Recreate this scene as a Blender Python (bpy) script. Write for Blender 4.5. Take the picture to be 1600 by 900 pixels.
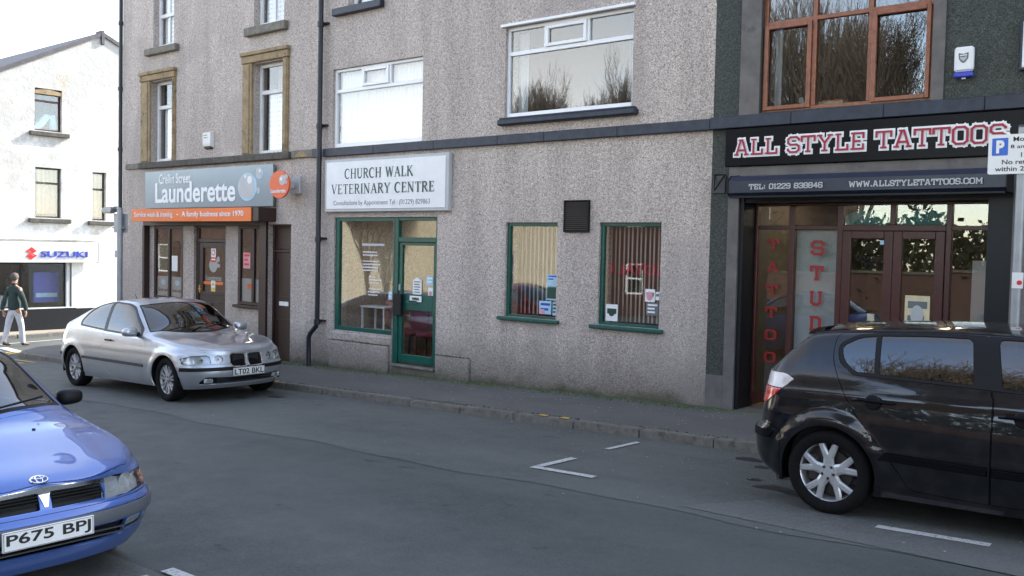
import bpy, bmesh, math, random
from math import sin, cos, pi, radians, sqrt, atan2
from mathutils import Vector, Matrix
from mathutils.bvhtree import BVHTree
for o in list(bpy.data.objects): bpy.data.objects.remove(o)
sc = bpy.context.scene
COL = sc.collection
# ------------------------------------------------------------ camera
PSI, PITCH, ROLL = 0.68807879, 0.04247468, 0.02153798
def cam_basis():
    f = Vector((-sin(PSI)*cos(PITCH), cos(PSI)*cos(PITCH), -sin(PITCH)))
    r = Vector((cos(PSI), sin(PSI), 0)); u = r.cross(f)
    return r*cos(ROLL)+u*sin(ROLL), -r*sin(ROLL)+u*cos(ROLL), f
_r, _u, _f = cam_basis()
cam = bpy.data.cameras.new("camera"); camo = bpy.data.objects.new("camera", cam); COL.objects.link(camo)
camo.matrix_world = Matrix(((_r.x,_u.x,-_f.x,0),(_r.y,_u.y,-_f.y,-10.8),(_r.z,_u.z,-_f.z,1.98),(0,0,0,1)))
cam.sensor_width = 36; cam.lens = 36*1470/1600; cam.clip_end = 2000; cam.clip_start = .05
sc.camera = camo
sc.render.resolution_x = 1024; sc.render.resolution_y = 576
# ------------------------------------------------------------ sky, sun, exposure
SUN_EL = radians(33); SX, SY = 0.24, 0.971
w = bpy.data.worlds.new("World"); sc.world = w; w.use_nodes = True
nt = w.node_tree; sky = nt.nodes.new('ShaderNodeTexSky'); sky.sky_type = 'NISHITA'; sky.sun_disc = False
sky.sun_elevation = SUN_EL; sky.sun_rotation = atan2(SX, SY); sky.dust_density = 0.5; sky.air_density = 1.0; sky.ozone_density = 1.0
bg = nt.nodes['Background']; bg.inputs[1].default_value = 0.15
# thin broken cloud over the blue
_tc = nt.nodes.new('ShaderNodeTexCoord'); _mp = nt.nodes.new('ShaderNodeMapping'); _mp.inputs['Scale'].default_value = (1, 1, 2.6); nt.links.new(_tc.outputs['Generated'], _mp.inputs[0])
_cn = nt.nodes.new('ShaderNodeTexNoise'); _cn.inputs['Scale'].default_value = 2.2; _cn.inputs['Detail'].default_value = 7; nt.links.new(_mp.outputs[0], _cn.inputs['Vector'])
_cr = nt.nodes.new('ShaderNodeValToRGB'); _cr.color_ramp.elements[0].position = .36; _cr.color_ramp.elements[0].color = (.10,.10,.10,1); _cr.color_ramp.elements[1].position = .70; _cr.color_ramp.elements[1].color = (.85,.85,.85,1); nt.links.new(_cn.outputs[0], _cr.inputs[0])
_bw = nt.nodes.new('ShaderNodeRGBToBW'); nt.links.new(sky.outputs[0], _bw.inputs[0])
_wt = nt.nodes.new('ShaderNodeMix'); _wt.data_type = 'RGBA'; _wt.blend_type = 'MULTIPLY'; _wt.inputs[0].default_value = 1; nt.links.new(_bw.outputs[0], _wt.inputs[6]); _wt.inputs[7].default_value = (1.26, 1.19, 1.12, 1)
_sm = nt.nodes.new('ShaderNodeMix'); _sm.data_type = 'RGBA'; nt.links.new(_cr.outputs[0], _sm.inputs[0]); nt.links.new(sky.outputs[0], _sm.inputs[6]); nt.links.new(_wt.outputs[2], _sm.inputs[7]); nt.links.new(_sm.outputs[2], bg.inputs[0])
sun = bpy.data.lights.new("sun", 'SUN'); sun.energy = 2.3; sun.angle = radians(.5); sun.color = (1, .95, .87)
suno = bpy.data.objects.new("sun", sun); COL.objects.link(suno)
sd = Vector((SX*cos(SUN_EL), SY*cos(SUN_EL), sin(SUN_EL)))
suno.rotation_euler = sd.to_track_quat('Z', 'Y').to_euler(); suno.location = (0, 0, 30)
sc.view_settings.view_transform = 'Standard'; sc.view_settings.look = 'None'
sc.view_settings.exposure = 2.33; sc.view_settings.gamma = 1
S = .028
def gz(x): return S*x
# ------------------------------------------------------------ materials
def _mat(name):
    m = bpy.data.materials.new(name); m.use_nodes = True
    return m, m.node_tree, m.node_tree.nodes['Principled BSDF']
def N(t, typ, **k):
    n = t.nodes.new(typ)
    for a, b in k.items():
        if a in n.inputs: n.inputs[a].default_value = b
        else: setattr(n, a, b)
    return n
def L(t, a, b): t.links.new(a, b)
def c4(c): return (c[0], c[1], c[2], 1)
def noise(t, scale, detail=4, rough=.55, vec=None):
    n = N(t, 'ShaderNodeTexNoise'); n.inputs['Scale'].default_value = scale; n.inputs['Detail'].default_value = detail; n.inputs['Roughness'].default_value = rough
    if vec is not None: L(t, vec, n.inputs['Vector'])
    return n.outputs[0]
def ramp(t, src, stops):
    n = t.nodes.new('ShaderNodeValToRGB'); e = n.color_ramp.elements
    while len(e) < len(stops): e.new(.5)
    for i, (p, c) in enumerate(stops):
        e[i].position = p; e[i].color = c4(c) if hasattr(c, '__len__') else (c, c, c, 1)
    L(t, src, n.inputs[0]); return n.outputs[0]
def mix(t, f, a, b, mode='MIX'):
    n = t.nodes.new('ShaderNodeMix'); n.data_type = 'RGBA'; n.blend_type = mode
    for s, v in ((0, f), (6, a), (7, b)):
        if hasattr(v, 'links'): L(t, v, n.inputs[s])
        elif s == 0: n.inputs[0].default_value = v
        else: n.inputs[s].default_value = c4(v)
    return n.outputs[2]
def bump(t, b, src, strength=.4, dist=.01):
    n = t.nodes.new('ShaderNodeBump'); n.inputs['Strength'].default_value = strength; n.inputs['Distance'].default_value = dist
    L(t, src, n.inputs['Height']); L(t, n.outputs[0], b.inputs['Normal'])
def pos(t):
    return t.nodes.new('ShaderNodeNewGeometry').outputs['Position']
def sepx(t, v):
    n = t.nodes.new('ShaderNodeSeparateXYZ'); L(t, v, n.inputs[0]); return n.outputs
def mth(t, op, a, b=None, clamp=False):
    n = t.nodes.new('ShaderNodeMath'); n.operation = op; n.use_clamp = clamp
    for i, v in enumerate((a, b)):
        if v is None: continue
        if hasattr(v, 'links'): L(t, v, n.inputs[i])
        else: n.inputs[i].default_value = v
    return n.outputs[0]
def scalev(t, v, s):
    n = t.nodes.new('ShaderNodeMapping'); n.inputs['Scale'].default_value = s; L(t, v, n.inputs[0]); return n.outputs[0]
def simple(name, col, rough=.6, metal=0, var=.15, nscale=6, bmp=0, bscale=80, coat=0, spec=.5, dirt=None):
    m, t, b = _mat(name)
    p = pos(t)
    c = mix(t, ramp(t, noise(t, nscale, 5, .6, p), ((.3, 0), (.7, 1))), [x*(1-var) for x in col], [min(1, x*(1+var)) for x in col])
    if dirt:
        c = mix(t, ramp(t, noise(t, dirt[2], 8, .7, p), ((dirt[1], 0), (dirt[1]+.08, 1))), c, dirt[0])
    L(t, c, b.inputs['Base Color']); b.inputs['Roughness'].default_value = rough; b.inputs['Metallic'].default_value = metal
    b.inputs['Coat Weight'].default_value = coat; b.inputs['Coat Roughness'].default_value = .04; b.inputs['Specular IOR Level'].default_value = spec
    if bmp: bump(t, b, noise(t, bscale, 3, .6, p), bmp, .004)
    return m
M = {}
def pebble(name, cols, stain=(.2,.18,.16), base=True, scale=100, streak=.35):
    m, t, b = _mat(name); p = pos(t)
    v = N(t, 'ShaderNodeTexVoronoi'); v.inputs['Scale'].default_value = scale; L(t, p, v.inputs['Vector'])
    cs = sepx(t, v.outputs['Color'])
    c = ramp(t, cs[0], ((0, cols[0]), (.16, cols[1]), (.5, cols[2]), (.8, cols[3]), (1, cols[4])))
    cv = ramp(t, v.outputs['Distance'], ((.3, 1), (.8, .55)))
    c = mix(t, .8, c, cv, 'MULTIPLY')
    # medium-size mottling and vertical weather streaks
    n1 = ramp(t, noise(t, 22, 3, .6, p), ((.35, .78), (.65, 1.12)))
    c = mix(t, .7, c, n1, 'MULTIPLY')
    n2 = ramp(t, noise(t, 1.0, 6, .6, scalev(t, p, (2.2, 2.2, .35))), ((.38, .72), (.6, 1.06)))
    c = mix(t, streak+.2, c, n2, 'MULTIPLY')
    if base:
        xyz = sepx(t, p)
        h = mth(t, 'SUBTRACT', xyz[2], mth(t, 'ADD', mth(t, 'MULTIPLY', xyz[0], .028), .22))
        hn = mth(t, 'ADD', h, mth(t, 'MULTIPLY', noise(t, 2.2, 6, .7, p), -.55))
        low = ramp(t, mth(t, 'ADD', hn, .5), ((.17, 1), (.95, 0)))
        c = mix(t, mth(t, 'MULTIPLY', low, .8), c, (.10, .088, .07))
        gr = ramp(t, mth(t, 'ADD', hn, .5), ((.12, 1), (.30, 0)))
        c = mix(t, mth(t, 'MULTIPLY', gr, .8), c, (.05, .06, .018))
    if base:   # patch repairs and stains running down under the upper sills and the band
        c = mix(t, ramp(t, noise(t, .45, 2, .3, scalev(t, p, (1, 1, 1.3))), ((.57, 0), (.60, .35))), c, (.33,.29,.27))
        st_ = ramp(t, noise(t, 1.0, 5, .6, scalev(t, p, (7, 1, .25))), ((.52, 0), (.72, 1)))
        zz = sepx(t, p)[2]; m1 = ramp(t, mth(t, 'MULTIPLY', mth(t, 'SUBTRACT', zz, 1.9), .5), ((.0, 0), (.8, .22), (.83, 0)))
        m2 = ramp(t, mth(t, 'MULTIPLY', mth(t, 'SUBTRACT', zz, 4.2), .45), ((.0, 0), (.72, .12), (1, .1)))
        c = mix(t, mth(t, 'MULTIPLY', st_, mth(t, 'ADD', m1, m2)), c, (.17,.145,.13))
    L(t, c, b.inputs['Base Color']); b.inputs['Roughness'].default_value = .88
    bump(t, b, mth(t, 'ADD', mth(t, 'MULTIPLY', v.outputs['Distance'], -1), noise(t, 160, 2, .5, p)), .7, .008)
    return m
M['pebble'] = pebble('pebbledash', ((.22,.175,.15), (.52,.435,.385), (.64,.55,.49), (.74,.65,.585), (.92,.84,.77)))
M['pebble_dark'] = pebble('dark_pebbledash', ((.035,.038,.034), (.055,.062,.055), (.072,.082,.071), (.09,.10,.087), (.13,.145,.125)), base=False, streak=.2)
M['cement'] = simple('cement_render', (.135,.125,.118), .8, var=.22, nscale=5, bmp=.4, dirt=((.10,.095,.09), .58, 3))
M['navy_stone'] = simple('navy_painted_stone', (.016,.024,.042), .5, var=.4, nscale=9, bmp=.3, dirt=((.13,.13,.125), .66, 14))
M['sandstone'] = simple('sandstone', (.30,.222,.125), .85, var=.25, nscale=7, bmp=.5, bscale=120, dirt=((.12,.085,.05), .57, 6))
M['dark_stone'] = simple('soot_stone', (.085,.078,.066), .85, var=.35, nscale=8, bmp=.5, dirt=((.16,.16,.13), .62, 10))
M['grey_stone'] = simple('grey_stone', (.18,.165,.135), .85, var=.3, nscale=8, bmp=.5, dirt=((.09,.085,.07), .58, 7))
M['old_white'] = simple('peeling_white_paint', (.72,.72,.70), .5, var=.06, dirt=((.25,.23,.2), .64, 18))
M['upvc'] = simple('white_upvc', (.80,.81,.82), .28, var=.03, nscale=3)
M['green'] = simple('green_gloss_paint', (.008,.085,.065), .3, var=.2, nscale=12, dirt=((.03,.12,.10), .66, 20))
M['brown'] = simple('dark_brown_paint', (.030,.0125,.011), .4, var=.2)
M['maroon'] = simple('maroon_stained_wood', (.060,.014,.011), .35, var=.25, nscale=14)
M['wood'] = simple('orange_brown_wood', (.25,.085,.04), .35, var=.3, nscale=14, bmp=.1)
M['black'] = simple('black_paint', (.008,.009,.012), .4, var=.2, spec=.3)
M['black_gloss'] = simple('black_gloss_sign', (.006,.006,.008), .3, var=.1, spec=.12)
M['navy_shutter'] = simple('navy_shutter_metal', (.016,.022,.042), .35, var=.12)
M['iron'] = simple('navy_cast_iron', (.010,.013,.021), .42, var=.3, dirt=((.05,.14,.2), .70, 9))
M['white'] = simple('white_board', (.78,.79,.80), .35, var=.03)
M['sign_white'] = simple('weathered_white_sign', (.76,.77,.78), .35, var=.04, dirt=((.55,.56,.54), .63, 5))
M['sign_grey'] = simple('metallic_grey_sign', (.22,.27,.31), .25, var=.06, nscale=1.5, metal=.35)
M['orange'] = simple('orange_sign', (.80,.16,.015), .35, var=.03)
M['orange_red'] = simple('orange_red_sign', (.72,.11,.02), .35, var=.03)
M['letter_green'] = simple('dark_green_letter', (.008,.05,.034), .5)
M['letter_grey'] = simple('grey_letter', (.13,.15,.16), .5)
M['letter_red'] = simple('red_letter', (.33,.010,.035), .5, var=.05)
M['vinyl_red'] = simple('red_vinyl', (.28,.010,.010), .5, var=.05)
M['blue_letter'] = simple('blue_letter', (.03,.05,.42), .4)
M['red_letter'] = simple('scarlet_letter', (.70,.02,.02), .4)
M['pale_blue'] = simple('pale_blue_print', (.36,.58,.72), .5)
M['blue'] = simple('traffic_blue', (.015,.12,.55), .4, var=.03)
M['light_grey'] = simple('pale_grey_paint', (.45,.46,.47), .45, var=.06)
M['frost'] = simple('frosted_vinyl', (.33,.35,.335), .4, var=.05)
M['pink'] = simple('pink_print', (.62,.30,.36), .5)
M['yellow'] = simple('yellow_print', (.70,.50,.06), .6, var=.1)
M['cream_poster'] = simple('cream_print', (.62,.55,.35), .5)
M['galv'] = simple('galvanised_steel', (.32,.34,.36), .45, metal=.5, var=.12)
M['brass'] = simple('brass', (.55,.36,.10), .3, metal=1)
M['lead'] = simple('slate', (.085,.08,.085), .7, var=.3, nscale=5, bmp=.4, bscale=12)
M['interior_cream'] = simple('cream_interior_wall', (.36,.28,.17), .8)
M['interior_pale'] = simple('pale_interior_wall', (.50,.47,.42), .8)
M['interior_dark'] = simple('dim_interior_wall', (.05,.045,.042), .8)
M['floor_wood'] = simple('shop_floor', (.16,.09,.05), .5)
M['curtain'] = simple('net_curtain', (.75,.77,.80), .9, var=.05)
M['blind'] = simple('taupe_blind', (.33,.285,.25), .8, var=.1)
M['blind_cream'] = simple('cream_blind', (.55,.50,.38), .8, var=.08)
M['chair_red'] = simple('maroon_seat', (.20,.02,.045), .6)
M['teal'] = simple('teal_board', (.03,.22,.24), .5)
M['plant'] = simple('dark_foliage', (.035,.05,.024), .8, var=.4)
M['bark'] = simple('grey_brown_bark', (.13,.105,.08), .9, var=.3, nscale=20)
M['litter'] = simple('pale_petal', (.55,.53,.47), .8, var=.2)
M['slat'] = simple('brown_grey_louvre', (.085,.072,.065), .5)
M['oil'] = simple('oil_stained_asphalt', (.028,.028,.028), .5, var=.3, nscale=40, bmp=.5, bscale=190)
M['moss'] = simple('moss', (.045,.060,.016), .95, var=.5, nscale=30, bmp=.6, bscale=160)
def lace_mat():
    m, t, b = _mat('patterned_net_curtain'); p = pos(t)
    v = N(t, 'ShaderNodeTexVoronoi'); v.inputs['Scale'].default_value = 14; v.inputs['Randomness'].default_value = .15; L(t, scalev(t, p, (1, .3, .8)), v.inputs['Vector'])
    c = ramp(t, v.outputs['Distance'], ((.18, (.42,.46,.50)), (.30, (.74,.76,.79))))
    L(t, c, b.inputs['Base Color']); b.inputs['Roughness'].default_value = .9; return m
M['lace'] = lace_mat()
def white_wall():
    m, t, b = _mat('weathered_whitewash'); p = pos(t)
    n = noise(t, 1.1, 9, .68, p); xyz = sepx(t, p)
    hi = mth(t, 'MULTIPLY', mth(t, 'SUBTRACT', xyz[2], 1.5), .022)
    f = ramp(t, mth(t, 'ADD', mth(t, 'ADD', mth(t, 'MULTIPLY', n, .65), mth(t, 'MULTIPLY', noise(t, 4.5, 9, .8, p), .38)), hi), ((.52, 0), (.64, .62)))
    c = mix(t, f, (.72,.71,.69), (.30,.29,.26))
    c = mix(t, ramp(t, mth(t, 'ADD', mth(t, 'MULTIPLY', noise(t, .9, 5, .6, scalev(t, p, (1, 1.3, 1))), .7), mth(t, 'MULTIPLY', noise(t, 9, 8, .8, p), .3)), ((.58, 0), (.70, .6))), c, (.42,.31,.18))
    c = mix(t, ramp(t, noise(t, 7, 8, .75, p), ((.60, 0), (.68, .55))), c, (.30,.28,.25))
    L(t, c, b.inputs['Base Color']); b.inputs['Roughness'].default_value = .9
    bump(t, b, noise(t, 6, 8, .7, p), .6, .03); return m
M['whitewash'] = white_wall()
def asphalt(name, a, bb, fine=190, lanes=True):
    m, t, b = _mat(name); p = pos(t)
    f = mth(t, 'ADD', mth(t, 'MULTIPLY', noise(t, fine, 2, .7, p), .55), mth(t, 'MULTIPLY', noise(t, 55, 3, .7, p), .45))
    c = mix(t, ramp(t, f, ((.36, 0), (.66, 1))), [x*.5 for x in a], [x*1.5 for x in a])
    c = mix(t, .8, c, ramp(t, noise(t, 24, 4, .75, p), ((.38, .72), (.62, 1.22))), 'MULTIPLY')
    big = ramp(t, noise(t, .55, 6, .6, scalev(t, p, (.45, 1.5, 1))), ((.36, 0), (.62, 1)))
    c = mix(t, mth(t, 'MULTIPLY', big, .8), c, mix(t, ramp(t, f, ((.3, 0), (.7, 1))), [x*.7 for x in bb], [x*1.3 for x in bb]))
    if lanes:
        c = mix(t, ramp(t, noise(t, 2.6, 7, .62, scalev(t, p, (.8, 1.6, 1))), ((.66, 0), (.71, .75))), c, [x*.42 for x in a])
        w_ = N(t, 'ShaderNodeTexVoronoi'); w_.feature = 'DISTANCE_TO_EDGE'; w_.inputs['Scale'].default_value = .55
        dn = t.nodes.new('ShaderNodeVectorMath'); dn.operation = 'ADD'
        nn = N(t, 'ShaderNodeTexNoise'); nn.inputs['Scale'].default_value = 1.6; nn.inputs['Detail'].default_value = 6
        L(t, p, nn.inputs['Vector']); sc_ = t.nodes.new('ShaderNodeVectorMath'); sc_.operation = 'SCALE'; sc_.inputs['Scale'].default_value = 1.1
        L(t, nn.outputs['Color'], sc_.inputs[0]); L(t, p, dn.inputs[0]); L(t, sc_.outputs[0], dn.inputs[1]); L(t, dn.outputs[0], w_.inputs['Vector'])
        crack = ramp(t, w_.outputs['Distance'], ((.0, 1), (.012, 0)))
        gate = ramp(t, noise(t, .35, 3, .5, p), ((.60, 0), (.68, .5)))
        c = mix(t, mth(t, 'MULTIPLY', crack, gate), c, (.015, .015, .016))
    L(t, c, b.inputs['Base Color'])
    r = ramp(t, noise(t, 3, 5, .6, p), ((.3, .62), (.7, .85))); L(t, r, b.inputs['Roughness'])
    bump(t, b, f, .55, .006); return m
M['asphalt'] = asphalt('lane_asphalt', (.063,.070,.066), (.094,.101,.092))
M['asphalt_bay'] = asphalt('parking_bay_asphalt', (.084,.090,.084), (.120,.126,.114))
M['asphalt_patch'] = asphalt('patched_asphalt', (.115,.117,.11), (.14,.14,.13), lanes=False)
def pavement_mat():
    m, t, b = _mat('pavement_asphalt'); p = pos(t); f = noise(t, 210, 2, .7, p)
    c = mix(t, ramp(t, f, ((.3, 0), (.72, 1))), (.052,.050,.048), (.145,.137,.13))
    big = ramp(t, noise(t, .9, 7, .65, scalev(t, p, (.6, 1.4, 1))), ((.36, 0), (.66, 1)))
    c = mix(t, mth(t, 'MULTIPLY', big, .6), c, (.15,.145,.135))
    xyz = sepx(t, p); d = mth(t, 'ADD', mth(t, 'MULTIPLY', xyz[1], -1.0), mth(t, 'MULTIPLY', noise(t, 3.2, 7, .7, p), -.9))
    g = ramp(t, mth(t, 'ADD', d, .5), ((.08, 1), (.38, 0)))
    c = mix(t, mth(t, 'MULTIPLY', g, .85), c, (.055,.085,.018))
    L(t, c, b.inputs['Base Color']); b.inputs['Roughness'].default_value = .85; bump(t, b, f, .5, .006); return m
M['pavement'] = pavement_mat()
M['pavement_far'] = simple('far_paving', (.30,.26,.20), .85, var=.2, nscale=4, bmp=.3)
M['kerb'] = simple('concrete_kerb', (.155,.145,.125), .85, var=.28, nscale=11, bmp=.5, bscale=150, dirt=((.09,.085,.07), .56, 8))
M['paint_white'] = simple('worn_white_road_paint', (.55,.55,.53), .7, var=.15, nscale=30, dirt=((.16,.16,.16), .53, 30))
M['paint_yellow'] = simple('yellow_road_paint', (.55,.36,.06), .7, var=.12, nscale=30, dirt=((.12,.11,.08), .60, 22))
def glass(name, tint=(.92,.95,.95), boost=.10, k=1.3):
    m = bpy.data.materials.new(name); m.use_nodes = True; t = m.node_tree; t.nodes.clear()
    o = N(t, 'ShaderNodeOutputMaterial'); g = N(t, 'ShaderNodeBsdfGlossy'); g.inputs['Roughness'].default_value = 0.012
    tr = N(t, 'ShaderNodeBsdfTransparent'); tr.inputs[0].default_value = c4(tint)
    ge = t.nodes.new('ShaderNodeNewGeometry'); dp = t.nodes.new('ShaderNodeVectorMath'); dp.operation = 'DOT_PRODUCT'; L(t, ge.outputs['Normal'], dp.inputs[0]); L(t, ge.outputs['Incoming'], dp.inputs[1])
    sch = mth(t, 'ADD', mth(t, 'MULTIPLY', mth(t, 'POWER', mth(t, 'SUBTRACT', 1, mth(t, 'ABSOLUTE', dp.outputs['Value'])), 5), .96), .04)
    n1 = noise(t, 1.3, 1, .4, pos(t)); bm_ = t.nodes.new('ShaderNodeBump'); bm_.inputs['Strength'].default_value = .025; bm_.inputs['Distance'].default_value = .02
    L(t, n1, bm_.inputs['Height']); L(t, bm_.outputs[0], g.inputs['Normal'])
    f = mth(t, 'ADD', mth(t, 'MULTIPLY', sch, k), boost, True)
    mx = N(t, 'ShaderNodeMixShader'); L(t, f, mx.inputs[0]); L(t, tr.outputs[0], mx.inputs[1]); L(t, g.outputs[0], mx.inputs[2]); L(t, mx.outputs[0], o.inputs[0])
    return m
M['glass'] = glass('window_glass', (.97,.978,.972), .035)
M['glass_strong'] = glass('reflective_window_glass', (.80,.84,.85), .055)
M['car_glass'] = glass('car_glass', (.20,.24,.24), .10, 1.6)
M['lens'] = glass('lamp_lens', (.85,.87,.88), .10)
def paint(name, col, metal=.5, rough=.32, coat=1):
    m, t, b = _mat(name); p = pos(t)
    fl = ramp(t, noise(t, 700, 1, .5, p), ((.3, .9), (.7, 1.1)))
    c = mix(t, 1, col, fl, 'MULTIPLY')
    lowd = ramp(t, noise(t, 4, 6, .7, p), ((.45, 0), (.8, .10)))
    c = mix(t, lowd, c, (.16,.15,.13))
    L(t, c, b.inputs['Base Color']); b.inputs['Metallic'].default_value = metal; b.inputs['Roughness'].default_value = rough
    b.inputs['Coat Weight'].default_value = coat; b.inputs['Coat Roughness'].default_value = .03; b.inputs['Specular IOR Level'].default_value = .15; return m
M['silver'] = paint('silver_car_paint', (.50,.52,.55), .75, .33)
M['blue_paint'] = paint('blue_car_paint', (.075,.145,.41), .45, .33)
M['black_paint'] = paint('black_car_paint', (.0035,.0037,.0055), 0, .3)
M['red_paint'] = paint('red_car_paint', (.5,.012,.012), .1, .35)
M['rubber'] = simple('tyre_rubber', (.009,.009,.0095), .85, var=.25, nscale=30, spec=.15)
M['trim'] = simple('black_plastic', (.007,.007,.008), .5, var=.15, spec=.25)
M['trim_grey'] = simple('dark_grey_plastic', (.045,.047,.05), .5, var=.15)
M['bumper_grey'] = simple('grey_bumper_plastic', (.10,.105,.12), .5, var=.1)
M['alloy'] = simple('alloy_wheel', (.62,.63,.64), .3, metal=.55, var=.08, nscale=30)
M['alloy_dull'] = simple('dull_alloy_wheel', (.50,.50,.52), .4, metal=.7, var=.15, nscale=30)
M['steel_dark'] = simple('brake_steel', (.06,.055,.05), .5, metal=.6)
M['chrome'] = simple('chrome', (.75,.75,.76), .12, metal=1, var=.02)
M['reflector'] = simple('lamp_reflector', (.62,.64,.64), .25, metal=.35, var=.15, nscale=14)
M['amber'] = simple('amber_lens', (.65,.22,.12), .25, var=.1, coat=1)
M['tail_red'] = simple('red_tail_lens', (.55,.02,.015), .15, var=.1, coat=1)
M['tail_clear'] = simple('clear_tail_lens', (.66,.62,.60), .15, var=.1, coat=1)
M['car_interior'] = simple('dark_car_interior', (.03,.03,.032), .8)
M['plate_white'] = simple('plate_white', (.80,.80,.78), .4, var=.02)
M['plate_black'] = simple('plate_black', (.012,.012,.012), .4)
M['skin'] = simple('skin', (.45,.26,.19), .6)
M['hair'] = simple('grey_brown_hair', (.10,.085,.07), .8, var=.3, nscale=60)
M['hair_brown'] = simple('brown_hair', (.12,.05,.025), .7, var=.3, nscale=60)
M['fleece'] = simple('dark_green_fleece', (.028,.048,.045), .95, var=.2, nscale=25, bmp=.4, bscale=60)
M['jeans'] = simple('pale_jeans', (.52,.53,.58), .9, var=.12, nscale=14, bmp=.4, bscale=30)
M['shoe'] = simple('brown_shoe', (.06,.03,.022), .6)
M['pink_top'] = simple('pink_top', (.6,.32,.30), .8)
M['render_cream'] = simple('cream_render', (.62,.55,.40), .85, var=.08, nscale=2)
def brick_mat(nm='red_brick', k=1):
    m, t, b = _mat(nm); p = pos(t)
    br = N(t, 'ShaderNodeTexBrick'); br.inputs['Scale'].default_value = 4.5; br.inputs['Color1'].default_value = (.26*k,.10*k,.07*k,1); br.inputs['Color2'].default_value = (.32*k,.14*k,.10*k,1); br.inputs['Mortar'].default_value = (.32*k,.28*k,.25*k,1); br.inputs['Mortar Size'].default_value = .02
    mp = t.nodes.new('ShaderNodeCombineXYZ'); x = sepx(t, p); L(t, mth(t, 'ADD', x[0], x[1]), mp.inputs[0]); L(t, x[2], mp.inputs[1]); L(t, mp.outputs[0], br.inputs['Vector'])
    L(t, br.outputs[0], b.inputs['Base Color']); b.inputs['Roughness'].default_value = .85; return m
M['brick'] = brick_mat(); M['brick_dark'] = brick_mat('sooty_brick', .22)  # second brick: same pattern, colours darkened to weaken its window reflections
def emit(name, col, s):
    m, t, b = _mat(name); b.inputs['Base Color'].default_value = c4(col); b.inputs['Emission Color'].default_value = c4(col); b.inputs['Emission Strength'].default_value = s; return m
M['lamp_warm'] = emit('warm_lamp', (1, .78, .45), 6)
M['lamp_soft'] = emit('fluorescent_lamp', (1, .88, .66), 3.5)  # glow of the lamps added in the vet and launderette rooms
# ------------------------------------------------------------ object helpers
def link(name, me, mat, parent=None, loc=None, smooth=False):
    o = bpy.data.objects.new(name, me); COL.objects.link(o)
    if mat is not None:
        for x in (mat if isinstance(mat, (list, tuple)) else (mat,)): me.materials.append(M[x] if isinstance(x, str) else x)
    if parent: o.parent = parent
    if loc: o.location = loc
    if smooth:
        for p in me.polygons: p.use_smooth = True
    return o
def tag(o, label, cat, group=None, kind=None):
    o['label'] = label; o['category'] = cat
    if group: o['group'] = group
    if kind: o['kind'] = kind
    return o
def thing(name, label, cat, loc=(0,0,0), rz=0, group=None):
    o = bpy.data.objects.new(name, None); COL.objects.link(o); o.location = loc; o.rotation_euler = (0,0,rz)
    o.empty_display_size = .2
    return tag(o, label, cat, group)
def kids(o): return [c for c in COL.objects if c.parent == o]
def copy_tree(o, parent=None):
    c = o.copy(); COL.objects.link(c)
    if parent: c.parent = parent
    for ch in kids(o): copy_tree(ch, c)
    return c
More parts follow.
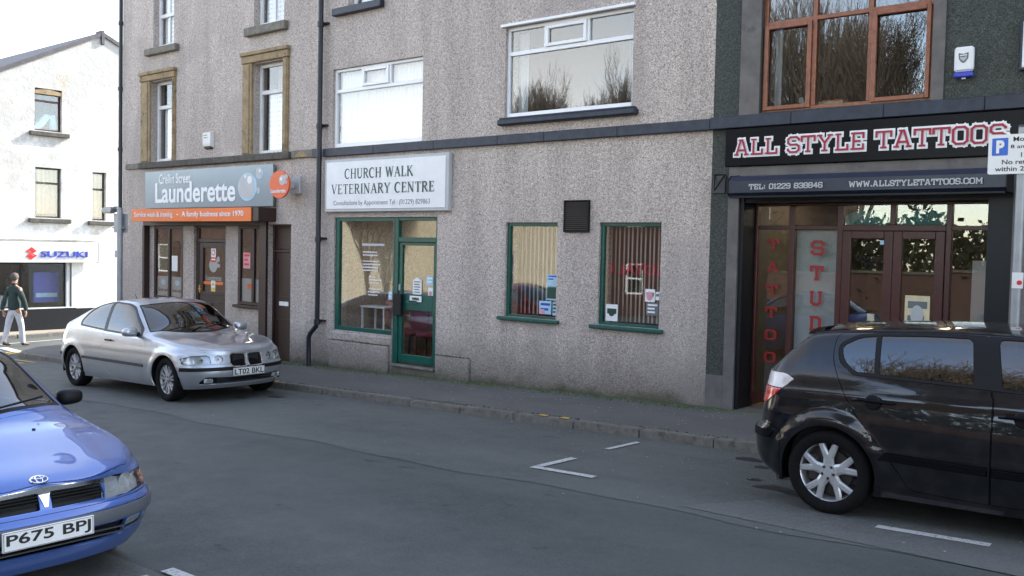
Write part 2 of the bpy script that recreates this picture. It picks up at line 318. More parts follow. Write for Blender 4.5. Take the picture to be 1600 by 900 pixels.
class MB:
    def __init__(s): s.v = []; s.f = []; s.m = []; s.mi = 0
    def add(s, vs, fs):
        n = len(s.v); s.v += [tuple(v) for v in vs]
        for f in fs: s.f.append([n+i for i in f]); s.m.append(s.mi)
        return s
    def box(s, x0, x1, y0, y1, z0, z1, bev=0):
        if bev:
            b = min(bev, abs(x1-x0)/2.2, abs(y1-y0)/2.2, abs(z1-z0)/2.2); bm = bmesh.new()
            bmesh.ops.create_cube(bm, size=1)
            for v in bm.verts: v.co = Vector(((x0+x1)/2+v.co.x*(x1-x0), (y0+y1)/2+v.co.y*(y1-y0), (z0+z1)/2+v.co.z*(z1-z0)))
            bmesh.ops.bevel(bm, geom=list(bm.edges), offset=b, segments=1, affect='EDGES')
            bm.verts.index_update(); s.add([v.co[:] for v in bm.verts], [[v.index for v in f.verts] for f in bm.faces]); bm.free(); return s
        return s.add([(x0,y0,z0),(x1,y0,z0),(x1,y1,z0),(x0,y1,z0),(x0,y0,z1),(x1,y0,z1),(x1,y1,z1),(x0,y1,z1)],
                     [(0,3,2,1),(4,5,6,7),(0,1,5,4),(1,2,6,5),(2,3,7,6),(3,0,4,7)])
    def quad(s, a, b, c, d): return s.add([a,b,c,d], [(0,1,2,3)])
    def tube(s, pts, r, n=8, caps=True):
        pts = [Vector(p) for p in pts]; rs = r if hasattr(r, '__len__') else [r]*len(pts)
        base = len(s.v); prev = None
        for i, p in enumerate(pts):
            d = (pts[min(i+1, len(pts)-1)]-pts[max(i-1, 0)]).normalized()
            if prev is None: a = d.orthogonal().normalized()
            else: a = (prev - d*prev.dot(d)).normalized()
            prev = a; b = d.cross(a)
            for k in range(n):
                q = p+(a*cos(2*pi*k/n)+b*sin(2*pi*k/n))*rs[i]; s.v.append(q[:])
        for i in range(len(pts)-1):
            for k in range(n):
                s.f.append([base+i*n+k, base+i*n+(k+1)%n, base+(i+1)*n+(k+1)%n, base+(i+1)*n+k]); s.m.append(s.mi)
        if caps:
            s.f.append([base+k for k in range(n)][::-1]); s.m.append(s.mi)
            s.f.append([base+(len(pts)-1)*n+k for k in range(n)]); s.m.append(s.mi)
        return s
    def prism(s, pts, y0, y1, axis='y'):
        """polygon pts in (a,b) extruded; axis y: (x,z), axis x: (y,z), axis z:(x,y)"""
        def P(a, b, c): return (a, c, b) if axis == 'y' else ((c, a, b) if axis == 'x' else (a, b, c))
        n = len(pts); vs = [P(a, b, y0) for a, b in pts]+[P(a, b, y1) for a, b in pts]
        fs = [list(range(n))[::-1], list(range(n, 2*n))]+[(i, (i+1)%n, n+(i+1)%n, n+i) for i in range(n)]
        return s.add(vs, fs)
    def disc(s, cx, cz, y0, y1, r, n=32, rz=None):
        rz = rz or r
        return s.prism([(cx+r*cos(2*pi*k/n), cz+rz*sin(2*pi*k/n)) for k in range(n)], y0, y1)
    def build(s, name, mat, parent=None, smooth=False, loc=None):
        me = bpy.data.meshes.new(name); me.from_pydata(s.v, [], s.f); me.update()
        bm = bmesh.new(); bm.from_mesh(me); bmesh.ops.recalc_face_normals(bm, faces=bm.faces); bm.to_mesh(me); bm.free()
        o = link(name, me, mat, parent, loc)
        for i, p in enumerate(me.polygons):
            p.material_index = s.m[i]
            if smooth: p.use_smooth = True
        if smooth and hasattr(me, 'set_sharp_from_angle'): me.set_sharp_from_angle(angle=radians(40))
        return o
def B(name, mat, parent, x0, x1, y0, y1, z0, z1, bev=0):
    return MB().box(x0, x1, y0, y1, z0, z1, bev).build(name, mat, parent)
def rpoly(pts, r, n=4):
    """round the corners of a polygon; r may be a list"""
    out = []; m = len(pts)
    for i in range(m):
        p = Vector(pts[i]); a = Vector(pts[i-1]); b = Vector(pts[(i+1) % m]); rr = r[i] if hasattr(r, '__len__') else r
        da = a-p; db = b-p; l = min(rr, da.length*.45, db.length*.45)
        if l < 1e-4: out.append(tuple(p)); continue
        p0 = p+da.normalized()*l; p1 = p+db.normalized()*l
        for k in range(n+1):
            t = k/n; q = p0*(1-t)**2+p*2*t*(1-t)+p1*t*t; out.append((q[0], q[1]))
    return out
# ------------------------------------------------------------ lettering
def place_mesh(vs, fs, name, mat, parent, x0, x1, z0, z1, y, face='y-', ext=.0, depth=.004):
    """fit a 2D glyph mesh into a rectangle; face y-: in XZ facing -y; x+: in YZ facing +x"""
    xs = [v[0] for v in vs]; zs = [v[1] for v in vs]; a0, a1, b0, b1 = min(xs), max(xs), min(zs), max(zs)
    out = []
    for v in vs:
        a = x0+(v[0]-a0)/(a1-a0)*(x1-x0); b = z0+(v[1]-b0)/(b1-b0)*(z1-z0); c = v[2]
        out.append((a, y-c, b) if face == 'y-' else (y+c, a, b))
    me = bpy.data.meshes.new(name); me.from_pydata(out, [], fs); me.update()
    return link(name, me, mat, parent)
def text(body, name, mat, parent, x0, x1, z0, z1, y, face='y-', bold=0, depth=.003, shear=0):
    cu = bpy.data.curves.new('t', 'FONT'); cu.body = body; cu.size = 1; cu.offset = bold; cu.extrude = depth; cu.resolution_u = 4; cu.shear = shear
    o = bpy.data.objects.new('t', cu); COL.objects.link(o)
    me = bpy.data.meshes.new_from_object(o.evaluated_get(bpy.context.evaluated_depsgraph_get()))
    vs = [(v.co.x, v.co.y, v.co.z+depth) for v in me.vertices]; fs = [list(p.vertices) for p in me.polygons]
    bpy.data.objects.remove(o); bpy.data.curves.remove(cu); bpy.data.meshes.remove(me)
    return place_mesh(vs, fs, name, mat, parent, x0, x1, z0, z1, y, face)
CY = .16
SLAB = {
 'A': (1.0, [[(.16,0),(.44,1),(.56,1),(.84,0)], [(.26,.3),(.74,.3)]], [(0,.32,0),(.68,1,0),(.28,.6,1)]),
 'L': (.86, [[(.22,1),(.22,0),(.8,0),(.8,.3)]], [(.05,.42,1),(.05,.3,0)]),
 'S': (.8, [[(.76,.80),(.76,.84),(.6,1),(.2,1),(.06,.86),(.06,.62),(.2,.5),(.6,.5),(.76,.38),(.76,.14),(.6,0),(.2,0),(.06,.14),(.06,.2)]], []),
 'T': (.9, [[(.04,.7),(.04,1),(.86,1),(.86,.7)], [(.45,1),(.45,0)]], [(.27,.63,0)]),
 'Y': (1.0, [[(.16,1),(.5,.5),(.84,1)], [(.5,.5),(.5,0)]], [(0,.34,1),(.66,1,1),(.3,.7,0)]),
 'E': (.86, [[(.78,.72),(.78,1),(.2,1),(.2,0),(.78,0),(.78,.28)], [(.2,.5),(.58,.5)]], [(.04,.3,1),(.04,.3,0)]),
 'O': (.84, [[(.22,0),(.06,.16),(.06,.84),(.22,1),(.62,1),(.78,.84),(.78,.16),(.62,0),(.22,0),(.06,.16)]], []),
 'U': (.9, [[(.14,1),(.14,.16),(.3,0),(.6,0),(.76,.16),(.76,1)]], [(.0,.3,1),(.6,.9,1)]),
 'D': (.88, [[(.2,1),(.62,1),(.78,.84),(.78,.16),(.62,0),(.2,0),(.2,1),(.4,1)]], [(.04,.3,1),(.04,.3,0)]),
 'I': (.4, [[(.2,1),(.2,0)]], [(.02,.38,1),(.02,.38,0)]),
 'W': (1.2, [[(.14,1),(.32,0),(.6,.8),(.88,0),(1.06,1)]], [(0,.3,1),(.9,1.2,1)]),
 'C': (.84, [[(.78,.68),(.78,.84),(.62,1),(.22,1),(.06,.84),(.06,.16),(.22,0),(.62,0),(.78,.16),(.78,.32)]], []),
 'M': (1.1, [[(.16,0),(.16,1),(.55,.35),(.94,1),(.94,0)]], [(0,.3,0),(.8,1.1,0),(0,.2,1),(.9,1.1,1)]),
 '0': (.8, [[(.2,0),(.06,.16),(.06,.84),(.2,1),(.6,1),(.74,.84),(.74,.16),(.6,0),(.2,0),(.06,.16)]], []),
 '1': (.5, [[(.08,.84),(.26,1),(.26,0)]], [(.06,.46,0)]),
 '2': (.8, [[(.06,.72),(.06,.84),(.2,1),(.6,1),(.74,.84),(.74,.62),(.06,.12),(.06,0),(.74,0)]], []),
 '3': (.8, [[(.06,.8),(.2,1),(.6,1),(.74,.86),(.74,.62),(.6,.5),(.3,.5)], [(.6,.5),(.74,.38),(.74,.14),(.6,0),(.2,0),(.06,.2)]], []),
 '4': (.8, [[(.56,0),(.56,1),(.06,.32),(.76,.32)]], []),
 '6': (.8, [[(.74,.84),(.6,1),(.2,1),(.06,.84),(.06,.16),(.2,0),(.6,0),(.74,.16),(.74,.4),(.6,.52),(.06,.52)]], []),
 '8': (.8, [[(.2,.52),(.06,.66),(.06,.86),(.2,1),(.6,1),(.74,.86),(.74,.66),(.6,.52),(.2,.52),(.06,.38),(.06,.14),(.2,0),(.6,0),(.74,.14),(.74,.38),(.6,.52)]], []),
 '9': (.8, [[(.74,.5),(.2,.5),(.06,.62),(.06,.86),(.2,1),(.6,1),(.74,.86),(.74,.16),(.6,0),(.2,0),(.06,.14)]], []),
 ':': (.36, [[(.18,.1),(.18,.22)], [(.18,.6),(.18,.72)]], []),
 '.': (.3, [[(.15,.0),(.15,.12)]], []), ' ': (.5, [], []),
}
def strokes_mesh(strokes, z0=.0, dz=.0002):
    vs = []; fs = []; z = z0
    for (a, b, wa, wb, ext) in strokes:
        A = Vector(a); Bv = Vector(b); d = (Bv-A)
        if d.length < 1e-6: continue
        d.normalize(); n = Vector((-d.y, d.x)); A = A-d*ext; Bv = Bv+d*ext; i = len(vs)
        for q in (A+n*wa/2, A-n*wa/2, Bv-n*wb/2, Bv+n*wb/2): vs.append((q.x, q.y, z))
        fs.append((i, i+1, i+2, i+3)); z += dz
    return vs, fs
def slab_text(body, name, mat, parent, x0, x1, z0, z1, y, th=.2, grow=0, gap=.12, z_off=0, col=False, side=None):
    """collegiate slab capitals as stroke geometry; grow widens into an outline"""
    st = []; X = 0; W_ = th*.5
    for ch in body:
        adv, polys, serifs = SLAB[ch]
        for pl in polys:
            for a, b in zip(pl[:-1], pl[1:]): st.append(((X+a[0], a[1]), (X+b[0], b[1]), th+2*grow, th+2*grow, th*.42+grow))
        for (a, b, lv) in serifs: st.append(((X+a, lv), (X+b, lv), th*.9+2*grow, th*.9+2*grow, grow))
        X += adv+gap
    vs, fs = strokes_mesh(st)
    W0, W1, H0, H1 = -.0, X-gap, -.1, 1.1
    sx = (x1-x0)/(W1-W0); sz = (z1-z0)/(H1-H0)
    out = [(x0+(v[0]-W0)*sx, y-v[2]-z_off, z0+(v[1]-H0)*sz) for v in vs]
    me = bpy.data.meshes.new(name); me.from_pydata(out, [], fs); me.update()
    return link(name, me, mat, parent)
def arc(cx, cy, rx, ry, a0, a1, n=10): return [(cx+rx*cos(radians(a0+(a1-a0)*k/n)), cy+ry*sin(radians(a0+(a1-a0)*k/n))) for k in range(n+1)]
SERIF = {  # advance, stems (a,b,width), arcs (pts, thin, thick), serif bars (x0,x1,y)
 'C': (.78, [], [(arc(.42,.5,.36,.5,50,310,16),.05,.13)], [], [((.66,.70),(.66,.97),.04)]),
 'H': (.86, [((.17,0),(.17,1),.12),((.69,0),(.69,1),.12),((.17,.52),(.69,.52),.05)], [], [(.02,.32,0),(.02,.32,1),(.54,.84,0),(.54,.84,1)], []),
 'U': (.84, [((.17,.3),(.17,1),.12),((.68,.3),(.68,1),.06)], [(arc(.425,.3,.255,.29,180,360,10),.06,.11)], [(.02,.32,1),(.55,.81,1)], []),
 'R': (.80, [((.17,0),(.17,1),.12),((.38,.48),(.70,0),.11)], [([(.17,.98)]+arc(.36,.75,.24,.23,90,-90,8)+[(.17,.52)],.05,.11)], [(.02,.32,0),(.02,.2,1),(.6,.82,0)], []),
 'W': (1.12, [((.12,1),(.36,0),.12),((.36,0),(.56,.95),.05),((.56,1),(.80,0),.12),((.80,0),(1.02,1),.05)], [], [(.0,.24,1),(.46,.66,1),(.92,1.12,1)], []),
 'A': (.86, [((.12,0),(.42,1),.05),((.42,1),(.73,0),.12),((.22,.36),(.62,.36),.05)], [], [(.0,.24,0),(.60,.86,0)], []),
 'L': (.68, [((.17,0),(.17,1),.12),((.17,.02),(.62,.02),.05),((.61,0),(.64,.24),.05)], [], [(.02,.32,0),(.02,.32,1)], []),
 'K': (.84, [((.17,0),(.17,1),.12),((.17,.42),(.66,1),.05),((.36,.6),(.74,0),.12)], [], [(.02,.32,0),(.02,.32,1),(.54,.78,1),(.62,.86,0)], []),
 'V': (.82, [((.11,1),(.40,0),.12),((.40,0),(.70,1),.05)], [], [(.0,.24,1),(.58,.82,1)], []),
 'E': (.70, [((.17,0),(.17,1),.12),((.17,.98),(.60,.98),.05),((.17,.52),(.48,.52),.05),((.17,.02),(.64,.02),.05),((.60,.8),(.60,1),.04),((.64,0),(.66,.22),.04),((.48,.42),(.48,.62),.04)], [], [(.02,.32,0),(.02,.2,1)], []),
 'T': (.74, [((.37,0),(.37,1),.12),((.04,.98),(.70,.98),.05),((.05,.78),(.05,1),.04),((.69,.78),(.69,1),.04)], [], [(.22,.52,0)], []),
 'I': (.36, [((.18,0),(.18,1),.12)], [], [(.03,.33,0),(.03,.33,1)], []),
 'N': (.88, [((.15,0),(.15,1),.05),((.12,1),(.70,0),.12),((.70,0),(.70,1),.05)], [], [(.02,.28,0),(.0,.2,1),(.58,.84,1)], []),
 'Y': (.80, [((.40,0),(.40,.48),.12),((.10,1),(.40,.46),.12),((.40,.46),(.70,1),.05)], [], [(.25,.55,0),(.0,.24,1),(.57,.8,1)], []),
 ' ': (.42, [], [], [], []),
}
def serif_text(body, name, mat, parent, x0, x1, z0, z1, y, gap=.07):
    st = []; X = 0
    for ch in body:
        adv, stems, arcs, bars, ex = SERIF[ch]
        for a, b, w_ in stems: st.append(((X+a[0], a[1]), (X+b[0], b[1]), w_*1.3, w_*1.3, 0))
        for pts, t0, t1 in arcs:
            n = len(pts)
            wd = [1.3*t0+1.3*(t1-t0)*sin(pi*i/(n-1))**.8 for i in range(n)]
            for i in range(n-1): st.append(((X+pts[i][0], pts[i][1]), (X+pts[i+1][0], pts[i+1][1]), wd[i], wd[i+1], .008))
        for a, b, lv in bars: st.append(((X+a, lv), (X+b, lv), .045, .045, 0))
        for a, b, w_ in ex: st.append(((X+a[0], a[1]), (X+b[0], b[1]), w_, w_, 0))
        X += adv+gap
    vs, fs = strokes_mesh(st, 0, .00006)
    return place_mesh(vs, fs, name, mat, parent, x0, x1, z0, z1, y)
def poster(name, mat, parent, x0, x1, z0, z1, y, lines=4, ink='letter_grey', pic=None, face='y-'):
    """a flat sheet with printed bars that read as text from the street; y is the front face"""
    o = MB().box(x0, x1, y, y+.002, z0, z1).build(name, mat, parent)
    mb = MB(); rnd = random.Random(int(x0*977)+int(z0*313)); h = (z1-z0)/(lines*2+1.2)
    for i in range(lines):
        zt = z1-h*(.8+2*i); xr = x1-(x1-x0)*(.12+.3*rnd.random()) if i else x1-(x1-x0)*.1
        mb.quad((x0+(x1-x0)*.12, y-.0012, zt-h), (xr, y-.0012, zt-h), (xr, y-.0012, zt), (x0+(x1-x0)*.12, y-.0012, zt))
    mb.build('print', ink, o)
    return o
# ============================================================ SETTING: ground
def sheet(name, pts, mat, dz=0.0, kind='structure', parent=None):
    mb = MB(); mb.add([(x, y, gz(x)+dz) for x, y in pts], [list(range(len(pts)))])
    o = mb.build(name, mat, parent)
    if kind and not parent: o['kind'] = kind
    return o
def solid(name, pts, mat, z_top, z_bot=-.3, kind='structure', parent=None):
    """sloped slab; z_top may be a function of (x,y)"""
    f = z_top if callable(z_top) else (lambda x, y: z_top)
    n = len(pts); mb = MB()
    mb.add([(x, y, gz(x)+f(x, y)) for x, y in pts]+[(x, y, gz(x)+z_bot) for x, y in pts],
           [list(range(n)), list(range(n, 2*n))[::-1]]+[(i, n+i, n+(i+1) % n, (i+1) % n) for i in range(n)])
    o = mb.build(name, mat, parent)
    if kind and not parent: o['kind'] = kind
    return o
sheet('ground', [(-160,-160), (120,-160), (120,160), (-160,160)], 'asphalt_patch', -.02)
sheet('road', [(-70,-60), (70,-60), (70,-9.3), (70,50), (-70,50)], 'asphalt')
bay = [(-19.6,-1.5)]+[(x, -4.17-.05*sin(x*1.7)-.03*sin(x*4.1+1)) for x in [-19.6+.4*i for i in range(70)]]+[(8.4,-1.5)]
sheet('parking_bay_surface', bay, 'asphalt_bay', .004)
sheet('road_patch', rpoly([(-3.75,-4.02), (-1.2,-4.2), (-.9,-3.2), (-3.1,-3.12), (-3.35,-3.45)], .05), 'asphalt_patch', .008)
sheet('near_bay_surface', [(-30,-9.3), (8,-9.3), (8,-7.62), (-30,-7.62)], 'asphalt_patch', .004)
def mark(name, pts, mat='paint_white', dz=.012):
    return sheet(name, pts, mat, dz)
def strip(a, b, w):
    a = Vector(a); b = Vector(b); d = (b-a).normalized(); n = Vector((-d.y, d.x))*w/2
    return [(a+n)[:], (a-n)[:], (b-n)[:], (b+n)[:]]
roadmk = [strip((-5.60,-3.62), (-4.87,-3.61), .09), strip((-5.56,-3.56), (-5.52,-3.03), .09), strip((-5.52,-2.43), (-5.47,-1.88), .07),
          strip((-2.30,-3.62), (-1.52,-3.60), .09), strip((-5.50,-7.56), (-4.6,-7.56), .09), strip((-5.5,-8.9), (-5.46,-7.7), .09),
          strip((-24.47,-.95), (-25.0,1.1), .13), strip((-24.35,-1.4), (-24.0,-3.4), .13), strip((-23.5,-1.26), (-22.0,-1.5), .22)]
for p_ in roadmk: mark('road_marking', p_)
def kerb_y(x): return -1.55
# corner-rounded pavement outline
CR = [(-21.95+1.5-1.5*cos(radians(a)), -2.02+1.5-1.5*sin(radians(a))) for a in range(0, 91, 10)]
pv_out = [(-21.95, 9.0)]+CR
inner = [(-20.3, 9), (-20.3, -.0)]
KW = .13
def pvz(x, y): return .101+.05*max(0, y-(-2.02+.40*min(1, max(0, (x+19.2)/7.0))+.13))
inr = [(-21.95+KW, 9.0)]+[(-21.95+1.5-(1.5-KW)*cos(radians(a)), -2.02+1.5-(1.5-KW)*sin(radians(a))) for a in range(0, 91, 10)]
yk0 = lambda x: -2.02+.40*min(1, max(0, (x+19.2)/7.0))
pave = thing('pavement', 'asphalt footway with concrete kerb along the shopfronts', 'pavement')
del pave['label']; del pave['category']; pave['kind'] = 'structure'
mb = MB()
prev = None
xs = [-20.45+i*.5 for i in range(57)]
for x in xs:
    ya = yk0(x)+KW; ys = [ya+(0.04-ya)*k/4 for k in range(5)]
    row = [(x, y, gz(x)+pvz(x, y)) for y in ys]
    n = len(mb.v); mb.v += row
    if prev is not None:
        for k in range(4): mb.f.append([prev+k, n+k, n+k+1, prev+k+1]); mb.m.append(0)
    prev = n
mb.build('footway_surface', 'pavement', pave)
solid('corner_surface', inr+[(-20.45, yk0(-20.45)+KW), (-20.45, .04), (-20.3, .04), (-20.3, 9)], 'pavement', lambda x, y: pvz(x, min(y, 0)), .02, None, pave)
def kerb_piece(p, q, pi_, qi, top):
    n = 4; P = [p, q, qi, pi_]; b = .018
    c = Vector(((p[0]+q[0]+pi_[0]+qi[0])/4, (p[1]+q[1]+pi_[1]+qi[1])/4))
    def sh(a, k): a = Vector(a); d = (c-a); return a+d.normalized()*k
    mb = MB(); lo = [(x, y, gz(x)-.1) for x, y in P]; mid = [(x, y, gz(x)+top-b) for x, y in P]
    tp = []
    for a in P: s_ = sh(a, b*1.1); tp.append((s_.x, s_.y, gz(s_.x)+top))
    mb.add(lo+mid+tp, [(0,1,5,4), (1,2,6,5), (2,3,7,6), (3,0,4,7), (4,5,9,8), (5,6,10,9), (6,7,11,10), (7,4,8,11), (8,9,10,11)])
    return mb.build('kerb_stone', 'kerb', pave)
rk = random.Random(3); x = -20.45
while x < 8:
    x2 = min(8.2, x+.93+rk.uniform(-.03, .03)); g = .008; j = rk.uniform(-.006, .006)
    kerb_piece((x+g, yk0(x)+j), (x2-g, yk0(x2)+j), (x+g, yk0(x)+KW+.002), (x2-g, yk0(x2)+KW+.002), .10+rk.uniform(-.006, .006)); x = x2
for i in range(len(CR)-1): kerb_piece(CR[i], CR[i+1], inr[i+1], inr[i+1+1], .10)
y = -.5
while y < 8: kerb_piece((-21.95, y+.9), (-21.95, y+.01), (-21.95+KW, y+.9), (-21.95+KW, y+.01), .10); y += .91
for xm in (-7.05, -6.72, -12.6, -12.45):
    yy = yk0(xm); mb = MB(); mb.add([(xm-.06, yy+.03, gz(xm)+.112), (xm+.07, yy+.02, gz(xm)+.112), (xm+.06, yy+.10, gz(xm)+.112), (xm-.05, yy+.11, gz(xm)+.112)], [(0,1,2,3)])
    mb.build('yellow_kerb_mark', 'paint_yellow', pave)
# double yellow lines round the corner
for off in (.30, .52):
    R_ = 1.5+off; pts = [(-21.95-off, 7.0), (-21.95-off, 3)]+[(-20.45-R_*cos(radians(a)), -.52-R_*sin(radians(a))) for a in range(0, 91, 6)]+[(-19.4, -2.02-off+.02)]
    mb = MB()
    for a, b in zip(pts[:-1], pts[1:]):
        q = strip(a, b, .075); mb.add([(x_, y_, gz(x_)+.012) for x_, y_ in q], [(0,1,2,3)])
    o = mb.build('double_yellow_line', 'paint_yellow'); o['kind'] = 'structure'
# far pavement of the side street and near pavement
solid('far_pavement', [(-27.65,-12), (-26.25,-12), (-26.3, .2), (-26.9, 2.2), (-27.4,12), (-27.65,12)], 'pavement_far', .10)
mb = MB(); yy = -11.5
for k in range(26):
    xa = -26.25-.0; xb = xa
    mb.box(-26.27-(.0 if yy < .2 else (yy-.2)*.12), -26.12-(.0 if yy < .2 else (yy-.2)*.12), yy, yy+.88, gz(-26.2)-.2, gz(-26.2)+.11, .015); yy += .9
o = mb.build('far_kerb', 'kerb'); o['kind'] = 'structure'
solid('near_pavement', [(-60,-16.9), (30,-16.9), (30,-9.3), (-60,-9.3)], 'pavement', .12)
# ============================================================ BUILDINGS
def wall_mesh(name, mat, parent, x0, x1, z0, z1, holes, depth=.3, y=0):
    """street wall in plane y with real openings and reveals; holes (x0,x1,z0,z1)"""
    xs = sorted(set([x0, x1]+[h[0] for h in holes]+[h[1] for h in holes])); zs = sorted(set([z0, z1]+[h[2] for h in holes]+[h[3] for h in holes]))
    xs = [a for a in xs if x0 <= a <= x1]; zs = [a for a in zs if z0 <= a <= z1]
    mb = MB()
    for i in range(len(xs)-1):
        for j in range(len(zs)-1):
            cx, cz = (xs[i]+xs[i+1])/2, (zs[j]+zs[j+1])/2
            if any(h[0] < cx < h[1] and h[2] < cz < h[3] for h in holes): continue
            a, b, c, d = xs[i], xs[i+1], zs[j], zs[j+1]
            mb.quad((a, y, c), (b, y, c), (b, y, d), (a, y, d)); mb.quad((a, y+depth, d), (b, y+depth, d), (b, y+depth, c), (a, y+depth, c))
    for a, b, c, d in holes:
        mb.quad((a, y, c), (a, y+depth, c), (a, y+depth, d), (a, y, d)); mb.quad((b, y, d), (b, y+depth, d), (b, y+depth, c), (b, y, c))
        mb.quad((a, y, d), (a, y+depth, d), (b, y+depth, d), (b, y, d)); mb.quad((a, y+depth, c), (a, y, c), (b, y, c), (b, y+depth, c))
    me = bpy.data.meshes.new(name); me.from_pydata(mb.v, [], mb.f); me.update()
    bm = bmesh.new(); bm.from_mesh(me); bmesh.ops.remove_doubles(bm, verts=bm.verts, dist=1e-4); bm.to_mesh(me); bm.free()
    return link(name, me, mat, parent)
def frame(name, mat, parent, x0, x1, z0, z1, y, w, bars=(), d=.06):
    """window frame: border plus bars ('v',x,za,zb,w) / ('h',z,xa,xb,w); pieces butt"""
    mb = MB(); wl, wr, wb, wt = (w if hasattr(w, '__len__') else (w, w, w, w))
    mb.box(x0, x0+wl, y, y+d, z0, z1, .006); mb.box(x1-wr, x1, y, y+d, z0, z1, .006)
    mb.box(x0+wl, x1-wr, y+.001, y+d, z1-wt, z1, .006); mb.box(x0+wl, x1-wr, y+.001, y+d, z0, z0+wb, .006)
    for b in bars:
        if b[0] == 'v': mb.box(b[1]-b[4]/2, b[1]+b[4]/2, y+.002, y+d-.003, b[2], b[3], .005)
        else: mb.box(b[2], b[3], y+.003, y+d-.004, b[1]-b[4]/2, b[1]+b[4]/2, .005)
    return mb.build(name, mat, parent)
def pane(parent, x0, x1, z0, z1, y, mat='glass', name='pane'):
    mb = MB(); mb.box(x0-.006, x1+.006, y, y+.006, z0-.006, z1+.006); return mb.build(name, mat, parent)
def drape(name, parent, x0, x1, z0, z1, y, mat, amp=.02, pitch=.09, rnd=0):
    mb = MB(); n = int((x1-x0)/pitch*6); r = random.Random(int(x0*100)); ph = 0
    for i in range(n+1):
        x = x0+(x1-x0)*i/n; ph += 2*pi*pitch/ .09/6*(1+rnd*(r.random()-.5))
        yy = y+amp*sin(ph); mb.v += [(x, yy, z0), (x, yy+amp*.3*sin(ph*.6), z1)]
        if i: k = len(mb.v); mb.f.append([k-4, k-2, k-1, k-3]); mb.m.append(0)
    return mb.build(name, mat, parent, smooth=True)
def sill(parent, x0, x1, z0, z1, proj, mat, name='sill'):
    return MB().box(x0, x1, -proj, .02, z0, z1, .012).build(name, mat, parent)
def shell(parent, x0, x1, zt, depth, mat, floors=(3.0,)):
    """side, back walls, roof and floors that make the building a closed body"""
    mb = MB(); mb.box(x0, x0+.25, .3, depth, -1.5, zt); mb.box(x1-.25, x1, .3, depth, -1.5, zt); mb.box(x0+.25, x1-.25, depth-.25, depth, -1.5, zt)
    o = mb.build('side_wall', mat, parent)
    mb = MB(); mb.box(x0-.1, x1+.1, -.12, depth+.1, zt, zt+.18); mb.build('roof', 'lead', parent)
    mb = MB()
    for f in floors: mb.box(x0+.25, x1-.25, .3, depth-.25, f, f+.2)
    mb.build('floor_slab', 'interior_pale', parent)
def room(parent, x0, x1, z0, z1, depth, wall='interior_cream', floor='floor_wood', y0=.34):
    mb = MB(); mb.box(x0, x1, y0+depth, y0+depth+.06, z0, z1); mb.box(x0-.06, x0, y0, y0+depth+.06, z0, z1); mb.box(x1, x1+.06, y0, y0+depth+.06, z0, z1); mb.box(x0, x1, y0, y0+depth, z1, z1+.05)
    mb.build('inner_wall', wall, parent); MB().box(x0, x1, y0-.02, y0+depth, z0-.06, z0).build('inner_floor', floor, parent)
def BB(name, mat, parent, *boxes, bev=0):
    for b in boxes: MB().box(*b, bev).build(name, mat, parent)
# ---------------- launderette building
LB = thing('corner_building', 'three-storey pink pebbledashed corner building with sandstone window surrounds over the launderette', 'building', (0,0,0))
LX0, LX1 = -20.27, -13.32
UW = [(-19.0,-18.18,6.10,7.75), (-15.38,-14.45,6.08,7.8), (-19.05,-18.18,3.66,5.38), (-15.36,-14.42,3.66,5.37)]
SHOP = (-19.36,-14.86,-.62,2.62)   # whole shop opening
SD = (-14.86,-14.17,-.62,2.33)
wl = wall_mesh('wall', 'pebble', LB, LX0, LX1, -1.6, 9.6, UW+[SHOP, (SD[0]+.002, SD[1], SD[2], SD[3])])
shell(LB, LX0, LX1, 9.6, 4.4, 'pebble')
# sandstone architraves, built of blocks that butt
for (x0, x1, zt, ix0, ix1, izt) in ((-19.43,-18.08,5.58,-19.06,-18.18,5.38), (-15.67,-14.27,5.58,-15.37,-14.42,5.37)):
    mb = MB()
    z = 3.66
    BB('jamb_stone', 'sandstone', LB, (x0, ix0, -.05, .12, z, izt+.02), (ix1, x1, -.05, .12, z, izt+.02), bev=.012)
    BB('lintel_stone', 'sandstone', LB, (x0-.02, x1+.02, -.07, .12, izt+.023, zt-.052), bev=.012)
    BB('stone_moulding', 'sandstone', LB, (x0-.03, x1+.03, -.10, .0, zt-.05, zt+.02), (x0+.05, ix0-.06, -.07, -.045, z+.02, izt), (ix1+.03, x1-.02, -.065, -.045, z+.02, izt), bev=.01)
for (x0, x1, z0, z1) in UW:
    lower = z0 < 4; mid = 4.84 if lower else 6.78
    mb = MB()
    f = frame('window', 'old_white', LB, x0, x1, z0+.01, z1, .13, (.07,.05,.07,.06), [('h', mid, x0+.07, x1-.05, .075)])
    if not lower: MB().box((x0+x1)/2-.015, (x0+x1)/2+.015, .15, .17, z0+.08, z1-.06).build('glazing_bar', 'old_white', f)
    pane(f, x0+.07, x1-.05, mid+.04, z1-.06, .16); pane(f, x0+.07, x1-.05, z0+.08, mid-.04, .17)
    drape('curtain', f, x0+(.16 if lower else .10), x1-.0 if lower else x1-.2, z0+.03, mid+.02 if lower else z1, .225, 'lace', .006, .09)
    if lower: drape('upper_curtain', f, x0+.16, x1-.02, mid, z1, .42, 'blind', .02)
    # flaking paint crumbs on the sill
    r = random.Random(int(x0*10)); mb = MB()
    for k in range(26):
        a = r.uniform(x0+.08, x1-.06); s_ = r.uniform(.008, .03); mb.box(a, a+s_, .03, .03+s_*2, z0+.001, z0+s_*r.uniform(.5, 1.3))
    mb.build('flaked_paint', 'old_white', f)
sill(LB, -19.22, -17.98, 5.94, 6.08, .10, 'grey_stone'); sill(LB, -15.58, -14.32, 5.90, 6.06, .10, 'grey_stone')
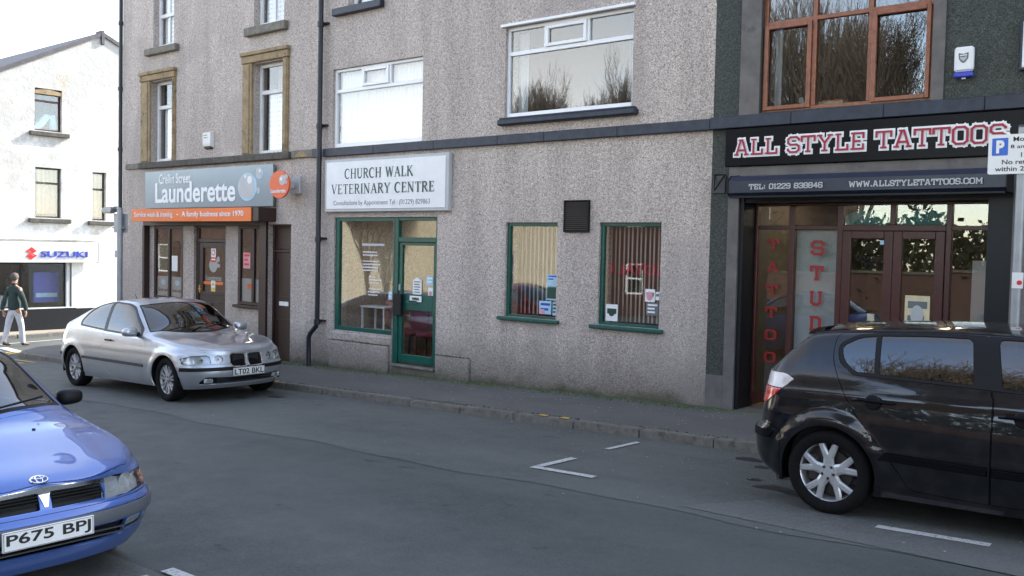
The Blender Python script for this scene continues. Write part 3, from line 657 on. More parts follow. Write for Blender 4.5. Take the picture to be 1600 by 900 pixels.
room(LB, -19.6, -17.6, 3.6, 5.9, 2.2, 'interior_dark', y0=.5); room(LB, -15.9, -13.9, 3.6, 5.9, 2.2, 'interior_dark', y0=.5)
MB().box(-20.06, -19.44, -.05, .02, 3.535, 3.66, .01).build('string_course', 'grey_stone', LB)
for a, b in ((-19.435,-17.5), (-17.49,-15.85), (-15.84,-14.15)): MB().box(a, b, -.10, .02, 3.525, 3.655, .015).build('stone_band', 'dark_stone', LB)
mb = MB(); mb.box(-14.14, -13.53, -.05, .02, 3.53, 3.67, .01); mb.build('broken_band', 'grey_stone', LB)
mb = MB(); mb.prism([(-14.02,3.54), (-13.62,3.54), (-13.70,3.60), (-13.85,3.655), (-13.96,3.60)], -.062, -.045); mb.build('exposed_stone', 'sandstone', LB)
MB().box(-13.52, -13.325, -.07, .02, 3.51, 3.67, .01).build('navy_band', 'navy_stone', LB)
# shop front: recessed bays
yF = .10
BB('shop_pier', 'pebble', LB, (-17.94, -17.54, yF, yF+.2, -.6, 2.3), (-16.40, -15.98, yF, yF+.2, -.6, 2.3), (-19.28, -19.10, yF, yF+.2, -.6, 2.3))
BB('stall_riser', 'pebble', LB, (-19.10, -17.94, yF+.001, yF+.2, -.6, .72), (-15.98, -15.08, yF+.001, yF+.2, -.6, .72))
BB('shutter_guide', 'brown', LB, (-19.358, -19.28, -.03, .3, -.6, 2.3), (-15.08, -14.862, -.05, .3, -.6, 2.618))
mb = MB(); mb.box(-19.35, -14.865, -.02, .3, 2.30, 2.618); mb.build('shutter_box', 'brown', LB)
f = frame('window', 'brown', LB, -19.10, -17.94, .72, 2.30, yF, .07, [('v', -18.51, .79, 2.23, .07)]); pane(f, -19.03, -18.545, .79, 2.23, yF+.03); pane(f, -18.475, -18.01, .79, 2.23, yF+.03)
for a, b in ((-19.03,-18.545), (-18.475,-18.01)):
    MB().box(a, b, yF+.045, yF+.05, .79, 1.21).build('frosted_band', 'frost', f)
    text("Service wash", 'lettering', 'letter_grey', f, a+.06, b-.05, .88, .96, yF+.0435); MB().disc((a+b)/2, 1.08, yF+.0425, yF+.044, .09, 20, .06).build('bubble_print', 'pale_blue', f)
MB().box(-19.14, -17.90, .02, yF+.0, .665, .715, .01).build('sill', 'brown', LB)
f = frame('window', 'brown', LB, -15.98, -15.08, .76, 2.30, yF, (.08,.04,.06,.06), [('v', -15.49, .82, 2.24, .08)]); pane(f, -15.90, -15.53, .82, 2.24, yF+.03); pane(f, -15.45, -15.12, .82, 2.24, yF+.03)
for a, b in ((-15.90,-15.53), (-15.45,-15.12)):
    MB().box(a, b, yF+.045, yF+.05, .82, 1.27).build('frosted_band', 'frost', f); MB().box(a+.18, b-.03, yF+.0425, yF+.044, 1.07, 1.17).build('bubble_print', 'orange_red', f)
MB().box(-16.02, -15.04, .0, yF, .70, .755, .01).build('sill', 'brown', LB)
d = frame('door', 'brown', LB, -17.53, -16.41, -.42, 2.30, yF+.05, (.09,.05,.03,.05), [('h', 2.00, -17.44, -16.46, .07)]); pane(d, -17.43, -16.47, 2.03, 2.25, yF+.08, 'glass', 'fanlight')
MB().box(-17.42, -16.47, yF+.07, yF+.10, -.40, .88).build('door_panel', 'brown', d)
frame('door_leaf', 'brown', d, -17.43, -16.47, .88, 1.96, yF+.06, (.13,.11,.07,.11)); pane(d, -17.30, -16.58, .95, 1.85, yF+.09)
mb = MB(); mb.box(-17.28, -16.66, yF+.058, yF+.068, .28, .30); mb.box(-17.28, -16.66, yF+.058, yF+.068, .72, .74); mb.box(-16.98, -16.96, yF+.058, yF+.068, .30, .72); mb.build('panel_moulding', 'brown', d)
MB().box(-17.30, -16.58, yF+.083, yF+.087, 1.10, 1.16).build('orange_stripe', 'orange', d)
mb = MB(); mb.disc(-16.95, 1.50, yF+.083, yF+.087, .15, 28, .15); mb.disc(-16.78, 1.62, yF+.082, yF+.086, .06, 20); mb.disc(-16.76, 1.49, yF+.0825, yF+.0865, .045, 20); mb.build('bubble_print', 'frost', d)
text("Launderette", 'lettering', 'frost', d, -17.20, -16.66, 1.18, 1.29, yF+.085, bold=.01)
mb = MB(); mb.tube([(-17.40, yF+.03, 1.0), (-17.30, yF+.02, 1.0)], .012); mb.box(-17.42, -17.38, yF+.045, yF+.06, .92, 1.08, .005); mb.build('handle', 'brass', d)
d = frame('door', 'brown', LB, -14.855, -14.175, -.42, 2.325, .10, .04, [('h', 1.83, -14.815, -14.215, .05)])
mb = MB(); mb.box(-14.81, -14.22, .13, .16, -.40, 1.80); mb.build('door_panel', 'brown', d); MB().box(-14.81, -14.22, .13, .15, 1.86, 2.28).build('top_panel', 'brown', d)
mb = MB()
for z0, z1 in ((-.35,.55), (.95,1.70)):
    mb.box(-14.74, -14.29, .118, .131, z0, z0+.03); mb.box(-14.74, -14.29, .118, .131, z1-.03, z1); mb.box(-14.74, -14.71, .118, .131, z0+.03, z1-.03); mb.box(-14.32, -14.29, .118, .131, z0+.03, z1-.03)
mb.build('panel_moulding', 'brown', d)
MB().box(-14.66, -14.38, .112, .131, .80, .88, .004).build('letterbox', 'white', d)
room(LB, -19.4, -15.0, -.6, 2.6, 2.6, 'interior_pale')
for k in range(3):
    wm = thing('washing_machine', ('left', 'middle', 'right')[k]+' white washing machine along the back wall of the launderette', 'washing machine', (-18.5+k*.75, 2.2, -.55), 0, 'washing machines in the launderette')
    B('cabinet', 'white', wm, -.32, .32, 0, .6, 0, .9, .02); MB().disc(0, .45, -.03, 0, .2, 24).build('door', 'trim_grey', wm); B('control_panel', 'light_grey', wm, -.31, .31, -.012, 0, .76, .88)
mb = MB(); mb.disc(-18.9, 1.85, .5, .56, .12, 16); mb.tube([(-18.95,.5,1.8), (-18.85,.48,1.45), (-18.8,.5,1.0)], [.14,.10,.05], 8); mb.build('hanging_garment', 'plant', LB)
# ---------------- veterinary building
VB = thing('pebbledashed_building', 'pale pink pebbledashed building with green-framed windows at street level and navy band', 'building', (0,0,0))
VX0, VX1 = -13.32, -5.655
W1 = (-9.02,-8.06,.96,2.36); W2 = (-7.34,-6.36,.95,2.36); VF = (-12.95,-11.455,.48,2.45); VD = (-11.4548,-10.44,.02,2.45)
U1 = (-13.04,-10.82,3.67,5.03); U2 = (-9.10,-6.87,3.91,5.24); U3 = (-12.66,-11.96,6.06,7.6)
wall_mesh('wall', 'pebble', VB, VX0+.001, VX1, -1.6, 9.4, [W1, W2, VF, VD, U1, U2, U3])
shell(VB, VX0+.002, VX1, 9.4, 7.2, 'pebble')
bx = [-13.21,-11.9,-10.5,-9.17,-8.3,-7.05,-5.66]
for a, b in zip(bx[:-1], bx[1:]): MB().box(a+.001, b-.001, -.07, .02, 3.515, 3.655, .008).build('stone_band', 'navy_stone', VB)
for (x0, x1, z0, z1), vx0, vx1, tz, cur in ((U1,-12.33,-11.64,4.65,1), (U2,-8.40,-7.645,4.855,0)):
    f = frame('window', 'upvc', VB, x0, x1, z0, z1, .05, (.05,.04,.07,.05), [('h', tz, x0+.05, x1-.04, .06), ('v', vx0, tz+.03, z1-.05, .045), ('v', vx1, tz+.03, z1-.05, .045)], .07)
    frame('vent_sash', 'upvc', f, vx0+.023, vx1-.023, tz+.032, z1-.052, .025, .05, (), .05)
    g = 'glass' if cur else 'glass_strong'
    pane(f, x0+.05, x1-.04, z0+.07, tz-.03, .085, g); pane(f, x0+.05, vx0-.02, tz+.03, z1-.05, .085, g); pane(f, vx0+.07, vx1-.07, tz+.08, z1-.10, .06, g); pane(f, vx1+.02, x1-.04, tz+.03, z1-.05, .085, g)
    if cur: drape('curtain', f, x0+.05, x1-.03, z0+.06, z1-.04, .16, 'curtain', .012, .08, .6)
    else: drape('curtain', f, x0+.04, x0+.22, z0+.06, z1-.04, .28, 'curtain', .012, .08)
MB().box(-9.17, -6.84, -.05, .02, 5.245, 5.285, .004).build('drip_cap', 'upvc', VB)
mb = MB(); mb.box(-9.16, -6.76, -.11, .02, 3.79, 3.88, .02); mb.box(-9.13, -6.79, -.085, .02, 3.882, 3.905, .005); mb.build('sill', 'navy_stone', VB)
MB().box(-12.99, -11.75, -.10, .02, 5.93, 6.055, .012).build('sill', 'navy_stone', VB)
f = frame('window', 'upvc', VB, -12.66, -11.96, 6.06, 7.6, .12, .06, [('h', 6.8, -12.6, -12.02, .06)]); pane(f, -12.6, -12.02, 6.12, 6.77, .15); pane(f, -12.6, -12.02, 6.83, 7.54, .15); drape('curtain', f, -12.6, -12.1, 6.1, 7.5, .24, 'lace', .008)
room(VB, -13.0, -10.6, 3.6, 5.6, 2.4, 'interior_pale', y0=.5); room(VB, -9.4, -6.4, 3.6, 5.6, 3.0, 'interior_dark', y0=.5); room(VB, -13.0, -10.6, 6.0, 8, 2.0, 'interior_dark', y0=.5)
mb = MB(); mb.box(-7.6, -6.95, 1.0, 1.25, 4.98, 5.03); mb.tube([(-7.3, 1.12, 5.03), (-7.3, 1.12, 5.6)], .01); mb.build('ceiling_light_fitting', 'trim', VB)
# green ground-floor windows
for (x0, x1, z0, z1) in (W1, W2):
    f = frame('window', 'green', VB, x0, x1, z0, z1, .04, (.05,.03,.035,.055), (), .07); pane(f, x0+.05, x1-.03, z0+.035, z1-.055, .075)
    first = x0 < -8
    mb = MB(); nb = 11 if first else 13
    for k in range(nb):
        xa = x0+.055+(x1-x0-.09)*k/nb; wd = (x1-x0-.09)/nb*.60; jg = .006*sin(k*2.3)
        mb.add([(xa, .215+jg, z0+.05), (xa+wd, .19+jg, z0+.05), (xa+wd, .19+jg, z1-.06), (xa, .215+jg, z1-.06)], [(0,1,2,3)])
    o = mb.build('vertical_blind', 'blind', f); o['kind'] = 'stuff'
    mb = MB(); mb.box(x0-.10, x1+.07, -.075, .04, z0-.055, z0-.002, .012); mb.build('sill', 'green', VB)
room(VB, -9.5, -5.9, -.1, 2.9, 3.0, 'interior_dark')
# vet shopfront
f = frame('window', 'green', VB, -12.95, -11.457, .485, 2.445, .03, (.10,.03,.065,.065), (), .07); pane(f, -12.85, -11.487, .55, 2.38, .065, 'glass')
mb = MB(); mb.box(-11.453, -11.35, .02, .10, .03, 2.445, .006); mb.box(-10.49, -10.442, .022, .10, .03, 2.445, .006); mb.box(-11.349, -10.491, .024, .10, 2.39, 2.445, .006); mb.box(-11.349, -10.491, .024, .10, 2.04, 2.12, .006); o = mb.build('door_frame', 'green', VB)
pane(o, -11.35, -10.49, 2.12, 2.39, .06, 'glass', 'fanlight')
d = frame('door', 'green', VB, -11.345, -10.495, .05, 2.035, .045, (.075,.06,.14,.05), [('h', 1.055, -11.27, -10.555, .26)], .05)
pane(d, -11.27, -10.555, 1.185, 1.985, .07); pane(d, -11.27, -10.555, .19, .925, .07)
mb = MB(); mb.box(-11.18, -10.90, .03, .048, 1.03, 1.09, .004); mb.build('letterbox', 'green', d)
MB().box(-11.40, -11.22, -.03, .03, .83, 1.19, .008).build('lock_box', 'black', d); MB().box(-11.325, -11.30, .02, .045, 1.24, 1.34, .003).build('handle', 'light_grey', d)
MB().box(-11.42, -10.44, -.06, .12, -.02, .022, .01).build('threshold', 'kerb', VB)
BB('plinth', 'pebble', VB, (-13.02, -11.50, -.06, .01, -.45, .30), (-12.97, -11.47, -.03, .01, .301, .445), (-10.41, -9.68, -.05, .01, -.4, .255), bev=.025)
mossy = MB(); rr = random.Random(5)
def moss_tufts(mbx, x0, x1, yz, n):
    for k in range(n):
        x = rr.uniform(x0, x1); yy, zz = yz(x); s_ = rr.uniform(.006, .022); h_ = s_*rr.uniform(.4, 1)
        a = rr.uniform(0, 2); q = [(x+s_*cos(a+2*pi*j/5), yy+s_*sin(a+2*pi*j/5)*.8, zz) for j in range(5)]
        mbx.add(q+[(x, yy, zz+h_)], [(0,1,5), (1,2,5), (2,3,5), (3,4,5), (4,0,5)])
moss_tufts(mossy, -13.0, -11.52, lambda x: (-.065+rr.uniform(.0, .05), .302), 120)
moss_tufts(mossy, -10.4, -9.7, lambda x: (-.05+rr.uniform(.0, .04), .256), 90)
moss_tufts(mossy, -13.2, -5.7, lambda x: (-abs(rr.gauss(0, .10))-.005, gz(x)+pvz(x, -.05)-.009), 1500)
moss_tufts(mossy, -14.2, -4, lambda x: (yk0(x)+KW+abs(rr.gauss(0, .02)), gz(x)+.10), 250)
moss_tufts(mossy, -14.9, -13.3, lambda x: (-abs(rr.gauss(0, .12))-.01, gz(x)+pvz(x, -.05)-.008), 300)
o = mossy.build('moss', 'moss'); o['kind'] = 'stuff'; o['label'] = 'green moss growing along the foot of the pebbledashed wall'; o['category'] = 'moss'
room(VB, -13.1, -10.2, -.05, 2.9, 3.4, 'interior_cream')
# waiting-room furniture
for i in range(3):
    t = thing('waiting_chair', ['maroon waiting-room chair nearest the window frame', 'middle maroon waiting-room chair behind the vet window', 'maroon waiting-room chair seen through the green door'][i], 'chair', (-12.2+i*.62, 1.15, -.05), 0, 'chairs in the waiting room')
    B('seat', 'chair_red', t, -.25, .25, -.25, .25, .42, .50, .03); B('backrest', 'chair_red', t, -.25, .25, .20, .28, .50, .92, .03)
    for a in (-.22, .22):
        for b in (-.22, .22): MB().tube([(a, b, 0), (a, b, .42)], .012, 6).build('leg', 'trim', t)
t = thing('reception_table', 'small white table behind the vet window, beside the seated receptionist', 'table', (-12.45, .62, -.05))
B('table_top', 'white', t, -.3, .35, -.18, .2, .92, .95, .006)
B('shelf', 'white', t, -.28, .3, -.16, .18, .50, .52)
for a in (-.26, .3):
    for b in (-.15, .16): B('leg', 'white', t, a-.015, a+.015, b-.015, b+.015, 0, .92)
for i, (x, z0, z1) in enumerate(((-8.0,0,0),)): pass
# ---------------- tattoo shop building
TB = thing('dark_pebbledashed_building', 'dark grey pebbledashed building with brown-framed first floor window over the tattoo shop', 'building', (0,0,0))
TX0, TX1 = -5.655, 6.0
OP = (-5.255,-2.20,-.6,2.66); BW = (-5.04,-3.06,3.69,6.2)
wall_mesh('wall', 'pebble_dark', TB, TX0+.001, TX1, -1.6, 9.6, [OP, BW, (1.0,3.0,3.7,5.6), (-1.6,1.8,0.3,2.6)])
shell(TB, TX0+.002, TX1, 9.6, 7.6, 'pebble_dark')
BB('cement_surround', 'cement', TB, (-5.40, -5.257, -.035, .02, -.6, 3.04), (-2.198, -1.75, -.035, .02, -.6, 3.04), (-5.256, -2.199, -.035, .02, 2.661, 3.035))
MB().box(-5.653, -5.402, -.02, .02, -.6, .43, .008).build('pilaster_base', 'cement', TB)
BB('window_surround', 'cement', TB, (-5.30, -5.042, -.02, .02, 3.66, 6.4), (-3.058, -2.93, -.02, .02, 3.66, 6.4))
bx = [-5.655,-4.6,-3.53,-2.5,-1.2,.4,2.0,4.0,6.0]
for a, b in zip(bx[:-1], bx[1:]): MB().box(a+.001, b-.001, -.09, .02, 3.515, 3.665, .008).build('stone_band', 'navy_stone', TB)
# brown-framed first-floor window: three lower lights, three upper
cols = [(-5.04,-4.41), (-4.40,-3.76), (-3.75,-3.07)]
f = frame('window', 'wood', TB, -5.04, -3.06, 3.69, 6.2, .06, (.05,.05,.05,.05), [('v', -4.405, 3.74, 6.15, .05), ('v', -3.755, 3.74, 6.15, .05), ('h', 4.76, -4.99, -3.11, .05)], .07)
for i, (a, b) in enumerate(cols):
    if i != 1: frame('sash', 'wood', f, a+.022, b-.022, 3.715, 4.735, .03, .05, (), .05)
    pane(f, a+.04, b-.04, 3.75, 4.73, .09, 'glass_strong'); pane(f, a+.04, b-.04, 4.79, 6.14, .09, 'glass_strong')
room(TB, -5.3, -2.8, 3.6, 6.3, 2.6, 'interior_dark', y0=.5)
drape('curtain', f, -4.99, -4.90, 3.75, 4.75, .3, 'curtain', .01)
# window-sill clutter
o = B('book', 'orange_red', None, -4.33, -4.08, .155, .30, 3.785, 3.80); tag(o, 'orange-covered book on top of the cream one, inside the brown-framed window', 'book')
o = B('book', 'cream_poster', None, -4.36, -4.08, .15, .31, 3.742, 3.783); tag(o, 'thick cream book under the orange one, inside the brown-framed window', 'book')
mb = MB()
for k in range(9): mb.disc(-4.56+.05*cos(k*2.2), 3.80+.035*sin(k*1.9), .17+.006*k, .176+.006*k, .03, 8)
o = mb.build('ornament', 'frost', None); tag(o, 'small pale flower-like ornament at the right corner of the left brown-framed pane', 'ornament')
o = B('saucer', 'white', None, -4.95, -4.78, .16, .28, 3.742, 3.755); tag(o, 'flat white dish lying inside the left brown-framed pane', 'dish')
# tattoo shopfront
yT = .33
xs_ = [-5.20,-4.72,-4.12,-3.515,-2.905,-2.44]
BB('shutter_guide', 'black', TB, (-5.254, -5.20, .0, yT+.07, -.3, 2.66), (-2.44, -2.201, .0, yT+.07, -.3, 2.66), (-5.199, -2.441, .02, yT+.07, 2.60, 2.659))
f = frame('window', 'maroon', TB, -5.199, -2.441, .12, 2.60, yT, (.035,.035,.10,.03), [('v', x, .22, 2.57, .07) for x in (-4.72,-4.12)]+[('v', -2.905, .22, 2.57, .06), ('v', -3.515, 2.34, 2.57, .06), ('h', 2.305, -5.16, -4.755, .05), ('h', 2.305, -4.685, -4.155, .05), ('h', 2.305, -4.085, -2.935, .07), ('h', 2.305, -2.875, -2.476, .05)], .08)
for a, b in zip(xs_[:-1], xs_[1:]): pane(f, a+.03, b-.03, 2.335, 2.57, yT+.04)
pane(f, -5.165, -4.755, .22, 2.28, yT+.04); pane(f, -4.685, -4.155, .22, 2.28, yT+.04); pane(f, -2.875, -2.476, .22, 2.28, yT+.04)
MB().box(-4.68, -4.16, yT+.09, yT+.095, .22, 2.28).build('frosted_panel', 'frost', f)
for a, b in ((-4.083,-3.50), (-3.497,-2.937)):
    d = frame('door', 'maroon', TB, a, b, .04, 2.268, yT-.012, (.10,.10,.20,.09), (), .05); pane(d, a+.10, b-.10, .24, 2.178, yT+.015)
    if b > -3.4:
        MB().box(-3.19, -3.05, yT-.02, yT-.0125, 0.98, 1.01).build('latch', 'brass', d); mb = MB(); mb.tube([(-3.45, yT-.04, 1.05), (-3.45, yT-.06, 1.10), (-3.37, yT-.06, 1.09)], .012); mb.build('handle', 'brass', d)
MB().box(-5.254, -2.201, .0, .5, -.3, .035).build('threshold', 'cement', TB)
room(TB, -5.25, -2.15, .03, 2.95, 4.2, 'interior_dark', y0=.45)
mb = MB(); mb.box(-2.75, -2.50, .75, .80, .05, 1.95); mb.build('display_board', 'light_grey', TB)
mb = MB(); mb.disc(-3.9, 2.40, .60, .62, .28, 32, .12); mb.disc(-3.3, 2.40, .62, .64, .32, 32, .12); mb.build('hanging_board', 'teal', TB)
for lx in (-4.5,-3.3,-2.5):
    t = thing('ceiling_lamp', {-4.5: 'lit strip lamp inside the tattoo shop, above the STUD pane', -3.3: 'lit strip lamp inside the tattoo shop, above the double doors', -2.5: 'lit strip lamp inside the tattoo shop, above the rightmost pane'}[lx], 'lamp', (lx, 1.5, 2.9), 0, 'ceiling lamps in the tattoo shop')
    B('lamp_housing', 'white', t, -.14, .14, -.55, .55, -.01, .045); B('lamp_tube', 'lamp_warm', t, -.06, .06, -.5, .5, -.04, -.012)
for lx, ly, s_ in ((-11.6, 1.6, 'lit ceiling lamp inside the vet waiting room'), (-17.0, 1.6, 'lit ceiling lamp inside the launderette')):  # no lamp known in these two rooms; added to brighten them
    t = thing('ceiling_lamp', s_, 'lamp', (lx, ly, 2.85 if lx > -12 else 2.55)); B('lamp_housing', 'white', t, -.5, .5, -.12, .12, .0, .04); B('lamp_tube', 'lamp_soft', t, -.45, .45, -.06, .06, -.03, -.002)
# right of frame: plain shop window so that the street goes on
for (x0, x1, z0, z1) in ((1.0,3.0,3.7,5.6), (-1.6,1.8,.3,2.6)):
    f = frame('window', 'black', TB, x0, x1, z0, z1, .08, .06, [('v', (x0+x1)/2, z0+.06, z1-.06, .06)]); pane(f, x0+.06, (x0+x1)/2-.03, z0+.06, z1-.06, .12, 'glass_strong'); pane(f, (x0+x1)/2+.03, x1-.06, z0+.06, z1-.06, .12, 'glass_strong')
# ---------------- whitewashed building across the side street (faces +x)
WX = -27.6
def wy(y): return -10.8+(y+10.8)*1.03
def wz(z): return 1.98+(z-1.98)*1.03
WB = thing('whitewashed_building', 'weathered whitewashed gable building with a dealership shop window across the side street', 'building', (0,0,0))
def wall_x(name, mat, parent, y0, y1, z0, holes, gable, x=WX, depth=.28):
    zt = min(g[1] for g in gable)
    ys = sorted(set([y0, y1]+[h[0] for h in holes]+[h[1] for h in holes])); zs = sorted(set([z0, zt]+[v for h in holes for v in h[2:4] if v < zt]))
    mb = MB()
    def top(y):
        for (a, za), (b, zb) in zip(gable[:-1], gable[1:]):
            if a <= y <= b: return za+(zb-za)*(y-a)/(b-a)
    ys = sorted(set(ys+[g[0] for g in gable]))
    hs = sorted(set([z0]+[v for h in holes for v in h[2:4]]))
    for a, b in zip(ys[:-1], ys[1:]):
        hl_ = [v for v in hs if v < min(top(a), top(b))]
        for i in range(len(hl_)):
            c = hl_[i]; d = hl_[i+1] if i+1 < len(hl_) else None
            cy = (a+b)/2
            if d is not None:
                if any(h[0] < cy < h[1] and h[2] < (c+d)/2 < h[3] for h in holes): continue
                mb.quad((x, a, c), (x, b, c), (x, b, d), (x, a, d))
            else: mb.quad((x, a, c), (x, b, c), (x, b, top(b)), (x, a, top(a)))
    for a, b, c, d in holes:
        X2 = x-depth
        mb.quad((x, a, c), (X2, a, c), (X2, a, d), (x, a, d)); mb.quad((x, b, c), (X2, b, c), (X2, b, d), (x, b, d)); mb.quad((x, a, d), (x, b, d), (X2, b, d), (X2, a, d)); mb.quad((x, a, c), (x, b, c), (X2, b, c), (X2, a, c))
    return mb.build(name, mat, parent)
pk = (wy(2.84), wz(7.86)); g0 = (wy(-3.9), wz(7.86-.52*6.74)); g1 = (wy(9.5), wz(7.86-.44*6.66))
h_up = (wy(.93), wy(1.68), wz(4.95), wz(6.12)); h_a = (wy(.95), wy(1.67), wz(2.54), wz(3.94)); h_b = (wy(2.56), wy(2.97), wz(2.52), wz(3.92)); h_s = (wy(-2.6), wy(1.97), wz(.03), wz(1.29))
wall_x('wall', 'whitewash', WB, g0[0], g1[0], -1.6, [h_up, h_a, h_b, h_s], [g0, pk, g1])
mb = MB(); mb.box(WX-9, WX-.28, g0[0]+.01, g0[0]+.3, -1.6, g0[1]); mb.box(WX-9, WX-.28, g1[0]-.3, g1[0]-.01, -1.6, g1[1]); mb.build('side_wall', 'whitewash', WB)
mb = MB()
mb.prism([(g0[0]-.35, g0[1]-.18-.02), (pk[0], pk[1]), (pk[0], pk[1]+.12), (g0[0]-.35, g0[1]-.18+.12)], WX+.06, WX-9, 'x')
mb.prism([(g1[0]+.35, g1[1]-.16-.02), (pk[0]+.001, pk[1]), (pk[0]+.001, pk[1]+.12), (g1[0]+.35, g1[1]-.16+.12)], WX+.06, WX-9, 'x'); mb.build('roof', 'lead', WB)
MB().box(WX-.3, WX+.07, pk[0]-.05, pk[0]+.05, pk[1]-.25, pk[1]+.16, .01).build('ridge_end', 'lead', WB)
BB('black_plinth', 'black', WB, (WX, WX+.03, g0[0], h_s[1]+.12, wz(-.0)-.75, wz(-.0)), (WX, WX+.03, h_s[1]+.121, g1[0], -.9, wz(-.0)-.02))
def win_x(y0, y1, z0, z1, bars, mat, x=WX-.10, w=.05, glassm='glass'):
    mb = MB(); mb.box(x-.05, x, y0, y0+w, z0, z1); mb.box(x-.05, x, y1-w, y1, z0, z1); mb.box(x-.051, x-.001, y0+w, y1-w, z1-w, z1); mb.box(x-.051, x-.001, y0+w, y1-w, z0, z0+w)
    for b in bars:
        if b[0] == 'h': mb.box(x-.048, x-.003, y0+w, y1-w, b[1]-.03, b[1]+.03)
        else: mb.box(x-.047, x-.004, b[1]-.03, b[1]+.03, z0+w, z1-w)
    f = mb.build('window', mat, WB); MB().box(x-.03, x-.024, y0+w, y1-w, z0+w, z1-w).build('pane', glassm, f); return f
def drape_x(name, parent, y0, y1, z0, z1, x, mat, amp=.02, pitch=.12):
    mb = MB(); n = int((y1-y0)/pitch*6)
    for i in range(n+1):
        y = y0+(y1-y0)*i/n; xx = x+amp*sin(i*pi/3+.4*sin(i*.31)); mb.v += [(xx, y, z0), (xx, y, z1)]
        if i: k = len(mb.v); mb.f.append([k-4, k-2, k-1, k-3]); mb.m.append(0)
    return mb.build(name, mat, parent, smooth=True)
f = win_x(*h_up, [('h', wz(5.78))], 'maroon')
mb = MB(); mb.prism([(h_up[0], h_up[3]-.16), (h_up[1], h_up[3]-.16), (h_up[1], h_up[3]-.07), ((h_up[0]+h_up[1])/2, h_up[3]+.0), (h_up[0], h_up[3]-.07)], WX-.01, WX-.12, 'x'); mb.build('arched_head', 'sandstone', f)
mb = MB(); mb.tube([(WX-.3, h_up[0]+.1, h_up[2]+.05), (WX-.3, h_up[0]+.3, h_up[2]+.22), (WX-.3, h_up[0]+.45, h_up[2]+.42), (WX-.3, h_up[1]-.15, h_up[2]+.45), (WX-.3, h_up[1]-.1, h_up[2]+.1)], .11, 8); o = mb.build('bundled_plastic_sheet', 'pale_blue', f)
for h in (h_a, h_b): f = win_x(*h, [('h', h[2]+1.0 if h is h_a else h[2]+.93)], 'dark_stone'); drape_x('curtain', f, h[0]+.02, h[1]-.02, h[2]+.12, h[3], WX-.22, 'blind', .02)
for (a, b, c, d) in ((wy(.78), wy(1.86), wz(4.8), wz(4.92)), (wy(.76), wy(1.91), wz(2.40), wz(2.52)), (wy(2.42), wy(3.2), wz(2.38), wz(2.50))): MB().box(WX-.02, WX+.12, a, b, c, d, .015).build('sill', 'dark_stone', WB)
f = win_x(*h_s, [('v', wy(.62)), ('v', wy(-1.0))], 'black', w=.04)
MB().box(WX-.09, WX-.02, h_s[1]-.15, h_s[1]-.05, h_s[2], h_s[3]).build('shopfront_post', 'light_grey', WB)
mb = MB(); mb.box(WX-.02, WX+.10, -4.5, wy(2.7), wz(1.93)+.0, wz(1.93)+.05, .01); mb.build('fascia_ledge', 'old_white', WB)
mb = MB(); mb.box(WX-3.2, WX-3.1, -3.5, 4, -.7, 2.2); mb.box(WX-3.2, WX-.3, h_s[1]+.3, h_s[1]+.4, -.7, 2.2); mb.box(WX-3.2, WX-.29, -3.5, 2.6, 1.6, 1.7); mb.box(WX-3.0, WX-2.9, .6, 4.3, 1.8, 6.4); mb.box(WX-2.9, WX-.29, .6, 4.3, 6.3, 6.4); mb.box(WX-2.9, WX-.29, .6, .7, 1.8, 6.3); mb.box(WX-2.9, WX-.29, 4.2, 4.3, 1.8, 6.3); mb.box(WX-2.9, WX-.29, .7, 4.2, 4.3, 4.4); mb.build('inner_wall', 'interior_dark', WB); MB().box(WX-3.2, WX-.3, -3.5, 3, -.7, -.6).build('inner_floor', 'interior_dark', WB)
mb = MB(); mb.box(WX-.5, WX-.45, wy(1.1), wy(1.8), wz(.15), wz(1.0)); o = mb.build('display_stand', 'blue_letter', WB); MB().box(WX-.44, WX-.43, wy(1.15), wy(1.75), wz(.3), wz(.42)).build('print', 'pale_blue', o)
for k, (a, b, c, d, m_) in enumerate(((.2,.5,.05,.35,'light_grey'), (.65,.85,.05,.28,'white'), (-.7,-.2,.05,.5,'light_grey'))): MB().box(WX-.9, WX-.6, wy(a), wy(b), wz(c)-.1, wz(d)).build('display_item', m_, WB)
MB().tube([(WX-1.0, wy(.75), wz(.1)), (WX-1.0, wy(.75), wz(.75)), (WX-1.0, wy(.75), wz(1.05))], [.2,.24,.1], 10).build('coat_on_stand', 'trim', WB)
# dealership sign
sg = thing('dealership_sign', 'long white fascia sign with red S emblem and blue SUZUKI lettering above the shop window', 'sign')
MB().box(WX+.10, WX+.24, wy(-4.5), wy(2.62), wz(1.30), wz(1.86), .01).build('sign_board', 'old_white', sg)
MB().box(WX+.09, WX+.245, wy(2.622), wy(2.65), wz(1.29), wz(1.87)).build('end_cap', 'light_grey', sg)
text("SUZUKI", 'lettering', 'blue_letter', sg, wy(.99), wy(2.30), wz(1.45), wz(1.62), WX+.241, 'x+', bold=.012, depth=.02)
# emblem: angular S of two mirrored blades
def Sx(a, b): return (wy(.74)+a*.165, wz(1.55)+b*.185)
mb = MB(); mb.prism([Sx(.9,.35), Sx(.05,.98), Sx(-.95,.32), Sx(.35,-.22), Sx(.62,-.38), Sx(.30,-.42), Sx(-.25,-.04), Sx(-.9,-.37), Sx(-.05,-.98), Sx(.95,-.32), Sx(-.35,.22), Sx(-.6,.36), Sx(-.28,.42), Sx(.28,.03)], WX+.242, WX+.26, 'x'); mb.build('emblem', 'red_letter', sg)
o = MB().disc(0, 0, 0, .01, .16, 24).build('window_sticker', 'teal', None); o.rotation_euler = (0,0,pi/2); o.location = (WX-.08, wy(-.25), wz(1.08)); tag(o, 'round teal sticker on the dealership window above the walking man', 'sticker')
o = MB().disc(0, 0, -.002, .0, .09, 20).build('ring_print', 'white', o)
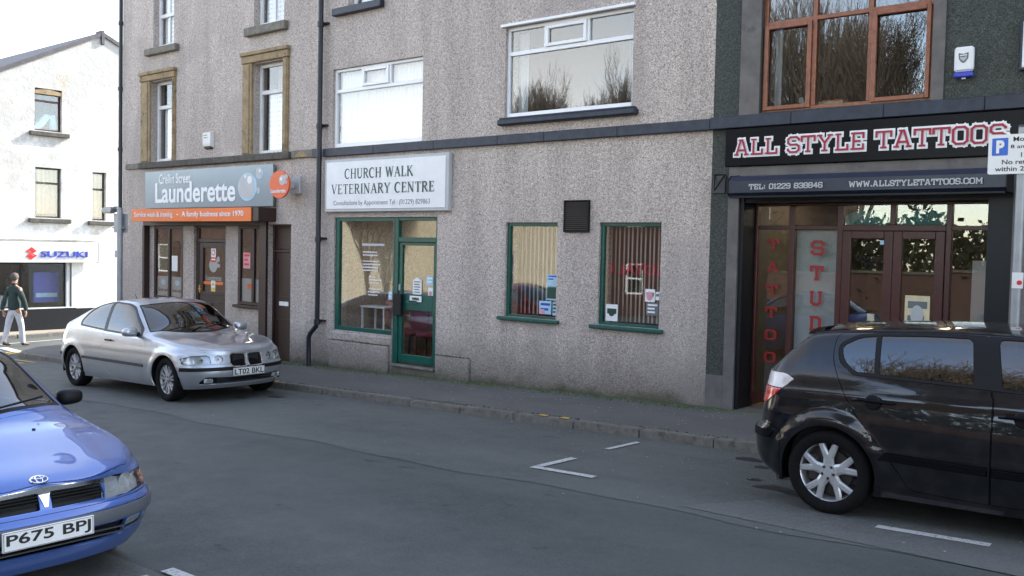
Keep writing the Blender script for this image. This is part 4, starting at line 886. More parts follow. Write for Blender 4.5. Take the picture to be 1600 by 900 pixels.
# ---------------- other side of the road (behind the camera, mirrored in the windows)
def plain_house(name, label, x0, x1, y0, y1, zt, mat, wins, roofh=1.6):
    t = thing(name, label, 'building')
    holes = wins
    mb = MB(); xs = sorted(set([x0, x1]+[v for h in holes for v in h[:2]])); zs = sorted(set([-2, zt]+[v for h in holes for v in h[2:]]))
    for a, b in zip(xs[:-1], xs[1:]):
        for c, d in zip(zs[:-1], zs[1:]):
            if any(h[0] < (a+b)/2 < h[1] and h[2] < (c+d)/2 < h[3] for h in holes): continue
            mb.quad((a, y1, c), (b, y1, c), (b, y1, d), (a, y1, d))
    mb.quad((x0, y0, -2), (x0, y1, -2), (x0, y1, zt), (x0, y0, zt)); mb.quad((x1, y0, -2), (x1, y1, -2), (x1, y1, zt), (x1, y0, zt)); mb.quad((x0, y0, -2), (x1, y0, -2), (x1, y0, zt), (x0, y0, zt))
    mb.build('wall', mat, t)
    ym = (y0+y1)/2; mb = MB(); mb.prism([(y1+.3, zt-.05), (ym, zt+roofh), (y0-.3, zt-.05)], x0-.15, x1+.15, 'x'); r = mb.build('roof', 'lead', t)
    for cx in (x0+.8,): MB().box(cx-.3, cx+.3, ym-.3, ym+.3, zt+roofh-.6, zt+roofh+.5).build('chimney', 'brick_dark', r)
    for a, b, c, d in holes:
        mb = MB(); mb.box(a, a+.07, y1-.12, y1-.05, c, d); mb.box(b-.07, b, y1-.12, y1-.05, c, d); mb.box(a+.07, b-.07, y1-.119, y1-.051, c, c+.07); mb.box(a+.07, b-.07, y1-.119, y1-.051, d-.07, d); mb.box(a+.07, b-.07, y1-.118, y1-.052, (c+d)/2-.03, (c+d)/2+.03)
        f = mb.build('window', 'upvc', t); MB().box(a+.06, b-.06, y1-.10, y1-.09, c+.06, d-.06).build('pane', 'glass_strong', f)
    MB().box(x0+.1, x1-.1, y0+.5, y0+.6, -1, zt-.2).build('inner_wall', 'interior_dark', t)
    return t
def ws(x0, n, dx, w_, z0, z1): return [(x0+i*dx, x0+i*dx+w_, z0, z1) for i in range(n)]
plain_house('cream_house', 'cream rendered two-storey house across the road, mirrored in the vet windows', -33, -20.6, -24, -17, 4.6, 'render_cream', ws(-32, 1, 2.6, 1.1, 3.0, 4.2)+ws(-24, 1, 2.6, 1.1, .3, 1.8))
pub = plain_house('brick_public_house', 'red brick public house across the road with white windows and ROYAL OAK lettering', -22.5, -13.5, -25, -20.0, 4.0, 'brick_dark', ws(-19.8, 4, 1.6, .8, 2.9, 3.8)+ws(-19.8, 4, 1.6, .8, .3, 1.5), 1.4)
t_ = text("ROYAL OAK", 'lettering', 'letter_red', pub, 0, 3.8, 0, .42, 0, bold=.03); t_.rotation_euler = (0,0,pi); t_.location = (-18.0, -19.97, 1.05)
plain_house('terraced_house', 'pale terraced house further along the opposite side of the road', -56, -38, -26, -18, 5.0, 'brick_dark', ws(-54, 5, 3.4, 1.2, 3.0, 4.4)+ws(-54, 5, 3.4, 1.2, .2, 1.8))
# unseen garden wall across the road, added to darken bright reflections
gw = thing('garden_wall', 'long sooty brick garden wall with stone coping across the road', 'wall')
for k_ in range(10):
    xa = -13.2+k_*3.0; MB().box(xa, xa+2.98, -16.1, -15.85, gz(xa)-.3, gz(xa)+1.75).build('wall_panel', 'brick_dark', gw); MB().box(xa, xa+2.98, -16.15, -15.80, gz(xa)+1.751, gz(xa)+1.83, .01).build('coping', 'dark_stone', gw)
hd = MB(); hr = random.Random(9)  # foliage added to block the bright low sky in reflections
for k_ in range(20000):
    x_ = hr.uniform(-13, 16.5); z_ = gz(x_)+hr.uniform(1.2, 3.1+.35*sin(x_*1.3)+.25*sin(x_*3.7)+hr.gauss(0, .16)); y_ = -17.0+hr.gauss(0, .45); s_ = hr.uniform(.08, .17); v1 = Vector((hr.gauss(0,1), hr.gauss(0,1), hr.gauss(0,1))).normalized()*s_; v2 = v1.orthogonal().normalized()*s_*.6; c_ = Vector((x_, y_, z_))
    hd.add([(c_-v1)[:], (c_+v2)[:], (c_+v1)[:], (c_-v2)[:]], [(0,1,2,3)])
o = hd.build('hedge', 'plant'); tag(o, 'dark evergreen hedge behind the garden wall across the road', 'hedge', kind='stuff')
# bare trees across the road
def tree_meshes(seed, H=13.0, lv=6):
    r = random.Random(seed); T = MB(); Cn = MB()
    def grow(p, d, ln, rad, lev):
        n = 3 if lev < 3 else 2; pts = [p]; q = p.copy(); dd = d.copy()
        for k in range(n):
            dd = (dd+Vector((r.gauss(0, .12), r.gauss(0, .12), r.gauss(.06, .06)))).normalized(); q = q+dd*ln/n; pts.append(q.copy())
        rr_ = [max(.008, rad*(1-.45*k/n)) for k in range(n+1)]
        (T if lev == 0 else Cn).tube(pts, rr_, 8 if lev == 0 else (5 if lev < 3 else 3), False)
        if lev >= lv: return
        m = 7 if lev == 0 else (5 if lev < 4 else 3)
        for k in range(m):
            t = 1.0 if k == 0 else r.uniform(.35 if lev else .5, 1); i = min(n-1, int(t*n)); st = pts[i].lerp(pts[i+1], t*n-i) if t < 1 else pts[-1]
            ax = Vector((r.gauss(0, 1), r.gauss(0, 1), r.gauss(0, .25))).normalized(); sp = .25 if k == 0 else r.uniform(.4, .75)
            nd = (dd+ax*sp+Vector((0, 0, .42))).normalized(); grow(st, nd, ln*r.uniform(.62, .82), rad*(.62 if k == 0 else .48), lev+1)
    grow(Vector((0, 0, 0)), Vector((0, 0, 1)), H*.27, .20, 0)
    return T, Cn
T_, C_ = tree_meshes(4)
tr = thing('bare_tree', 'x', 'tree', (-11, -23, gz(-11)), 0, 'bare trees across the road')
T_.build('trunk', 'bark', tr, smooth=True); C_.build('branches', 'bark', tr)
spots = [(-18.5,-27,0,1.15), (-12.3,-24,1.2,1.15), (-5.6,-18,2.4,1.35), (-1.4,-17.5,3.3,1.45), (2.4,-18,.6,1.4), (6,-17.5,1.9,1.35), (9.8,-18,4.0,1.4), (-31.5,-30,2.2,1.16), (-29.0,-31.5,5.0,1.12), (13.8,-18,5.2,1.35), (-24.3,-15.8,1.9,.62), (-29.5,-15.6,.7,.66)]
tl = ['behind the brick public house', 'first past the public house', 'third past the public house', 'fourth past the public house', 'fifth past the public house', 'sixth past the public house', 'seventh past the public house', 'tallest one behind the cream house', 'second one behind the cream house', 'last of the long row', 'small, by the near end of the cream house', 'small, by the far end of the cream house']
for i, (x, y, rz, s_) in enumerate(spots):
    o = tr if i == 0 else copy_tree(tr)
    o.location = (x, y, gz(x)); o.rotation_euler.z = rz; o.scale = (s_, s_, s_); o['label'] = 'bare leafless tree across the road, '+tl[i]
# ============================================================ CARS
def pch(xs, ys):
    """monotone cubic interpolation"""
    n = len(xs); h = [xs[i+1]-xs[i] for i in range(n-1)]; d = [(ys[i+1]-ys[i])/h[i] for i in range(n-1)]
    m = [d[0]]+[0 if d[i-1]*d[i] <= 0 else 2*d[i-1]*d[i]/(d[i-1]+d[i]) for i in range(1, n-1)]+[d[-1]]
    def f(x):
        if x <= xs[0]: return ys[0]
        if x >= xs[-1]: return ys[-1]
        lo = 0
        for i in range(n-1):
            if x <= xs[i+1]: lo = i; break
        t = (x-xs[lo])/h[lo]; t2 = t*t; t3 = t2*t
        return (2*t3-3*t2+1)*ys[lo]+(t3-2*t2+t)*h[lo]*m[lo]+(-2*t3+3*t2)*ys[lo+1]+(t3-t2)*h[lo]*m[lo+1]
    return f
def prof(d): return pch([a for a, b in d], [b for a, b in d])
def body_bm(P):
    """closed-plan car shell: waterlines below the shoulder, cross-sections above it"""
    Z_C, Z_S, Z_B, DR, TU = prof(P['zc']), prof(P['zs']), prof(P['zb']), prof(P['drop']), prof(P['tumble'])
    XF, XR, FW, WX_ = prof(P['xf']), prof(P['xr']), prof(P['fz']), prof(P['wx'])
    W = P['W']/2; af, nf, ar, nr = P['af'], P['nf'], P['ar'], P['nr']; NT, NL, N1, N2 = P.get('res', (190, 20, 12, 16))
    # parameter samples: fine near arc corners
    def plan(t, z, zr):
        xf, xr = XF(z), XR(z); w_ = W*FW(zr)
        L_ = [0, P['af']*1.25+W*.55, 0, 0]
        a1 = .28; a2 = .72
        if t < a1:
            th = (t/a1)*pi/2; x = xf-af+af*max(0, cos(th))**(2/nf); y = w_*max(0, sin(th))**(2/nf)
        elif t > a2:
            th = ((1-t)/(1-a2))*pi/2; x = xr+ar-ar*max(0, cos(th))**(2/nr); y = w_*max(0, sin(th))**(2/nr)
        else:
            k = (t-a1)/(a2-a1); x = (xf-af)+(xr+ar-xf+af)*k; y = w_
        return x, y*WX_(x)
    # reparametrise by arc length of the mid waterline
    M_ = 1500; pts = [plan(i/M_, .5, .5) for i in range(M_+1)]; cum = [0]
    for a, b in zip(pts[:-1], pts[1:]): cum.append(cum[-1]+math.hypot(a[0]-b[0], a[1]-b[1]))
    ts = []; j = 0
    for i in range(NT+1):
        s = cum[-1]*i/NT
        while j < M_-1 and cum[j+1] < s: j += 1
        ts.append((j+(s-cum[j])/max(1e-9, cum[j+1]-cum[j]))/M_)
    ts[-1] = 1
    ax_f, ax_r, ra = P['axle_f'], P['axle_r'], P['r_arch']
    rows = []
    for t in ts:
        xg = plan(t, .5, .5)[0]; zs = Z_S(xg)
        for _ in range(2): xg = plan(t, zs, 1)[0]; zs = Z_S(xg)
        zb = Z_B(plan(t, .3, 0)[0]); col = []
        for i in range(NL+1):
            zr = i/NL; z = zb+(zs-zb)*zr; x, y = plan(t, z, zr)
            for axl in (ax_f, ax_r):       # flared arches
                d = math.hypot(x-axl, z-P['z_axle']); q = (d-ra)/P.get('flare_w', .07)
                if q < 1.6 and y > W*.7: y += P.get('flare', .012)*(1 if q < .6 else max(0, 1-(q-.6)))
            for (za, zb_, amt) in P.get('creases', ()):     # body-side creases
                if za < z < zb_ and y > W*.6: y += amt*sin(pi*(z-za)/(zb_-za))
            col.append((x, y, z))
        xs_, ys_, _z = col[-1]
        zc = Z_C(xs_); k = min(1, ys_/(W*.9)); 
        e = zc-DR(xs_)-zs; mn = .03; e = .5*(e+mn+sqrt((e-mn)**2+.0009)); e = min(e, max(.001, zc-zs)) if zc-zs < mn*1.5 else min(e, zc-zs-.004)
        e = max(e, .001)*k+(1-k)*max(.0005, (zc-zs)*.5)
        inn = (.045*k+max(0, e-.03)*TU(xs_)); ye = max(ys_-inn, ys_*.8 if k < 1 else 0); ze = zs+e
        top = []
        for i in range(1, N1+1):
            q = i/N1; bul = P.get('bulge', .012)*sin(pi*q)*min(1, e/.3); top.append((xs_, ys_+(ye-ys_)*q+bul, zs+e*q))
        for i in range(1, N2+1):
            q = i/N2; yy = ye*(1-q); zz = ze+(zc-ze)*(1-(1-q)**2.1)
            for (rx0, rx1, ry0, ry1, rw, amt) in P.get('ridges', ()):
                if rx0 < xs_ < rx1:
                    u_ = (xs_-rx0)/(rx1-rx0); yr = ry0+(ry1-ry0)*u_; fade = min(1, min(u_, 1-u_)*5); zz += amt*fade*math.exp(-((yy-yr)/rw)**2)
            top.append((xs_, yy, zz))
        # round the cant rail / shoulder in the section
        sec = col+top; r0 = NL-1
        for it in range(3):
            new = list(sec)
            for i in range(r0, len(sec)-2):
                a, b, c = sec[i-1], sec[i], sec[i+1]; new[i] = (b[0], b[1]*.5+(a[1]+c[1])*.25, b[2]*.5+(a[2]+c[2])*.25)
            sec = new
        rows.append(sec)
    NRW = len(rows[0]); bm = bmesh.new(); V = {}
    for side in (1, -1):
        for i, sec in enumerate(rows):
            for j, p in enumerate(sec):
                V[(side, i, j)] = bm.verts.new((p[0], p[1]*side, p[2]))
    for side in (1, -1):
        for i in range(len(rows)-1):
            for j in range(NRW-1):
                q = [V[(side, i, j)], V[(side, i+1, j)], V[(side, i+1, j+1)], V[(side, i, j+1)]]
                try: bm.faces.new(q if side > 0 else q[::-1])
                except ValueError: pass
    bmesh.ops.remove_doubles(bm, verts=bm.verts, dist=.0006); bmesh.ops.dissolve_degenerate(bm, edges=bm.edges, dist=.0003)
    for it in range(2):                # soften the leading edges
        sel = [v for v in bm.verts if (v.co.x > P['xtip']-.12 or v.co.x < P['xtail']+.10) and not v.is_boundary and v.co.z > .3]
        bmesh.ops.smooth_vert(bm, verts=sel, factor=.5, use_axis_x=True, use_axis_y=True, use_axis_z=True)
    bm.normal_update()
    s_ = sum((f.normal.z*f.calc_area() for f in bm.faces))
    if s_ < 0: bmesh.ops.reverse_faces(bm, faces=bm.faces)
    return bm
AX = {'side': (0, 2), 'front': (1, 2), 'top': (0, 1)}
def cut_region(bm, lay, pid, proj, poly, cond, dist=0):
    ia, ib = AX[proj]; pts = [Vector(p) for p in poly]
    a0 = min(p.x for p in pts)-.0; a1 = max(p.x for p in pts); b0 = min(p.y for p in pts); b1 = max(p.y for p in pts)
    n = len(pts)
    def ext(f):
        A = [v.co[ia] for v in f.verts]; Bv = [v.co[ib] for v in f.verts]; return (min(A), max(A), min(Bv), max(Bv))
    cand = {}
    for f in bm.faces:
        if f[lay]: continue
        e_ = ext(f)
        if e_[1] < a0-.04 or e_[0] > a1+.04 or e_[3] < b0-.04 or e_[2] > b1+.04: continue
        if cond(f.calc_center_median(), f.normal): cand[f] = e_
    for i in range(n):
        p, q = pts[i], pts[(i+1) % n]; d = q-p
        if d.length < 1e-6: continue
        # restrict the cut to faces near this edge
        e0, e1 = min(p.x, q.x)-.03, max(p.x, q.x)+.03; g0_, g1_ = min(p.y, q.y)-.03, max(p.y, q.y)+.03
        fs = [f for f, e_ in cand.items() if e_[1] >= e0 and e_[0] <= e1 and e_[3] >= g0_ and e_[2] <= g1_]
        if not fs: continue
        no = Vector((0, 0, 0)); no[ia] = -d.y; no[ib] = d.x; co = Vector((0, 0, 0)); co[ia] = p.x; co[ib] = p.y
        geom = list({e for f in fs for e in f.edges})+list({v for f in fs for v in f.verts})+fs
        r_ = bmesh.ops.bisect_plane(bm, geom=geom, dist=.00005, plane_co=co, plane_no=no)
        for f in fs: cand.pop(f, None)
        for f in r_['geom']:
            if isinstance(f, bmesh.types.BMFace) and f.is_valid: cand[f] = ext(f)
        cand = {f: e_ for f, e_ in cand.items() if f.is_valid}
    def inside(x, y):
        c = False; j = n-1
        for i in range(n):
            if (pts[i].y > y) != (pts[j].y > y) and x < (pts[j].x-pts[i].x)*(y-pts[i].y)/(pts[j].y-pts[i].y)+pts[i].x: c = not c
            j = i
        return c
    for f in cand:
        if f[lay]: continue
        c = f.calc_center_median()
        if inside(c[ia], c[ib]) and cond(c, f.normal): f[lay] = pid
def circle_poly(cx, cz, r, n=28, rz=None): return [(cx+r*cos(2*pi*k/n), cz+(rz or r)*sin(2*pi*k/n)) for k in range(n)]
def extract(bm, lay, pid, smp, name, mat, parent, offset=0.0, gap=.0025, lip=.02, keep_y=None):
    """turn the faces of one region into a panel with shut-line gap and turned-in lip"""
    fs = [f for f in bm.faces if f[lay] == pid]
    if keep_y: fs = [f for f in fs if f.calc_center_median().y*keep_y > 0]
    if not fs: return None
    fset = set(fs); vm = {}; co = []; nn = []; faces = []
    inward = {}
    if lip or gap:
        for f in fs:
            for e in f.edges:
                k = sum(1 for g in e.link_faces if g in fset)
                if k == 1 and len(e.link_faces) >= 1:
                    m = (e.verts[0].co+e.verts[1].co)/2; d = f.calc_center_median()-m; ed = (e.verts[1].co-e.verts[0].co)
                    if ed.length < 1e-7: continue
                    ed.normalize(); d -= ed*d.dot(ed)
                    if d.length < 1e-7: continue
                    d.normalize()
                    for v in e.verts: inward.setdefault(v, Vector()); inward[v] += d
    def nrm(v): return smp(v.co)
    for f in fs:
        idx = []
        for v in f.verts:
            if v not in vm:
                n_ = nrm(v); p = v.co+n_*offset
                if v in inward and inward[v].length > 1e-6: p = p+inward[v].normalized()*gap
                vm[v] = len(co); co.append(p); nn.append(n_)
            idx.append(vm[v])
        faces.append(idx)
    if lip:
        lm = {}
        for f in fs:
            for l in f.loops:
                e = l.edge
                if sum(1 for g in e.link_faces if g in fset) != 1: continue
                a, b = l.vert, l.link_loop_next.vert; q = []
                for v in (b, a):
                    if v not in lm:
                        dn = -(inward.get(v, Vector((0,0,1)))); dn = dn.normalized() if dn.length > 1e-6 else Vector((0,0,1))
                        n_ = nn[vm[v]]; co.append(co[vm[v]].copy()); nn.append((dn+n_*.6).normalized()); co.append(co[vm[v]]-n_*lip); nn.append(dn); lm[v] = len(co)-2
                    q.append(lm[v])
                faces.append([q[0], q[1], q[1]+1, q[0]+1])
    me = bpy.data.meshes.new(name); me.from_pydata([c[:] for c in co], [], faces); 
    for p in me.polygons: p.use_smooth = True
    me.update()
    try: me.normals_split_custom_set_from_vertices([n_[:] for n_ in nn])
    except Exception as ex: print('normals', ex)
    return link(name, me, mat, parent)
def lathe(prof_, n=48, axis='y'):
    mb = MB(); m = len(prof_)
    for k in range(n):
        a = 2*pi*k/n
        for (r, y) in prof_: mb.v.append((r*cos(a), y, r*sin(a)))
    for k in range(n):
        k2 = (k+1) % n
        for i in range(m-1): mb.f.append([k*m+i, k*m+i+1, k2*m+i+1, k2*m+i]); mb.m.append(0)
    return mb
def make_wheel(parent, x, y, z, R, rim_r, width, style, steer=0, out=-1):
    """tyre part with rim, brake and hub; out=-1 faces -y"""
    w2 = width/2
    prof_ = [(rim_r-.012, w2*.72), (rim_r, w2*.86), (rim_r+.014, w2*.94), ((R+rim_r)/2, w2*1.02), (R-.030, w2*.97), (R-.012, w2*.86), (R-.003, w2*.66), (R, w2*.35), (R, w2*.30), (R-.007, w2*.28), (R-.007, w2*.22), (R, w2*.20), (R, 0), (R, -w2*.20), (R-.007, -w2*.22), (R-.007, -w2*.28), (R, -w2*.30), (R-.003, -w2*.66), (R-.012, -w2*.86), (R-.03, -w2*.97), ((R+rim_r)/2, -w2*1.02), (rim_r+.014, -w2*.94), (rim_r, -w2*.86), (rim_r-.012, -w2*.72)]
    prof_ = [(r, yy*out) for r, yy in prof_]
    ty = lathe(prof_, 56).build('wheel', 'rubber', parent, smooth=True, loc=(x, y, z)); ty.rotation_euler.z = steer
    rf = w2*.80
    rim = [(rim_r+.004, rf), (rim_r+.004, rf-.012), (rim_r-.012, rf-.016), (rim_r-.018, rf-.05), (rim_r-.03, -w2*.4), (rim_r-.03, -w2*.75)]
    mb = lathe([(r, yy*out) for r, yy in rim], 56)
    def spoke(a, wa, wb, r0, r1, d0, d1, th=.03, bend=0):
        ca, sa = cos(a), sin(a); cb, sb = cos(a+bend), sin(a+bend)
        p0 = Vector((r0*ca, 0, r0*sa)); p1 = Vector((r1*cb, 0, r1*sb)); d = (p1-p0).normalized(); n_ = Vector((-d.z, 0, d.x))
        vs = []
        for p, w_, dd in ((p0, wa, d0), (p1, wb, d1)):
            for s_, k in ((-1, 0), (-.55, 1), (.55, 1), (1, 0)):
                q = p+n_*w_*s_/2; vs.append((q.x, out*(dd-(0 if k else .012)), q.z))
            for s_ in (1, -1): q = p+n_*w_*s_/2; vs.append((q.x, out*(dd-th), q.z))
        fs = [(0,1,7,6), (1,2,8,7), (2,3,9,8), (3,4,10,9), (4,5,11,10), (5,0,6,11)]
        mb.add(vs, fs)
    if style == 'multi':
        for k in range(7):
            a = 2*pi*k/7+.2
            for s_ in (-1, 1): spoke(a+s_*.10, .032, .026, .045, rim_r-.012, rf-.018, rf-.012, bend=s_*.09)
    elif style == 'bold':
        for k in range(5):
            a = 2*pi*k/5+pi/2+.02
            spoke(a, .088, .075, .03, rim_r*.56, rf-.012, rf-.008)
            for s_ in (-1, 1): spoke(a+s_*.09, .055, .045, rim_r*.46, rim_r-.008, rf-.009, rf-.010, bend=s_*.17)
    else:
        for k in range(6): spoke(2*pi*k/6, .07, .06, .03, rim_r-.01, rf-.02, rf-.012)
    mb.v = list(mb.v); r_ = mb.build('rim', 'alloy' if style == 'bold' else 'alloy_dull', ty, smooth=False)
    for p in r_.data.polygons[:56*5]: p.use_smooth = True
    hub = MB(); hub.add(*_cyl(.062, out*(rf-.03), out*(rf-.004), 20)); hub.add(*_cyl(.034, out*(rf-.004), out*(rf+.004), 16)); hub.build('hub_cap', 'alloy' if style == 'bold' else 'alloy_dull', ty)
    bolts = MB()
    for k in range(5):
        a = 2*pi*k/5+pi/2+.65; bolts.add(*_cyl(.011, out*(rf-.012), out*(rf+.002), 8, .048*cos(a), .048*sin(a)))
    bolts.build('wheel_bolt', 'steel_dark', ty)
    br = MB(); br.add(*_cyl(rim_r*.72, out*(.005), out*(.02), 32)); br.box(-rim_r*.72, -rim_r*.35, min(0, out*.05), max(0, out*.05), -.09, .12, .02); br.add(*_cyl(rim_r-.03, -out*.03, -out*.022, 32)); br.build('brake_disc', 'steel_dark', ty)
    return ty
def _cyl(r, y0, y1, n, cx=0, cz=0):
    vs = [(cx+r*cos(2*pi*k/n), y0, cz+r*sin(2*pi*k/n)) for k in range(n)]+[(cx+r*cos(2*pi*k/n), y1, cz+r*sin(2*pi*k/n)) for k in range(n)]
    return vs, [list(range(n)), list(range(n, 2*n))]+[(k, (k+1) % n, n+(k+1) % n, n+k) for k in range(n)]
def well(parent, x, z, r, ys, w_, out):
    mb = MB(); n = 20; vs = []
    for k in range(n+1):
        a = -.25+(pi+.5)*k/n
        vs += [(x+(r+.01)*cos(a), ys, z+(r+.01)*sin(a)), (x+(r+.01)*cos(a), ys-out*w_, z+(r+.01)*sin(a))]
    mb.add(vs, [(2*k, 2*k+2, 2*k+3, 2*k+1) for k in range(n)])
    mb.add([vs[2*k+1] for k in range(n+1)], [list(range(n+1))]); mb.build('wheel_well', 'trim', parent)
def number_plate(parent, txt, x, y, z, w_=.52, h=.111, tilt=0, face=1, mat='plate_white'):
    o = MB().box(-.006, .006, -w_/2, w_/2, -h/2, h/2, .003).build('number_plate', mat, parent, loc=(x, y, z)); o.rotation_euler.y = tilt
    n = 7; t = text(txt, 'lettering', 'plate_black', o, -w_*.46, w_*.46, -h*.36, h*.36, .0065, 'x+', bold=.018, depth=.001)
    mb = MB()
    for (a, b, c, d) in ((-w_*.488, w_*.488, h*.44, h*.46), (-w_*.488, w_*.488, -h*.46, -h*.44), (-w_*.488, -w_*.482, -h*.44, h*.44), (w_*.482, w_*.488, -h*.44, h*.44)): mb.box(.0062, .0068, a, b, c, d)
    mb.build('plate_border', 'plate_black', o); return o
def mirror(parent, x, y, z, out, mat, base='trim', s=1):
    """door mirror: shell with glass behind"""
    bm = bmesh.new(); bmesh.ops.create_uvsphere(bm, u_segments=20, v_segments=12, radius=1)
    for v in bm.verts:
        c = v.co; sx = abs(c.x)**.75*(1 if c.x > 0 else -1); sy = abs(c.y)**.6*(1 if c.y > 0 else -1); sz = abs(c.z)**.65*(1 if c.z > 0 else -1)
        v.co = Vector((max(sx, -.35)*.085*s, sy*.115*s, sz*.072*s*(1-.12*sy*out)))
    me = bpy.data.meshes.new('door_mirror'); bm.to_mesh(me); bm.free(); o = link('door_mirror', me, mat, parent, (x, y+out*.13*s, z), True)
    MB().box(-.033*s, -.031*s, -.095*s, .095*s, -.055*s, .055*s, .0).build('mirror_glass', 'chrome', o)
    MB().tube([(.0, -out*.17*s, -.035), (.0, -out*.09*s, -.05*s)], [.035, .028], 8).build('mirror_arm', base, o); return o
def seats(parent, P):
    for (x, y) in ((P['seat_x'], .36), (P['seat_x'], -.36), (P['seat_x']-.85, .36), (P['seat_x']-.85, -.36)):
        mb = MB(); mb.box(x-.25, x+.27, y-.24, y+.24, .30, .52, .06); mb.prism([(x-.34, .5), (x-.18, .5), (x-.30, 1.02), (x-.40, 1.02)], y-.23, y+.23); mb.box(x-.43, x-.35, y-.13, y+.13, 1.05, 1.22, .03); mb.build('seat', 'car_interior', parent)
def make_car(name, label, cat, P, loc, rz=0):
    t = thing(name, label, cat, loc, rz); bm = body_bm(P); lay = bm.faces.layers.int.new('part')
    # sampler of smooth normals of the uncut shell
    bm.normal_update(); bm.verts.ensure_lookup_table(); bm.faces.ensure_lookup_table()
    ref = bm.copy(); ref.verts.ensure_lookup_table(); ref.faces.ensure_lookup_table(); ref.normal_update(); bvh = BVHTree.FromBMesh(ref)
    def smp(co):
        loc_, n_, i, d = bvh.find_nearest(co)
        f = ref.faces[i]; tot = 0; acc = Vector()
        for v in f.verts:
            w_ = 1/((v.co-loc_).length_squared+1e-8); acc += v.normal*w_; tot += w_
        return (acc/tot).normalized()
    za = P['z_axle']; ra = P['r_arch']
    for axl in (P['axle_f'], P['axle_r']):
        cut_region(bm, lay, 999, 'side', circle_poly(axl, za, ra, 40), lambda c, n: abs(c.y) > P['W']*.33 and abs(n.y) > .4)
    made = {}
    for i, rg in enumerate(P['regions']):
        nm, proj, poly, cond = rg[0], rg[1], rg[2], rg[3]; cut_region(bm, lay, i+1, proj, poly, cond)
    extract(bm, lay, 0, smp, 'body', P['paint'], t, 0, .0015, .018)
    for i, rg in enumerate(P['regions']):
        nm, mat = rg[0], rg[4]; o = rg[5] if len(rg) > 5 else {}
        sides = (1, -1) if o.get('split') else (None,)
        for s_ in sides:
            ob = extract(bm, lay, i+1, smp, nm, mat, t, o.get('off', 0), o.get('gap', .0035), o.get('lip', .02), s_)
            if ob is not None: made.setdefault(nm, []).append(ob)
            if ob is not None and o.get('back'):
                bo = extract(bm, lay, i+1, smp, 'reflector' if 'light' in nm else 'backing', o['back'], ob, -o.get('bd', .05), .004, -.0 if not o.get('bl') else -o['bl'], s_)
    ref.free(); bm.free()
    W = P['W']/2
    for axl, st in ((P['axle_f'], P.get('steer', 0)), (P['axle_r'], 0)):
        for out in (-1, 1):
            well(t, axl, za, ra, out*(W-.03), .34, out)
            make_wheel(t, axl, out*(W-P.get('inset', .02)-P['tw']/2), za, P['r_tyre'], P['r_rim'], P['tw'], P['wheel'], st, out)
    mb = MB(); mb.box(P['xtail']+.25, P['xtip']-.25, -W+.30, W-.30, .17, .24, .02); mb.box(P['axle_r']+ra+.01, P['axle_f']-ra-.01, -W+.06, W-.06, .19, .27, .02); mb.build('underbody', 'trim', t)
    xd = P['cowl']; mb = MB(); mb.box(xd-.55, xd-.12, -W+.16, W-.16, .62, .86, .05); mb.box(P['axle_r']-.1, xd-.1, -W+.12, W-.12, .22, .30, .02); mb.box(P['axle_r']-.35, P['axle_r']+.05, -W+.14, W-.14, .3, .84, .03); mb.build('dashboard', 'car_interior', t)
    seats(t, P)
    sw = MB(); n = 20; c = Vector((xd-.62, -.36, .88)); ax1 = Vector((0, 1, 0)); ax2 = Vector((.42, 0, .9))
    pts = [c+(ax1*cos(2*pi*k/n)+ax2*sin(2*pi*k/n))*.18 for k in range(n+1)]; sw.tube(pts, .014, 6); sw.tube([c, (xd-.3, -.36, .75)], .03, 6); sw.build('steering_wheel', 'car_interior', t)
    return t, made
anyc = lambda c, n: True
fr = lambda c, n: n.x > .12
frl = lambda c, n: n.x > .05 and c.x > 1.0
sd_ = lambda c, n: abs(n.y) > .45
up = lambda c, n: n.z > .25
# ---------------- silver three-door hatchback
def both(poly): return poly
def mir(poly): return [(-a, b) for a, b in poly][::-1]
SIL = dict(W=1.751, axle_f=1.3625, axle_r=-1.3625, z_axle=.312, r_tyre=.315, r_rim=.218, r_arch=.352, tw=.205, wheel='multi', paint='silver', xtip=2.13, xtail=-2.13, cowl=1.02, seat_x=.05, steer=radians(-3), inset=.03,
 zc=[(-2.13,.92), (-2.04,.985), (-1.95,1.02), (-1.86,1.04), (-1.5,1.165), (-1.1,1.295), (-.7,1.385), (-.25,1.422), (.02,1.412), (.24,1.368), (.50,1.245), (.80,1.045), (.98,.93), (1.09,.905), (1.35,.878), (1.7,.828), (1.95,.79), (2.06,.735), (2.13,.67)],
 zs=[(-2.13,.80), (-2.0,.91), (-1.7,.955), (-1.2,.95), (0,.915), (.8,.872), (1.2,.838), (1.6,.782), (1.9,.715), (2.13,.645)],
 zb=[(-2.13,.26), (-1.9,.20), (-1.0,.19), (1.0,.19), (1.8,.19), (2.13,.20)],
 drop=[(-2.13,.02), (-1.9,.04), (-1.6,.09), (-1.1,.06), (-.7,.05), (.0,.055), (.25,.085), (.7,.17), (.9,.10), (1.06,.06), (2.13,.04)],
 tumble=[(-2.1,.45), (0,.40), (1,.42), (2.1,.3)],
 xf=[(.2,2.03), (.28,2.09), (.42,2.13), (.50,2.125), (.54,2.10), (.60,2.085), (.68,2.06), (.75,1.98)],
 xr=[(.2,-2.02), (.4,-2.12), (.55,-2.13), (.60,-2.10), (.8,-2.06), (.93,-2.0)],
 fz=[(0,.925), (.12,.965), (.3,.99), (.5,1.0), (.7,.992), (.85,.975), (1,.948)],
 wx=[(-2.13,.97), (-1.5,.985), (-1.0,.995), (0,1), (1.0,.995), (1.5,.99), (2.13,.97)],
 af=.62, nf=2.55, ar=.5, nr=2.8, flare=.012, creases=((.66,.72,.006),), ridges=((1.15,2.1,.52,.27,.05,.010), (1.15,2.1,-.52,-.27,.05,.010)), res=(210, 22, 12, 18))
